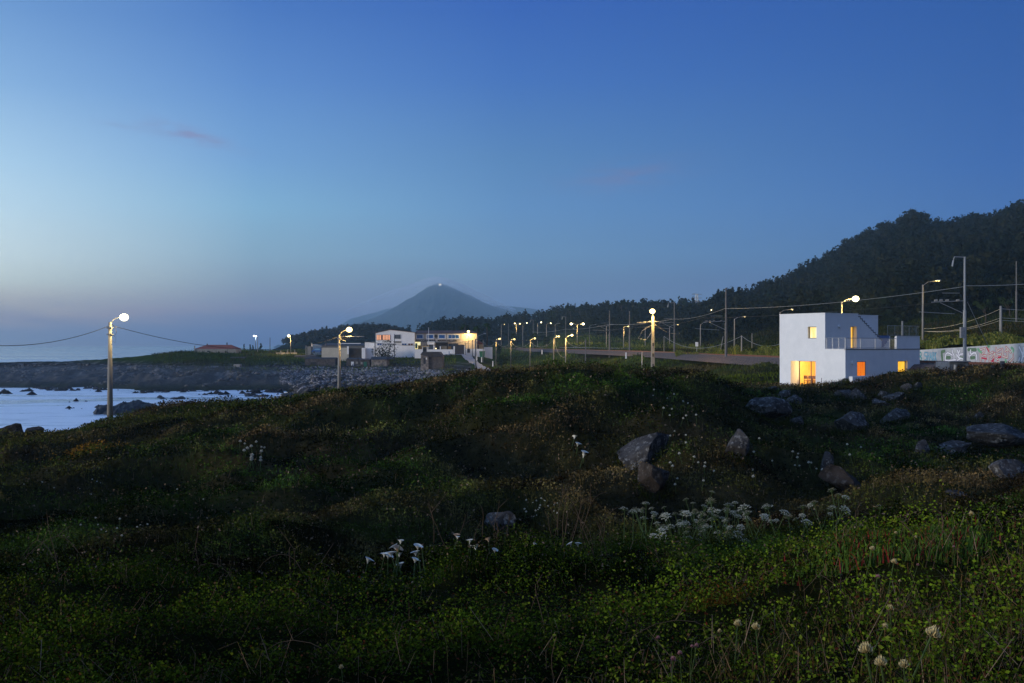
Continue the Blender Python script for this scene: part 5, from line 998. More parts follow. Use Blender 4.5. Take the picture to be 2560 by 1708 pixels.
b.build('stair_shade_panel', pm('blue_shadow_paint', (.10,.17,.34), (.08,.13,.26), 2, .8), house)
b = MB(); b.add([qq(SR+.004,ZT,.95),qq(BR,ZT,.95+2.07*0),qq(BR,.78,.95),qq(SR+.004,.78,.95)], [(0,1,2,3)])
b.hexa([qq(SR,.60,1.4),qq(BR-.2,.60,1.4),qq(BR-.2,.60,5),qq(SR,.60,5),qq(SR,.78,1.4),qq(BR-.2,.78,1.4),qq(BR-.2,.78,5),qq(SR,.78,5)]); b.build('upper_terrace', M_WHITE, house)
# railings
def railing(name, pts, z0, h, mat, post_every=7):
    rl = MB(); 
    for (p, q) in zip(pts, pts[1:]):
        p, q = Vector(p), Vector(q); L_ = (q-p).length; n_ = max(2, int(L_/.12)); up = Vector((0,0,1))
        rl.tube([p+up*(z0+h), q+up*(z0+h)], .025, 5); rl.tube([p+up*(z0+.08), q+up*(z0+.08)], .018, 5)
        for i in range(n_+1):
            c = p.lerp(q, i/n_); rl.tube([c+up*(z0+.0), c+up*(z0+h)], .022 if i % post_every == 0 else .0042, 4)
    return rl.build(name, mat, house)
railing('terrace_railing', [qf(-.08,0,.06), qf(-2.0,0,.06)], ZT+.05, .93, M_STEEL, 5)
railing('terrace_railing', [q2(.06,0,.06), q2(SP-.04,0,.06)], ZT+.05, .90, M_STEEL, 16)
r0 = P(2219,0,90.3); r1 = P(2296,0,93.0); railing('roof_railing', [(r0.x,r0.y,0),(r1.x,r1.y,0)], .78, .95, M_STEEL, 9)
# lamps (round discs)
for fn, O, u, v in ((sa,A,2098,816),(sa,A,2191,815),(sb,B_,2131,907)):
    s, z = fn(u, v); off = .95 if u == 2191 else 0
    c = O+DR*s+DL*(off-.01)+Vector((0,0,z)); MB().tube([c, c-DL*.10], [.15,.13], 14).build('wall_lamp', M_WPAINT, house)
def pane(name, O, D, Nin, op, mat, d=None, frame=True, inset=0.0, split=None, parent=house):
    a, b2, z0_, z1_, dp = op; d = dp-.03 if d is None else d
    q = lambda s, z, e=0: O+D*s+Nin*(d+e)+Vector((0,0,z)); w = .05
    fr = MB()
    def bar(sa_, sb_, za_, zb_): fr.hexa([q(sa_,za_,-.04), q(sb_,za_,-.04), q(sb_,za_,.02), q(sa_,za_,.02), q(sa_,zb_,-.04), q(sb_,zb_,-.04), q(sb_,zb_,.02), q(sa_,zb_,.02)])
    bar(a,a+w,z0_,z1_); bar(b2-w,b2,z0_,z1_); bar(a+w,b2-w,z1_-w,z1_); bar(a+w,b2-w,z0_,z0_+w)
    if split: bar(a+(b2-a)*split-.03, a+(b2-a)*split+.03, z0_+w, z1_-w)
    f = fr.build(name, M_CONCD, parent)
    g = MB().add([q(a+w,z0_+w), q(b2-w,z0_+w), q(b2-w,z1_-w), q(a+w,z1_-w)], [(0,1,2,3)]).build('pane', mat, None); g.data.transform(__import__('mathutils').Matrix.Translation(-house.location)); g.parent = f
    return f
pane('window', A, DL, DR, w_small, E_BRIGHT); pane('window', B_, DR, DL, w_yel, E_AMBER); pane('window', B_, DR, DL, w_red, E_ORANGE2, d=.05)
pane('door', A, DR, DL, w_door, E_ORANGE, split=None)
# glazed garden door with a lit room behind it
glass, tg, bg_ = new_mat('clear_glass'); tg.nodes.clear(); tr = tg.nodes.new('ShaderNodeBsdfTransparent'); gl = tg.nodes.new('ShaderNodeBsdfGlossy'); gl.inputs['Roughness'].default_value = .05; ms_ = tg.nodes.new('ShaderNodeMixShader'); ms_.inputs[0].default_value = .06; tg.links.new(tr.outputs[0], ms_.inputs[1]); tg.links.new(gl.outputs[0], ms_.inputs[2]); oo = tg.nodes.new('ShaderNodeOutputMaterial'); tg.links.new(ms_.outputs[0], oo.inputs[0])
pane('garden_door', A, DL, DR, w_big, glass, d=1.12, split=.52)
ra, rb_, rz0, rz1, rd = w_big; M_ROOM = pm('room_wall', (.80,.60,.24), (.72,.46,.14), 1.2, .9); M_WOOD = pm('warm_wood', (.28,.11,.04), (.18,.07,.03), 4, .6)
b = MB(); qr = lambda t, z, d: A+DL*t+DR*(1.16+d)+Vector((0,0,z)); lo_, hi_ = ra-1.0, min(rb_+2.2, TL-.12); D2 = 3.2
for f4 in ([(lo_,rz0,D2),(hi_,rz0,D2),(hi_,rz1+.1,D2),(lo_,rz1+.1,D2)], [(lo_,rz0,0),(lo_,rz0,D2),(lo_,rz1+.1,D2),(lo_,rz1+.1,0)], [(hi_,rz0,0),(hi_,rz0,D2),(hi_,rz1+.1,D2),(hi_,rz1+.1,0)], [(lo_,rz0,0),(hi_,rz0,0),(hi_,rz0,D2),(lo_,rz0,D2)], [(lo_,rz1+.1,0),(hi_,rz1+.1,0),(hi_,rz1+.1,D2),(lo_,rz1+.1,D2)]):
    b.add([qr(*p) for p in f4], [(0,1,2,3)])
b.build('room_wall', M_ROOM, house)
tb = empty('dining_table', 'wooden table seen inside the lit garden door of the white house', 'table', qr((ra+rb_)/2, rz0, 1.2)); b = MB()
tcx_ = (ra+rb_)/2+.55; hx = lambda t0, t1, z0_, z1_, d0, d1: [qr(t0,z0_,d0),qr(t1,z0_,d0),qr(t1,z0_,d1),qr(t0,z0_,d1),qr(t0,z1_,d0),qr(t1,z1_,d0),qr(t1,z1_,d1),qr(t0,z1_,d1)]
b.hexa(hx(tcx_-.75,tcx_+.75,rz0+.70,rz0+.75,.8,1.6)).build('tabletop', M_WOOD, tb)
for t_ in (tcx_-.7, tcx_+.66):
    for d_ in (.85,1.5): MB().hexa(hx(t_,t_+.05,rz0,rz0+.70,d_,d_+.05)).build('leg', M_WOOD, tb)
for kk, (ct_, lab) in enumerate(((tcx_+.45,'left wooden chair at the table inside the lit garden door'),(tcx_-.05,'middle wooden chair at the table inside the lit garden door'),(tcx_-.5,'right wooden chair at the table inside the lit garden door'))):
    c_ = empty('dining_chair', lab, 'chair', qr(ct_, rz0, .5), 'chairs in the lit room'); MB().hexa(hx(ct_-.2,ct_+.2,rz0+.43,rz0+.47,.35,.75)).build('seat', M_WOOD, c_); MB().hexa(hx(ct_-.2,ct_+.2,rz0+.6,rz0+.88,.33,.36)).build('backrest', M_WOOD, c_)
    for t_ in (ct_-.19, ct_+.15):
        for d_ in (.36,.70): MB().hexa(hx(t_,t_+.035,rz0,rz0+(.88 if d_ < .4 else .43),d_,d_+.035)).build('leg', M_WOOD, c_)
lp = empty('pendant_lamp', 'glowing pendant lamp inside the lit garden door', 'lamp', qr(tcx_-.35, rz0+1.25, 1.2)); pc = qr(tcx_-.35, rz0+1.25, 1.2); MB().ball(pc, .17, 12, 8, .8).build('shade', em('pendant_glow', (1,.85,.5), 9), lp); MB().tube([pc+Vector((0,0,.1)), qr(tcx_-.35, rz1+.1, 1.2)], .01, 4).build('cord', M_DARK, lp)
ld = bpy.data.lights.new('room_bulb', 'POINT'); ld.energy = 520; ld.color = (1,.64,.24); ld.shadow_soft_size = .2; lo = bpy.data.objects.new('room_bulb', ld); COL.objects.link(lo); lo.parent = lp; lo.location = (0,0,.35)
# low garden wall and paving by the house
ga, gz_ = on_plane(B_-DL*1.3, DR, 2131, 941); O3 = B_-DL*1.3
b = MB(); g0, _ = on_plane(O3, DR, 2131.5, 900); g1_, _ = on_plane(O3, DR, 2262, 900); q3 = lambda s, z, d=0: O3+DR*s+DL*d+Vector((0,0,z))
zt0 = on_plane(O3, DR, 2141, 941.5)[1]
b.hexa([q3(g0,-4.3),q3(g1_,-4.3),q3(g1_,-4.3,.35),q3(g0,-4.3,.35),q3(g0,zt0),q3(g1_,zt0+.10),q3(g1_,zt0+.10,.35),q3(g0,zt0,.35)]); o = b.build('garden_wall', M_WHITE, origin=tuple(q3(g0,-4.3))); setp(o, 'low white garden wall running into the bank in front of the white house', 'wall')
b = MB(); pz = -3.60
b.hexa([qf(-1.2,pz-.5,-1.1),qf(TL+3.5,pz-.5,-1.1),qf(TL+3.5,pz-.5,.0),qf(-1.2,pz-.5,.0),qf(-1.2,pz,-1.1),qf(TL+3.5,pz,-1.1),qf(TL+3.5,pz,.0),qf(-1.2,pz,.0)]); o = b.build('paving', M_ROADC); setp(o, 'thin pale paved edge in front of the white house', 'paving', kind='structure')
b = MB(); b.hexa([(PX(1828,84),84,-4.4),(PX(1952,84),84,-4.4),(PX(1952,86),86,-4.4),(PX(1828,86),86,-4.4),(PX(1828,84),84,-3.60),(PX(1952,84),84,-3.60),(PX(1952,86),86,-3.56),(PX(1828,86),86,-3.56)]); o = b.build('stone_edging', M_CONC, origin=(PX(1828,84),84,-4.4)); setp(o, 'low pale stone edging of the path left of the white house', 'edging')

# ------------------------------------------------------------------ painted wall with graffiti
WA = Vector((PX(2285,119),119,0)); WB_ = Vector((PX(2700,92),92,0)); WD = (WB_-WA).normalized(); WN = Vector((WD.y,-WD.x,0)); 
if WN.y > 0: WN = -WN
def wz(u, v): s, z = on_plane(WA, WD, u, v); return s, z
WL = (WB_-WA).length
gw = empty('graffiti_wall', 'long pale concrete wall covered in white, red and blue graffiti', 'wall', tuple(WA+WD*WL/2+Vector((0,0,-2.1))))
st = wz(2300, 875); en = wz(2560, 858); slope = (en[1]-st[1])/(en[0]-st[0]); ztop = lambda s: st[1]+slope*(s-st[0])
qw = lambda s, z, d=0: WA+WD*s+WN*d+Vector((0,0,z))
M_WALLP = pm('painted_wall', (.46,.47,.47), (.30,.31,.33), 1.1, .9, contrast=1.3)
b = MB(); b.hexa([qw(0,-2.6,-.25),qw(WL,-2.6,-.25),qw(WL,-2.6,0),qw(0,-2.6,0),qw(0,ztop(0),-.25),qw(WL,ztop(WL),-.25),qw(WL,ztop(WL),0),qw(0,ztop(0),0)]); b.build('wall', M_WALLP, gw)
def paint(name, c): return pm(name, c, tuple(x*.8 for x in c), 3, .8)
PT = dict(purple=paint('purple_paint',(.09,.06,.14)), white=paint('white_spray',(.70,.70,.74)), red=paint('red_spray',(.50,.02,.06)), green=paint('mint_spray',(.16,.36,.22)), dgreen=paint('olive_spray',(.10,.17,.10)), blue=paint('sky_spray',(.14,.42,.55)), teal=paint('teal_spray',(.03,.32,.30)), pale=paint('pale_green_spray',(.48,.60,.52)))
def gz(x, y): return wz(2290+x*.11489, 840+y*.11489)
def stroke(mb, pts, w, d):
    ps = [gz(*p) for p in pts]; ww = w*.11489*100/F/2
    for (s0_, z0_), (s1_, z1_) in zip(ps, ps[1:]):
        l = math.hypot(s1_-s0_, z1_-z0_) or 1; nx_, nz_ = -(z1_-z0_)/l*ww, (s1_-s0_)/l*ww; mb.add([qw(s0_+nx_,z0_+nz_,d),qw(s1_+nx_,z1_+nz_,d),qw(s1_-nx_,z1_-nz_,d),qw(s0_-nx_,z0_-nz_,d)], [(0,1,2,3)])
    for s0_, z0_ in ps: mb.add([qw(s0_+ww*math.cos(t*math.pi/5), z0_+ww*math.sin(t*math.pi/5), d) for t in range(10)], [tuple(range(10))])
def tag_(name, strokes, w, out, fill, ow, label=None, d0=.004):
    a, b_ = MB(), MB()
    for s_ in strokes: stroke(a, s_, w+ow*2, d0)
    for s_ in strokes: stroke(b_, s_, w, d0+.005)
    # stagger so that overlapping quads of one layer never share a plane
    for m_ in (a, b_):
        k = 0
        for f in m_.f:
            for i in f: p = Vector(m_.v[i])+WN*(.00001*k); m_.v[i] = tuple(p)
            k += 1
    g = a.build(name, PT[out], gw); h = b_.build('paint_fill', PT[fill]); h.data.transform(__import__('mathutils').Matrix.Translation(-gw.location)); h.parent = g
    if label: g['label'] = label
tag_('graffiti', [[(650,470),(740,470)],[(960,480),(1010,480)],[(1200,480),(1270,470)],[(560,380),(575,520)],[(1140,300),(1300,300)],[(620,330),(560,350)]], 70, 'dgreen','dgreen', 4, 'olive green patches behind the white letters', .002)
tag_('graffiti', [[(1350,290),(1420,360)],[(1950,520),(1960,580)],[(2080,260),(2120,300),(2100,350)],[(1560,240),(1600,230)]], 60, 'green','green', 3, 'mint green patches behind the red letters', .002)
tag_('graffiti', [[(790,420),(740,385),(690,365),(650,400),(640,470),(640,530),(700,540),(800,525),(870,520)],[(790,310),(800,370),(830,430),(830,500)],[(900,310),(925,380),(960,310)],[(930,380),(900,450),(880,400)],[(1030,300),(1040,390),(960,400),(920,470),(1020,500),(1040,540)],[(900,530),(960,500)]], 38, 'purple','white', 9, 'big white bubble letters with purple outline left of the mast')
tag_('graffiti', [[(1190,310),(1180,370),(1200,380)],[(1150,390),(1160,460)],[(1180,430),(1250,370),(1300,370),(1320,430),(1320,520)]], 38, 'purple','white', 9, 'white bubble letters with purple outline right of the mast')
tag_('graffiti', [[(1400,300),(1500,270),(1490,350),(1440,400)],[(1400,380),(1410,560)],[(1460,420),(1530,430),(1500,540)],[(1600,260),(1570,400),(1600,560)],[(1600,390),(1680,350)],[(1640,470),(1720,370),(1680,530),(1620,570),(1740,590)],[(1740,260),(1760,340),(1840,290)],[(1760,420),(1850,390),(1780,520),(1740,480)],[(1880,280),(1890,450),(1990,470),(1990,300),(1940,340)],[(1960,240),(2060,360),(2090,300),(2120,480),(2020,580)],[(1780,560),(1900,590)]], 24, 'red','pale', 13, 'tall pale letters with thick red outline')
tag_('graffiti', [[(1440,480),(1540,500)],[(1650,560),(1700,500)],[(1790,470),(1850,460)],[(1540,250),(1580,330)]], 34, 'red','red', 2, None, .012)
sh = [[(235,360),(190,360),(190,430),(235,450),(230,520),(190,530)],[(255,360),(255,530)],[(285,360),(285,530)],[(255,440),(285,440)],[(305,530),(325,360),(345,530)],[(312,460),(338,460)],[(365,530),(365,360),(390,370),(390,430),(365,445),(392,530)],[(415,360),(415,530)],[(440,360),(417,440),(443,530)]]
tag_('graffiti', sh, 20, 'purple','blue', 8, 'small light blue outlined letters at the left end of the wall')
tag_('graffiti', [[(60,350),(110,360),(115,430),(80,445),(120,480),(115,535),(60,540)]], 22, 'purple','teal', 6, 'teal rounded letter half hidden by the white house')
tag_('graffiti', [[(2250,240),(2290,330),(2340,450)],[(2340,260),(2330,420),(2300,540)],[(2260,480),(2240,540)],[(2350,380),(2420,300),(2450,480)]], 44, 'purple','white', 7, 'white blob letters at the right edge')
b = MB(); b.box(-.1,.1,-.1,.1,0,.1); 
# stone hut by the wall
def block(name, label, cat, u0, u1, v0, v1, Y, mat, depth=3, roof=None, roofmat=M_SLATE, eave=.25, group=None, zb=None, gable=0):
    x0, x1 = PX(u0, Y), PX(u1, Y); zt_ = (HV-v0)*Y/F; zb_ = (HV-v1)*Y/F if zb is None else zb; zb_ = min(zb_, g1((x0+x1)/2, Y))-.4
    t = empty(name, label, cat, ((x0+x1)/2, Y+depth/2, zb_), group); MB().box(x0,x1,Y,Y+depth,zb_,zt_).build('wall', mat, t)
    if roof is not None:
        zr = zt_+roof*Y/F; b = MB(); e = eave
        if gable: b.prism([(x0-e,Y-e,zt_+.01),(x1+e,Y-e,zt_+.01),((x0+x1)/2,Y-e,zr)], (0,depth+2*e,0))
        else: b.hexa([(x0-e,Y-e,zt_+.003),(x1+e,Y-e,zt_+.003),(x1+e,Y+depth+e,zt_+.003),(x0-e,Y+depth+e,zt_+.003),(x0,Y+depth*.45,zr),(x1-.2,Y+depth*.45,zr),(x1-.2,Y+depth*.55,zr),(x0,Y+depth*.55,zr)])
        b.build('roof', roofmat, t)
    return t
def panel(t, name, u0, u1, v0, v1, Y, mat, th=.06, out=.03): 
    return MB().box(PX(u0,Y),PX(u1,Y),Y-out-th,Y-out,(HV-v1)*Y/F,(HV-v0)*Y/F).build(name, mat, t)
hs = block('stone_hut', 'low blue-grey stone hut in front of the graffiti wall', 'hut', 2374, 2421, 905, 928, 76, pm('blue_grey_stone',(.13,.15,.18),(.06,.07,.09),2,.9,bump=.6), 2.5)
panel(hs, 'lintel', 2371, 2423, 902.5, 905, 76, pm('slab_stone',(.17,.19,.22),(.1,.11,.13),2,.9), .3, 0); panel(hs, 'doorway', 2392, 2402, 910, 928, 76, M_DARK)
rock(2362, 915, 26, 14, 77, 'sloping pale rubble leaning on the left of the stone hut', M_ROCK, 601, .5); rock(2345, 922, 26, 10, 77, 'pale rock left of the rubble by the stone hut', M_ROCK, 602, .2)
# blue panel building on the hillside
bb = block('blue_cabin', 'small blue-grey cabin on the slope right of the tallest mast', 'cabin', 2430, 2457, 754, 776, 260, pm('blue_grey_panel',(.10,.15,.26),(.08,.12,.20),2,.8), 4, 4); 

# ------------------------------------------------------------------ factory
FY = 330
ft = empty('factory', 'two-storey white-gabled factory with brown wing, blue windows and large lettering', 'factory', (PX(1060,FY), FY+6, -3.6))
x0, x1 = PX(939.3,FY), PX(1036.5,FY); fz = lambda v, Y=FY: (HV-v)*Y/F
b = MB(); b.prism([(x0,FY,-4.2),(x1,FY,-4.2),(x1,FY,fz(832)),(PX(975,FY),FY,fz(825)),(x0,FY,fz(833))], (0,18,0)); b.build('wall', M_FWHITE, ft)
b = MB(); pr = [(x0-.2,FY-.15,fz(833)),(PX(975,FY),FY-.15,fz(825)),(x1+.2,FY-.15,fz(832)),(x1+.2,FY-.15,fz(832)+.18),(PX(975,FY),FY-.15,fz(825)+.2),(x0-.2,FY-.15,fz(833)+.18)]; b.prism(pr, (0,18.3,0)); b.build('roof', M_TILED, ft)
FW = FY+1.5
b = MB(); b.box(x1+.02, PX(1192,FW), FW, FW+13, -4.2, fz(834,FW)); b.build('wing_wall', M_BEIGE, ft)
b = MB(); b.hexa([(x1+.02,FW-.5,fz(834,FW)+.01),(PX(1192,FW)+.4,FW-.5,fz(834,FW)+.01),(PX(1192,FW)+.4,FW+13.4,fz(834,FW)+.01),(x1+.02,FW+13.4,fz(834,FW)+.01),(x1+.02,FW+5.5,fz(826,FW)),(PX(1178,FW),FW+5.5,fz(826,FW)),(PX(1178,FW),FW+7.5,fz(826,FW)),(x1+.02,FW+7.5,fz(826,FW))]); b.build('wing_roof', M_TILED, ft)
def fwin(u0, u1, v0, v1, Y, mat, frame=M_WPAINT, fw=.35, bars=0):
    f = MB(); X0, X1, Z0, Z1 = PX(u0,Y), PX(u1,Y), fz(v1,Y), fz(v0,Y)
    f.box(X0-fw,X0,Y-.12,Y-.004,Z0-fw,Z1+fw); f.box(X1,X1+fw,Y-.12,Y-.004,Z0-fw,Z1+fw); f.box(X0,X1,Y-.12,Y-.004,Z1,Z1+fw); f.box(X0,X1,Y-.12,Y-.004,Z0-fw,Z0)
    for i in range(bars): xx = X0+(X1-X0)*(i+1)/(bars+1); f.box(xx-.06,xx+.06,Y-.10,Y-.05,Z0,Z1)
    w = f.build('window', frame, ft); p = MB().box(X0,X1,Y-.05,Y-.006,Z0,Z1).build('pane', mat); p.data.transform(__import__('mathutils').Matrix.Translation(-ft.location)); p.parent = w; return w
fwin(941.8,953,837.5,850,FY,E_PINK,M_DARK,.08,2); fwin(957,975,837.5,850,FY,E_PINK,M_DARK,.08,4); fwin(954,956,838,849.5,FY,M_GLASSD,M_DARK,.06)
fwin(987,1000.5,837.5,846.5,FY,M_GLASSD,M_STEEL,.12,4)
for a, b2, mt in ((943.5,954,M_GLASSB),(1005,1016,M_GLASSB),(1020.5,1032,M_RUST)): fwin(a,b2,859,863.2,FY,mt,M_WPAINT,.1,1)
fwin(987,1003,853,858,FY,M_CONC,M_WPAINT,.08)
for a, b2 in ((1041.8,1056.5),(1068.5,1083),(1097.5,1112),(1121,1147)): fwin(a,b2,837.6,845.8,FW,M_GLASSB,pm('pale_blue_frame%d'%a,(.50,.54,.62),None,3,.8),.32,(2 if b2-a > 20 else 0))
# round dark emblem, between the second and third blue window
c = P(1090,840.5,FW); b = MB(); b.tube([(c.x,FW-.15,c.z),(c.x,FW-.01,c.z)], [.52,.52], 20); b.prism([(c.x-.3,FW-.14,c.z-.4),(c.x+.3,FW-.14,c.z-.4),(c.x,FW-.14,c.z-.85)], (0,.1,0)); b.build('emblem', M_DARK, ft)
def letters(text, x0_, x1_, z0_, z1_, Y, mat, parent, name='lettering'):
    cu = bpy.data.curves.new('lettering', 'FONT'); cu.body = text; cu.size = 1; cu.extrude = .06; cu.offset = .012; cu.align_x = 'LEFT'
    o = bpy.data.objects.new('tmp', cu); COL.objects.link(o); bpy.context.view_layer.update(); me = bpy.data.meshes.new_from_object(o); bpy.data.objects.remove(o)
    n_ = len(me.vertices); co = np.empty(n_*3); me.vertices.foreach_get('co', co); co = co.reshape(-1,3); mn, mx_ = co.min(0), co.max(0)
    X = x0_+(co[:,0]-mn[0])/(mx_[0]-mn[0])*(x1_-x0_); Z = z0_+(co[:,1]-mn[1])/(mx_[1]-mn[1])*(z1_-z0_); Yv = Y-.10-co[:,2]
    me.vertices.foreach_set('co', (np.stack([X,Yv,Z],1)-np.array(parent.location)).ravel()); me.update(); me.materials.clear(); return link(name, me, mat, parent)
letters('ANCORAMAR', PX(1038.5,FW), PX(1089,FW), fz(854.5,FW), fz(848.8,FW), FW, M_DARK, ft); letters('MARISCOS, LDA', PX(1094,FW), PX(1142.5,FW), fz(855,FW), fz(849.2,FW), FW, M_DARK, ft)
panel(ft, 'lit_entrance', 1037, 1053, 855, 873, FW, em('entrance_glow', (1.0,.80,.22), .95, (1.0,.95,.6), .8)); panel(ft, 'green_door', 1038.5, 1043.5, 858.5, 871, FW, M_GREENP, .1, .1); panel(ft, 'yellow_heap', 1045.5, 1054, 864, 873, FW, pm('ochre_crates',(.35,.22,.04),(.2,.12,.03),1,.8), .6, .12)
panel(ft, 'porch', 1070, 1088, 854, 856, FW, M_WPAINT, 3, .02); panel(ft, 'porch_wall', 1085, 1088, 856, 874, FW, M_FWHITE, .3, 2.7); panel(ft, 'porch_wall', 1070, 1085, 856, 861.5, FW, M_FWHITE, .2, 2.6); panel(ft, 'dark_gateway', 1090, 1120, 855, 874, FW, M_DARK, .2, .02); panel(ft, 'garage_door', 1104, 1117, 866, 874, FW, M_CONC, .1, .25); panel(ft, 'blue_canopy', 1088, 1122, 854.3, 856, FW, M_STEEL, 3, .02); panel(ft, 'blue_cladding', 1122, 1145, 859, 874, FW, pm('dark_blue_cladding',(.03,.05,.10),(.02,.03,.06),1,.7), .2, .02); panel(ft, 'brown_board', 1120, 1128, 866, 873.5, FW, pm('brown_board',(.20,.13,.06),None,3,.8), .1, .24)
panel(ft, 'stone_pier', 1052, 1070, 855, 865.5, FW, M_STONEW, 1.0, .02); panel(ft, 'kiosk', 1069, 1084, 864, 874, FW, pm('slate_blue_board',(.06,.08,.12),None,3,.8), 1.5, .3)
panel(ft, 'wall_lamp', 1088.5, 1091, 870.5, 872.5, FW-2, em('yard_lamp_glow',(1,.8,.4),4), .2, .0)
YF = 322
yw = empty('yard_wall', 'white front wall of the factory yard with a small gatehouse porch', 'wall', (PX(1085,YF),YF,-3.8)); zg = -4.4
def yb(name, u0, u1, v0, v1, mat, Y=YF, d=.35, zb=None): return MB().box(PX(u0,Y),PX(u1,Y),Y,Y+d,(HV-v1)*Y/F if zb is None else zb,(HV-v0)*Y/F).build(name, mat, yw)
yb('wall', 1036.5, 1055.5, 873.5, 884, M_WPAINT, zb=zg); yb('wall', 1068.5, 1133, 873.8, 884, M_WPAINT, zb=zg); yb('pillar', 1133.5, 1137, 866, 884, M_WPAINT, d=.6, zb=zg); yb('pillar', 1099.5, 1102, 866, 874, M_WPAINT, d=.4); yb('pillar', 1055.5, 1057, 866, 884, M_WPAINT, d=1.5, zb=zg); yb('pillar', 1067, 1068.5, 866, 884, M_WPAINT, d=1.5, zb=zg); yb('porch_slab', 1054.5, 1071.5, 865, 867, M_YELLOWR, d=2.2); yb('gate', 1057.2, 1066.8, 871, 882, M_DARK, Y=YF+.4, d=.1)
gt = empty('yard_gate', 'tall dark sliding gate of the factory yard', 'gate', (PX(1149,YF),YF,-4)); MB().box(PX(1137.3,YF),PX(1160.5,YF),YF+.1,YF+.25,-3.9,(HV-862)*YF/F).build('gate_leaf', pm('dark_gate',(.035,.03,.03),(.05,.04,.04),2,.7), gt); MB().box(PX(1160.5,YF),PX(1163,YF),YF,YF+.5,-4.2,(HV-866)*YF/F).build('gate_post', M_WPAINT, gt)
o = MB().box(PX(1122,318),PX(1123.5,318),318,318.4,-3.9,(HV-878.5)*318/F).build('bollard', M_BLUEP, origin=(PX(1122.7,318),318.2,-3.9)); setp(o, 'small blue bollard before the white yard wall', 'bollard')
yh = block('ochre_house', 'small ochre house lit by the yard lamp beside the gate', 'house', 1175, 1208, 861, 876, 338, M_YELLOWR, 8, 12, M_TILE, .3, gable=1); panel(yh, 'shutter', 1186, 1189, 862, 874, 338, M_TILED); panel(yh, 'shutter', 1194, 1197, 862, 874, 338, M_TILED)
w2 = block('roadside_wall', 'pale wall along the road in front of the ochre house', 'wall', 1163.5, 1211, 872.5, 884, 328, M_FWHITE, .5); panel(w2, 'dark_gate', 1168, 1175, 872, 882, 328, M_DARK); 
w3 = block('roadside_block', 'small white block wall at the top of the bank behind the green bin', 'wall', 1210, 1231, 868, 874, 335, M_WPAINT, .8)
bn = empty('waste_bin', 'dark green roadside waste container on the pale road', 'bin', (PX(1205,310),310,-3.9)); MB().hexa([(PX(1199.5,310),310,-3.95),(PX(1211,310),310,-3.95),(PX(1211,310),311,-3.95),(PX(1199.5,310),311,-3.95),(PX(1198.5,310),309.8,-2.2),(PX(1212,310),309.8,-2.2),(PX(1212,310),311.2,-2.2),(PX(1198.5,310),311.2,-2.2)]).build('body', M_GREENP, bn); MB().box(PX(1198,310),PX(1212.5,310),309.6,311.4,-2.19,-2.0).build('lid', M_GREENP, bn)
# pale road down from the yard
rd_ = np.array([(1150,1176,318),(1163,1190,305),(1178,1200,290),(1190,1210,270),(1196,1222,255),(1203,1236,240)], float)
b = MB(); n_r = 40; ks = np.linspace(0, 5, n_r); vs = []
for k_ in ks:
    u0, u1, Y = [float(np.interp(k_, range(6), rd_[:,c_])) for c_ in range(3)]
    for f_ in (0,.25,.5,.75,1): uu = u0+(u1-u0)*f_; x = PX(uu,Y); vs.append((x, Y, g1(x,Y)+.22))
b.add(vs, [(i*5+j, i*5+j+1, i*5+j+6, i*5+j+5) for i in range(n_r-1) for j in range(4)])
o = b.build('road', M_ROADC); setp(o, 'pale concrete road curving down from the factory gate', 'road', kind='structure')
b = MB(); b.add([(PX(1395,330),330,-.9),(PX(1560,300),300,-1.15),(PX(1600,308),308,-1.1),(PX(1400,345),345,-.85)], [(0,1,2,3)]); o = b.build('track_path', M_ROADC); setp(o, 'pale lit path beyond the railway', 'path', kind='structure')
b = MB(); b.add([(PX(1090,318),318,-3.25),(PX(1165,316),316,-3.1),(PX(1165,322),322,-3.05),(PX(1090,324),324,-3.2)], [(0,1,2,3)]); o = b.build('yard_apron', M_ROADC); setp(o, 'pale paved strip in front of the yard wall', 'paving', kind='structure')
for i, (u, v, Y) in enumerate(((1192,894,262),(1204,898,252),(1232,908,238))):
    x = PX(u,Y); z = (HV-v)*Y/F; o = MB().hexa([(x-.13,Y-.13,z-.8),(x+.13,Y-.13,z-.8),(x+.13,Y+.13,z-.8),(x-.13,Y+.13,z-.8),(x-.10,Y-.10,z+.5),(x+.10,Y-.10,z+.5),(x+.10,Y+.10,z+.5),(x-.10,Y+.10,z+.5)]).build('road_marker', M_WPAINT, origin=(x,Y,z-.8)); setp(o, ['upper white marker stone on the pale road edge','middle white marker stone on the pale road edge','lowest white marker stone on the pale road edge'][i], 'marker stone')

# ------------------------------------------------------------------ coast buildings
rh = empty('red_roofed_house', 'long low stone house with red tiled roof alone on the point', 'house', (PX(538,350),352,-4.5)); Y=350
b = MB(); b.box(PX(486,Y),PX(590,Y),Y,Y+7,-5.2,fz(873,Y)); b.box(PX(486,Y),PX(488,Y),Y-.3,Y-.003,-5.2,fz(864.5,Y)); b.build('wall', pm('grey_plaster',(.30,.30,.29),(.20,.20,.19),.7,.9), rh)
b = MB(); e = .3; b.hexa([(PX(485.5,Y),Y-e,fz(873,Y)+.01),(PX(592,Y),Y-e,fz(873,Y)+.01),(PX(592,Y),Y+7.3,fz(873,Y)+.01),(PX(485.5,Y),Y+7.3,fz(873,Y)+.01),(PX(486,Y),Y+3.4,fz(865.5,Y)),(PX(510,Y),Y+3.4,fz(865.5,Y)),(PX(510,Y),Y+3.6,fz(865.5,Y)),(PX(486,Y),Y+3.6,fz(865.5,Y))]); 
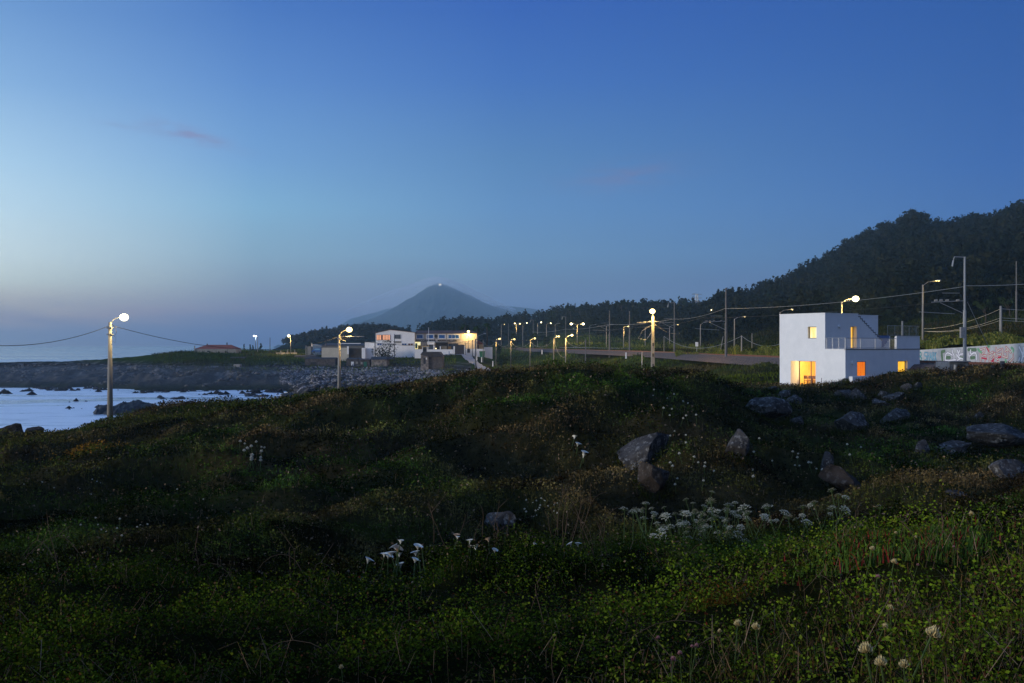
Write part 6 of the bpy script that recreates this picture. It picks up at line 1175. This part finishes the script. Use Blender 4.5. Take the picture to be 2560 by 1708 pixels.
b = MB(); b.hexa([(PX(485.5,Y),Y-e,fz(872.6,Y)),(PX(591,Y),Y-e,fz(872.6,Y)),(PX(591,Y),Y+7.3,fz(872.6,Y)),(PX(485.5,Y),Y+7.3,fz(872.6,Y)),(PX(510,Y),Y+3.2,fz(862.3,Y)),(PX(571,Y),Y+3.2,fz(862.3,Y)),(PX(571,Y),Y+3.8,fz(862.3,Y)),(PX(510,Y),Y+3.8,fz(862.3,Y))]); rf = b.build('roof', M_TILE, rh)
for u, h in ((510.5,859.5),(560.5,856.5)):
    c = MB().box(PX(u-.9,Y),PX(u+.9,Y),Y+3.2,Y+3.7,fz(864,Y),fz(h,Y)).build('chimney', M_DARK); c.data.transform(__import__('mathutils').Matrix.Translation(-rh.location)); c.parent = rf
panel(rh, 'window', 518, 524, 877, 880, Y, M_GLASSD); panel(rh, 'door', 562, 566, 877, 885, Y, M_DARK); panel(rh, 'drainpipe', 568.5, 569.3, 872, 887, Y, M_DARK)
block('dark_shed', 'small dark shed below the red-roofed house', 'shed', 576, 611, 894, 912, 318, M_STONED, 4, 1.5, M_SLATE)
block('pale_shelter', 'small pale stone block down near the shore', 'shelter', 584, 600, 911, 929, 285, pm('pale_concrete_block',(.36,.34,.31),(.2,.19,.18),1.2,.9), 2)
s1_ = block('ruined_shed', 'long ruined stone shed left of the second lamp post', 'shed', 762, 838, 897, 921, 300, M_STONED, 6, 3, M_SLATE); panel(s1_, 'doorway', 777, 790, 905, 921, 300, M_DARK)
s0_ = block('ruined_shed', 'crumbling stone shed further left on the slope', 'shed', 736, 790, 891, 905, 330, M_STONED, 6, 2.5, M_SLATE)
s2_ = block('fishing_hut', 'stone hut with a white door right of the second lamp post', 'hut', 866, 899, 898, 920, 300, M_STONED, 6, 3, M_SLATE); panel(s2_, 'white_door', 878, 884.5, 904.5, 919, 300, M_WPAINT); panel(s2_, 'window', 889.5, 895, 904.5, 909.5, 300, M_CONC)
s3_ = block('fishing_hut', 'stone hut with a green door', 'hut', 899.3, 924, 900, 921, 297, M_STONED, 6, 3, M_TILED); panel(s3_, 'green_door', 909, 917, 905, 918, 297, M_GREENP); panel(s3_, 'window', 902, 906.5, 905, 911, 297, M_CONC)
s4_ = block('stone_barn', 'pale fieldstone barn below the big shrub', 'barn', 928, 966, 899, 917, 292, M_STONEW, 7, None); x0, x1 = PX(926.5,292), PX(982,292)
b = MB(); b.hexa([(x0,291.5,fz(899,292)+.01),(PX(966.5,292),291.5,fz(899,292)+.01),(x1,300.5,fz(899,292)+.01),(PX(931,300),300.5,fz(899,292)+.01),(PX(929,295),295,fz(892,295)),(PX(968,295),295,fz(892,295)),(PX(972,297),297,fz(892,296)),(PX(933,297),297,fz(892,296))]).build('roof', M_SLATE, s4_)
s5_ = block('stone_cottage', 'roofed stone hut on the grass below the factory yard wall', 'hut', 1052, 1071, 886, 911, 262, M_STONEW, 8, None); b = MB(); b.box(PX(1071,262),PX(1106,262),262.4,269,-6.5,fz(892,262)); b.build('side_wall', M_STONED, s5_)
b = MB(); b.prism([(PX(1051,262),261.8,fz(886.5,262)),(PX(1056,262),261.8,fz(880,262)),(PX(1098,262),262,fz(880,262)),(PX(1107,262),262,fz(892,262)),(PX(1071,262),261.8,fz(892,262))], (0,7.6,0)).build('roof', M_SLATE, s5_); panel(s5_, 'doorway', 1059, 1063, 895, 910, 262, M_DARK); panel(s5_, 'window', 1064.5, 1067.5, 894, 899, 262, M_WPAINT)
yd = block('yard_wall_long', 'long lit cream yard wall left of the factory', 'wall', 804, 871.5, 869.5, 886.5, 322, pm('cream_wall',(.55,.50,.40),(.42,.38,.30),.5,.9), .5); yd.name = 'boundary_wall'
panel(yd, 'end_pillar', 868, 872, 866, 886, 322, M_FWHITE, .3, 0)
gt2 = block('metal_gate', 'long dark gate between the cream wall and the white sheds', 'gate', 871.8, 904, 871, 885, 322.3, pm('brown_dark_gate',(.05,.035,.03),(.03,.025,.02),1,.8), .2)
block('boundary_wall', 'short white stained wall right of the long dark gate', 'wall', 904.3, 913, 870, 887, 322, M_FWHITE, 3)
block('white_shed', 'white flat-roofed shed beside the factory gable', 'shed', 912, 936, 855.5, 872, 332, M_FWHITE, 6, 1.0, M_CONCD); block('boundary_wall', 'white sloping wall in front of the flat-roofed shed', 'wall', 913.3, 934, 871, 887, 324, M_FWHITE, 1)
sh5 = block('warehouse', 'low dark-roofed warehouse behind the cream wall', 'warehouse', 806, 906, 864, 872, 345, M_CONCD, 20, 6, M_SLATE); panel(sh5, 'skylight_strip', 853, 902, 858, 859.5, 349, M_WPAINT)
bs = block('blue_shed', 'blue metal shed left of the cream wall', 'shed', 781, 803.5, 862, 879, 350, pm('blue_grey_metal',(.10,.17,.30),(.07,.12,.22),.5,.7), 8, None); panel(bs, 'corner_post', 778.5, 781, 859, 880, 350, M_WPAINT)
b = MB(); x0, x1 = PX(781,350), PX(803.5,350); b.hexa([(x0-.2,349.8,fz(862,350)+.01),(x1+.2,349.8,fz(867,350)+.01),(x1+.2,358.2,fz(867,350)+.01),(x0-.2,358.2,fz(862,350)+.01),(x0-.2,349.8,fz(862,350)+.2),(x1+.2,349.8,fz(867,350)+.2),(x1+.2,358.2,fz(867,350)+.2),(x0-.2,358.2,fz(862,350)+.2)]).build('roof', M_STEEL, bs)
block('small_hut', 'tiny grey hut left of the blue shed', 'hut', 768, 777.5, 867, 880.5, 345, M_CONC, 3, 1.0, M_CONCD)
cr = empty('parked_car', 'dark blue car parked beside the blue shed', 'car', (PX(794,340),341,-2.9)); cx = PX(794,340); b = MB(); b.prism([(cx-2,340,-2.5),(cx+2.1,340,-2.5),(cx+2.1,340,-1.9),(cx+1.3,340,-1.8),(cx+.8,340,-1.25),(cx-.8,340,-1.22),(cx-1.6,340,-1.8),(cx-2,340,-1.9)], (0,1.7,0)).build('body', M_BLUEP, cr); MB().prism([(cx-1.3,339.97,-1.82),(cx+1.0,339.97,-1.82),(cx+.65,339.97,-1.34),(cx-.7,339.97,-1.32)], (0,.02,0)).build('window', pm('sky_lit_glass',(.2,.4,.55),None,2,.2), cr)
for wx in (-1.2,1.25): MB().tube([(cx+wx,339.9,-2.5),(cx+wx,340.1,-2.5)], .33, 14).build('wheel', M_DARK, cr)
for i, (u, v) in enumerate(((719,874),(737,874),(765,864),(702,876))):
    Y = 345; x = PX(u,Y); o = MB().hexa([(x-.15,Y-.15,-4),(x+.15,Y-.15,-4),(x+.15,Y+.15,-4),(x-.15,Y+.15,-4),(x-.12,Y-.12,fz(v,Y)),(x+.12,Y-.12,fz(v,Y)),(x+.12,Y+.12,fz(v,Y)),(x-.12,Y+.12,fz(v,Y))]).build('fence_post', M_CONC, origin=(x,Y,-4)); setp(o, ['concrete fence post just left of the lit coastal lamp post','concrete fence post just right of the lit coastal lamp post','tall concrete fence post beside the tiny grey hut','stubby concrete fence post on the left of the coastal flat'][i], 'fence post')
fw_ = empty('low_roadside_wall', 'low pale wall along the coastal flat behind the lit lamp post', 'wall', (PX(720,348),348,-3.2)); MB().box(PX(690,348),PX(742,348),348,348.4,-3.4,fz(881.5,348)).build('wall', M_CONC, fw_)

# ------------------------------------------------------------------ flowers
def flower_fig(name, loc, r, label, mats=(M_PETALY,), group=None, h=.12, tilt=0, seed=0):
    rnd = random.Random(seed); b = MB(); c = Vector((0,0,h)); 
    for ring, (rr, up, nn) in enumerate(((1.0,.55,17),(.86,.85,14),(.66,1.15,11),(.38,1.3,8))):
        for i in range(nn):
            a = 2*math.pi*i/nn+ring*.2+rnd.uniform(-.1,.1); d = Vector((math.cos(a),math.sin(a),0)); s_ = Vector((-d.y,d.x,0))*r*.16; q = rr*r*rnd.uniform(.85,1.1)
            zt2 = r*up*rnd.uniform(.85,1.15); b.add([c+d*r*.12-s_*.6, c+d*r*.12+s_*.6, c+d*q*.75+s_+Vector((0,0,zt2*.55)), c+d*q*.82+Vector((0,0,zt2)), c+d*q*.75-s_+Vector((0,0,zt2*.55))], [(0,1,2,3,4)])
    o = empty(name, label, 'flower', loc, group); bl_ = link('bloom', None) if False else None
    m = b; me = bpy.data.meshes.new('bloom'); me.from_pydata(m.v, [], m.f); x = link('bloom', me, mats[0], o); s = MB(); s.tube([(0,0,-.08),(0,0,h)], r*.14, 5); me2 = bpy.data.meshes.new('stem'); me2.from_pydata(s.v, [], s.f); link('stem', me2, M_GSTEM, o)
    o.rotation_euler = (rnd.uniform(.15,.45) if h > .2 else rnd.uniform(-.1,.5), rnd.uniform(-.25,.25), 0); return o
def dup(src, loc, rot, scale, label):
    r = src.copy(); COL.objects.link(r); r.location = loc; r.rotation_euler = rot; r.scale = (scale,)*3; r['label'] = label
    for ch in src.children:
        c = ch.copy(); COL.objects.link(c); c.parent = r
    return r
near = [(2271,1592,.046,'largest cream fig blossom low on the right bank'),(2195,1646,.044,'second large cream blossom, lower left of the largest'),(2228,1668,.038,'half hidden white blossom at the bottom of the right bank'),(2268,1655,.030,'narrow white blossom right of the half hidden one'),
 (2217,1409,.034,'cream pointed blossom in the red-green patch on the right bank'),(2161,1388,.030,'round cream bud left of the pointed blossom'),(2432,1295,.030,'round yellow-white bud alone at the top of the right bank'),(1898,1580,.034,'white closed blossom in the grass at lower centre right'),(1836,1588,.034,'white open blossom left of the closed one'),
 (2231,1526,.030,'yellow-white blossom on the dark red leaves'),(2163,1555,.026,'narrow white blossom below the red leaves'),(2222,1340,.018,'small yellow bud near the top of the right bank'),(2254,1347,.014,'tiny yellow bud right of the small yellow one'),(2247,1447,.014,'little yellow bud in the middle of the right bank'),(863,1676,.022,'small pale yellow flower among brambles at bottom centre left'),(1815,1596,.018,'small pale flower beside the white open blossom')]
pinks = [(2196,1440,.032,'pink star blossom below the pointed cream one'),(2167,1465,.030,'lilac pink blossom left of the pink star'),(2268,1404,.022,'faint pink blossom right of the pointed cream one'),(2390,1382,.020,'pink bud at the upper right of the bank'),(1648,1610,.028,'lilac blossom in the brambles at lower centre'),(1722,1626,.026,'upper salmon pink blossom at lower centre'),(1724,1640,.020,'lower salmon pink bud at lower centre'),(1675,1660,.030,'pale pink blossom near the bottom edge'),(1708,1658,.028,'pink blossom right of the pale pink one near the bottom edge')]
def stand(u, v, h): q = onview(u, v+30, 3.5, 14); return onview(u, v+h*F/q.y, 3.5, 14)
for i, (u, v, r, lab) in enumerate(near): q = stand(u, v, .24); flower_fig('fig_flower', q, r*.72, lab, (M_PETALY,), 'cream and white fig flowers on the near bank', h=.25, seed=i)
for i, (u, v, r, lab) in enumerate(pinks): q = stand(u, v, .24); flower_fig('fig_flower', q, r*.5, lab, (M_PETALP,), 'pink fig flowers on the near bank', h=.25, seed=40+i)
# white dots on the far slope
src = None
def dots(pts, Y0, Y1, label, group, r=.07, mats=(M_PETAL,), h=.30):
    s = None
    for i, (u, v) in enumerate(pts):
        q = onview(u, v+3, Y0, Y1)
        if s is None: s = flower_fig('white_flower', q, r, label, mats, group, h=h, seed=99)
        else: dup(s, q, (random.uniform(0,.5), random.uniform(-.3,.3), random.uniform(0,6)), random.uniform(.75,1.15), label)
dots([(1638,991),(1633,1001),(1684,1001),(1669,1010),(1703,1016),(1715,1020),(1729,1021),(1655,1042),(1682,1040),(1676,1055),(1701,1066),(1721,1060),(1742,1060),(1690,1092),(1670,1110),(1715,1108),(1724,1128),(1706,1159),(1730,1166),(1750,1174),(1759,1179),(1680,1180),(1677,1192),(1761,1194),(1777,1199),(1690,1216),(1756,1224),(1690,1232)], 24, 52, 'small white flower dotted down the dark slope right of the pointed grey slab', 'white dots on the central slope', r=.052)
dots([(1901,1115),(1885,1151),(1887,1193),(1889,1214),(1979,1151),(1995,1151),(1935,1169),(1995,1170),(2020,1176),(2030,1183),(2038,1188),(1992,1180),(2004,1181),(2051,1199),(2058,1202),(2123,1134),(2158,1138),(2132,1157)], 24, 50, 'small white flower on the dark slope above the long sloping slab', 'white dots on the right slope', r=.052)
dots([(646,1124),(652,1132),(654,1149),(641,1159),(620,1166),(625,1170),(634,1172),(610,1149),(612,1141),(651,1162),(667,1134),(632,1138),(598,1122),(610,1124),(651,1174)], 26, 60, 'small white flower in the little cluster on the left slope', 'white dots on the left slope')
dots([(247,1316),(251,1329),(251,1348),(267,1357),(299,1325),(296,1345),(342,1331),(339,1342),(359,1332),(297,1364),(203,1336),(232,1248),(240,1219),(228,1215),(254,1217),(204,1234),(226,1247),(137,1239),(62,1224),(95,1225),(446,1243),(507,1266)], 16, 40, 'small white flower scattered on the lower left slope', 'white dots on the lower left slope', r=.030, h=.22)
dots([(1320,1269),(1333,1272),(1341,1268),(1350,1268),(1340,1283),(1345,1290),(1352,1285),(1357,1284),(1368,1284),(1317,1293),(1310,1302),(1338,1301),(1331,1307),(1337,1309),(1345,1307),(1388,1272),(1387,1282),(1386,1294),(1391,1307),(1366,1276)], 18, 30, 'tiny white flower beside the rounded pale boulder', 'tiny white flowers by the boulder', r=.032, h=.22)
# calla lilies
def calla(loc, r, label, h, rot, group='calla lilies in the hollow', mat=M_PETAL, seed=0):
    o = empty('calla_lily', label, 'calla lily', loc, group); b = MB(); n_ = 16; ring = []
    for k, (rr, z) in enumerate(((.10,0),(.22,.35),(.45,.70),(.80,.95),(1.0,1.0))):
        for j in range(n_):
            a = 2*math.pi*j/n_; tip = max(0, math.cos(a))**3*(k/4.)**2
            ring.append((r*(rr*math.cos(a)+tip*.7), r*rr*.85*math.sin(a), h+r*1.15*z+r*(-.4*tip+.35*(1-math.cos(a))*.5*(k > 2))))
    fs = [(k*n_+j, k*n_+(j+1)%n_, (k+1)*n_+(j+1)%n_, (k+1)*n_+j) for k in range(4) for j in range(n_)]
    me = bpy.data.meshes.new('spathe'); me.from_pydata(ring, [], fs); link('spathe', me, mat, o)
    def sm(nm_, pts, rad, m_): s = MB(); s.tube(pts, rad, 6); e = bpy.data.meshes.new(nm_); e.from_pydata(s.v, [], s.f); link(nm_, e, m_, o)
    sm('spadix', [(0,0,h+r*.2),(r*.1,0,h+r*1.1)], [r*.09,r*.06], M_SPADIX); sm('stem', [(0,0,-.05),(.01,0,h*.5),(0,0,h)], [.012,.011,r*.1], M_GSTEM)
    o.rotation_euler = rot; return o
CL = [(973,1355,'highest white calla of the left clump'),(990,1366,'faded calla just right of the highest one'),(939,1387,'white calla on the left of the clump with a flat open rim'),(966,1382,'calla left of the middle of the clump'),(1019,1372,'flat white calla above the middle of the clump'),(1057,1366,'narrow upright calla at the right top of the clump'),(1072,1371,'brownish fading calla beside the narrow upright one'),(899,1405,'lowest left white calla of the clump'),(984,1394,'calla half hidden in the middle of the clump'),(1007,1389,'upright white calla in the middle of the clump'),(1034,1392,'calla right of the upright middle one'),(1030,1407,'large flat white calla low on the right of the clump'),(1004,1421,'large calla lowest in the clump with its long stem showing'),(910,1450,'small pale calla below the clump on the left'),
 (1167,1358,'upper white calla of the right clump'),(1172,1374,'flat white calla on the left of the right clump'),(1192,1376,'tilted white calla in the middle of the right clump'),(1226,1369,'wide white calla of the right clump'),(1232,1357,'fading calla above the wide one'),(1163,1340,'brown withered calla above the right clump'),(1117,1340,'lone small calla between the two clumps'),(1325,1363,'small calla right of the rounded boulder'),(1445,1364,'left calla of the pair by the dry stems'),(1458,1366,'right calla of the pair by the dry stems')]
rnd = random.Random(4)
for i, (u, v, lab) in enumerate(CL):
    Y = 13.2+rnd.uniform(-.5,.9) if u < 1120 else 15.2; x = PX(u, Y); z = (HV-v)*Y/F; gg = g1(x, Y); h = max(.25, z-gg); brown = 'brown' in lab or 'fad' in lab
    calla((x, Y, z-h), rnd.uniform(.040,.054) if 'small' not in lab else .030, lab, h, (rnd.uniform(-.1,.35), rnd.uniform(-.3,.3), rnd.uniform(-.6,.6) if i % 2 else rnd.uniform(2.4,3.6)), mat=(pm('faded_petal%d'%i,(.36,.20,.10),(.5,.36,.24),8,.8) if brown else M_PETAL))
for i, (u, v, lab) in enumerate(((1429,1108,'upper of two white callas alone in the dark hollow'),(1440,1126,'lower of two white callas alone in the dark hollow'),(1458,1148,'upright calla above another in the dark hollow'),(1450,1157,'lowest white calla alone in the dark hollow'))):
    q = onview(u, v+14, 22, 45); calla(q, .10, lab, .35, (.3, 0, rnd.uniform(0,3)), 'callas in the dark hollow')
# calla leaves
rg = np.random.default_rng(77); b = MB()
for i in range(80):
    u = rg.normal(975,50) if i < 55 else rg.normal(1200,45); Y = rg.uniform(13,14.8) if i < 55 else rg.uniform(15,16); x = PX(u,Y); g = g1(x,Y); a = rg.uniform(0,6.28); L_ = rg.uniform(.16,.28); d = Vector((math.cos(a),math.sin(a),0)); s_ = Vector((-d.y,d.x,0))*L_*.26; c = Vector((x,Y,g+rg.uniform(.02,.18)))
    b.add([c, c+d*L_*.4+s_+Vector((0,0,.08)), c+d*L_, c+d*L_*.4-s_+Vector((0,0,.08)), c+d*L_*.45+Vector((0,0,.03))], [(0,1,4),(1,2,4),(2,3,4),(3,0,4)])
o = b.build('calla_leaves', M_LEAFD); setp(o, 'broad dark leaves around the calla lilies', 'leaves', kind='stuff')
# white umbels
def umbel(loc, r, label, h, seed, group='white umbel flowers in the drift', flat=.55):
    rnd = random.Random(seed); o = empty('umbel_flower', label, 'umbel flower', loc, group); b = MB(); st_ = MB(); n_ = 20
    for i in range(n_):
        rr = r*math.sqrt((i+.5)/n_); a = i*2.4; c = Vector((rr*math.cos(a), rr*math.sin(a), h-flat*rr*rr/r+rnd.uniform(-.1,.1)*r)); st_.tube([(0,0,h-r*.9), c], r*.025, 3, cap=False)
        for j in range(8):
            q = c+Vector((rnd.uniform(-.17,.17),rnd.uniform(-.17,.17),rnd.uniform(-.02,.1)))*r; e = r*.085; nrm = Vector((rnd.uniform(-.5,.5),rnd.uniform(-.5,.5),1)).normalized(); t_ = nrm.cross(Vector((0,1,0))).normalized(); w_ = nrm.cross(t_); b.add([q-t_*e, q+w_*e, q+t_*e, q-w_*e], [(0,1,2,3)])
    me = bpy.data.meshes.new('flower_head'); me.from_pydata(b.v, [], b.f); link('flower_head', me, pm('umbel_white%d'%seed,(.50,.47,.35),(.34,.31,.20),9,.9,0,.0), o)
    st_.tube([(0,0,-.05),(.01,0,h-r*.9)], [.010,.006], 5); e = bpy.data.meshes.new('stem'); e.from_pydata(st_.v, [], st_.f); link('stem', e, M_GSTEM, o); return o
UL = 'white umbel flower head in the thick drift below the pointed grey slab'
protos = [umbel((0,0,0), .088, UL, .62, s_) for s_ in (1,2,3)]
UP = [(1560,1268),(1582,1275),(1614,1255),(1600,1270),(1616,1266),(1622,1275),(1642,1267),(1664,1277),(1656,1304),(1677,1312),(1689,1280),(1689,1310),(1692,1275),(1705,1283),(1718,1259),(1719,1294),(1716,1313),(1727,1314),(1735,1256),(1746,1280),(1752,1244),(1745,1269),(1755,1310),(1771,1279),(1788,1312),(1797,1269),(1804,1269),(1816,1278),(1790,1295),(1803,1315),(1812,1316),(1813,1326),(1820,1322),(1849,1306),(1826,1282),(1840,1275),(1865,1287),(1880,1288),(1911,1268),(1902,1273),(1869,1337),(1841,1341),(1760,1335),(1700,1333),(1651,1324),(1733,1343),(1784,1334),(1815,1330),(1788,1372),(1780,1245),(1836,1252),(1890,1256),(1908,1266),(1980,1286),(1992,1286),(1948,1294),(1954,1295),(1945,1260),(1930,1262),(1642,1370),(2016,1290)]
UR = [(1763,1224),(2010,1274),(2085,1264),(2058,1268),(2043,1249),(2070,1243),(2097,1232),(2094,1219),(2070,1276),(2100,1234),(2184,1262),(2368,1277),(2020,1262),(2055,1250)]
rnd2 = random.Random(9); UP = UP+[(a+rnd2.uniform(-28,28), b_+rnd2.uniform(-16,22)) for a, b_ in UP[4:50]]
for i, (u, v) in enumerate(UP+UR):
    Y = rnd.uniform(17.5,21.5); x = PX(u,Y); z = (HV-v)*Y/F; lab = UL if i < len(UP) else 'loose white umbel flower head at the right end of the drift towards the green bank'
    s_ = protos[i%3]; g = g1(x,Y); hh = max(.3, z-g+.02); sc_ = rnd.uniform(.6,1.25)
    if i < 3: s_.location = (x,Y,z-.62); continue
    r_ = dup(s_, (x,Y,z-.62*sc_), (rnd.uniform(.1,.6), rnd.uniform(-.3,.3), rnd.uniform(0,6)), sc_, lab)
    if i >= len(UP): r_['group'] = 'loose white umbels at the right'
# filler: stems and more leaves below the umbels
n = 9000; uu = rg.uniform(1530,2150,n); yy = rg.uniform(16.5,22,n); x = (uu-1280)/F*yy; g = G(x,yy); c = mixc((.012,.020,.004),(.040,.052,.008), rg.uniform(0,1,n)**1.5)
put('umbel_foliage', [cards(np.stack([x,yy,g+rg.uniform(0,.42,n)],1), rg.uniform(.03,.07,n), c, .2, .4, rg), blades(np.stack([x,yy,g],1)[:1200], rg.uniform(.3,.6,1200), np.full(1200,.008), c[:1200], .3, rg)], 'feathery green foliage under the white umbels', 'foliage')
# succulent red-green fig leaves on the near right bank
n = 5200; uu = rg.normal(2240,95,n); yy = rg.uniform(6.5,9.5,n); x = (uu-1280)/F*yy; g = G(x,yy); f = rg.uniform(0,1,n); c = mixc((.06,.11,.02),(.14,.022,.018), (f < .22)*1.0)*rg.uniform(.7,1.3,(n,1))
put('fig_leaves', [blades(np.stack([x,yy,g],1), rg.uniform(.07,.16,n), rg.uniform(.010,.016,n), c, .5, rg)], 'fleshy green and red finger-like leaves on the right bank', 'leaves')
n = 2600; uu = rg.normal(1800,45,n); yy = rg.uniform(6.6,7.4,n); x = (uu-1280)/F*yy; g = G(x,yy); put('red_fern', [cards(np.stack([x,yy,g+rg.uniform(.05,.22,n)],1), rg.uniform(.012,.03,n), mixc((.10,.09,.01),(.16,.04,.01), rg.uniform(0,1,n)), .2, .35, rg)], 'yellowing fern fronds in the brambles at lower centre right', 'fern')
# dry arching stems (brambles)
def stems(n_, urange, Yr, seed, label, hr=(.25,.7), group=None, mat=M_STEM, up=False, name='dry_stem'):
    rnd = random.Random(seed)
    for i in range(n_):
        u = rnd.uniform(*urange); Y = rnd.uniform(*Yr); x = PX(u,Y); g = g1(x,Y); h = rnd.uniform(*hr); a = rnd.uniform(-1,1)*(.9 if up else 1.0); L_ = h*rnd.uniform(.8,1.8)*(.25 if up else 1); b = MB(); pts = []
        for k in range(9):
            s_ = k/8; zz = h*math.sin(s_*math.pi*(.5 if up else .82))*1.0; pts.append((x+L_*a*s_*(1+.3*s_)*1.3+.02*math.sin(9*s_+i), Y+.2*math.sin(i+s_), g+zz))
        b.tube(pts, [.0036*(1-.6*k/8)*Y/8*(.75 if up else 1) for k in range(9)], 4)
        if rnd.random() < .6: p = Vector(pts[5]); b.tube([p, p+Vector((rnd.uniform(-.15,.15),0,rnd.uniform(.05,.2)))*h*2], [.003*Y/8,.001*Y/8], 3)
        o = b.build(name, mat, origin=(x,Y,g)); setp(o, label, 'stem', group)
stems(16, (60,800), (11,13.5), 1, 'bare arching bramble stem on the dark left bank', (.3,.75), 'arching stems on the left bank')
stems(14, (0,1000), (5,7.5), 2, 'bare arching bramble stem near the bottom left', (.12,.32), 'arching stems near the bottom left')
stems(16, (1150,1950), (5.2,9), 3, 'bare arching bramble stem near the bottom centre', (.12,.38), 'arching stems near the bottom centre')
stems(14, (2000,2560), (5,9), 4, 'dry leaning stalk on the right bank', (.15,.35), 'dry stalks on the right bank')
stems(18, (1385,1535), (15,18.5), 5, 'thin upright dry stalk right of the calla lilies', (.45,1.15), 'upright dry stalks right of the callas', up=True)
stems(12, (1080,1290), (17,20), 6, 'thin upright dry stalk behind the rounded pale boulder', (.7,1.2), 'upright dry stalks behind the boulder', up=True)
stems(4, (1670,1740), (13,15), 7, 'tall dead stalk below the white umbels', (.7,1.0), 'dead stalks below the umbels', up=True)
stems(5, (2040,2220), (12,16), 8, 'twiggy stalk rising left of the right bank', (.4,.8), 'twiggy stalks', up=False)
st_ = MB(); q = onview(2054, 975, 60, 85)
for u, h in ((2053,24),(2068,14),(2078,18),(2086,16)):
    Y = 78; x = PX(u,Y); g = g1(x,Y); o = MB().tube([(x,Y,g-.1),(x+.03,Y,g+h*Y/F+.1)], .02, 4).build('dry_stem', M_STEM, origin=(x,Y,g)); setp(o, 'thin weed stalk in front of the white house wall', 'stem', 'stalks before the white wall')

# ------------------------------------------------------------------ haze
hz_ = bpy.data.materials.new('haze_air'); hz_.use_nodes = True; t = hz_.node_tree; t.nodes.clear(); pv = t.nodes.new('ShaderNodeVolumePrincipled'); pv.inputs['Color'].default_value = (.46,.76,1.0,1); pv.inputs['Density'].default_value = 1.8e-4; pv.inputs['Anisotropy'].default_value = 0
ou = t.nodes.new('ShaderNodeOutputMaterial'); t.links.new(pv.outputs[0], ou.inputs['Volume'])
o = MB().box(-7200,7200,-7200,7200,-23,310).build('haze', hz_); setp(o, 'pale blue evening haze over sea and hills', 'haze', kind='stuff'); o.display_type = 'WIRE'
print('objects', len(bpy.data.objects))
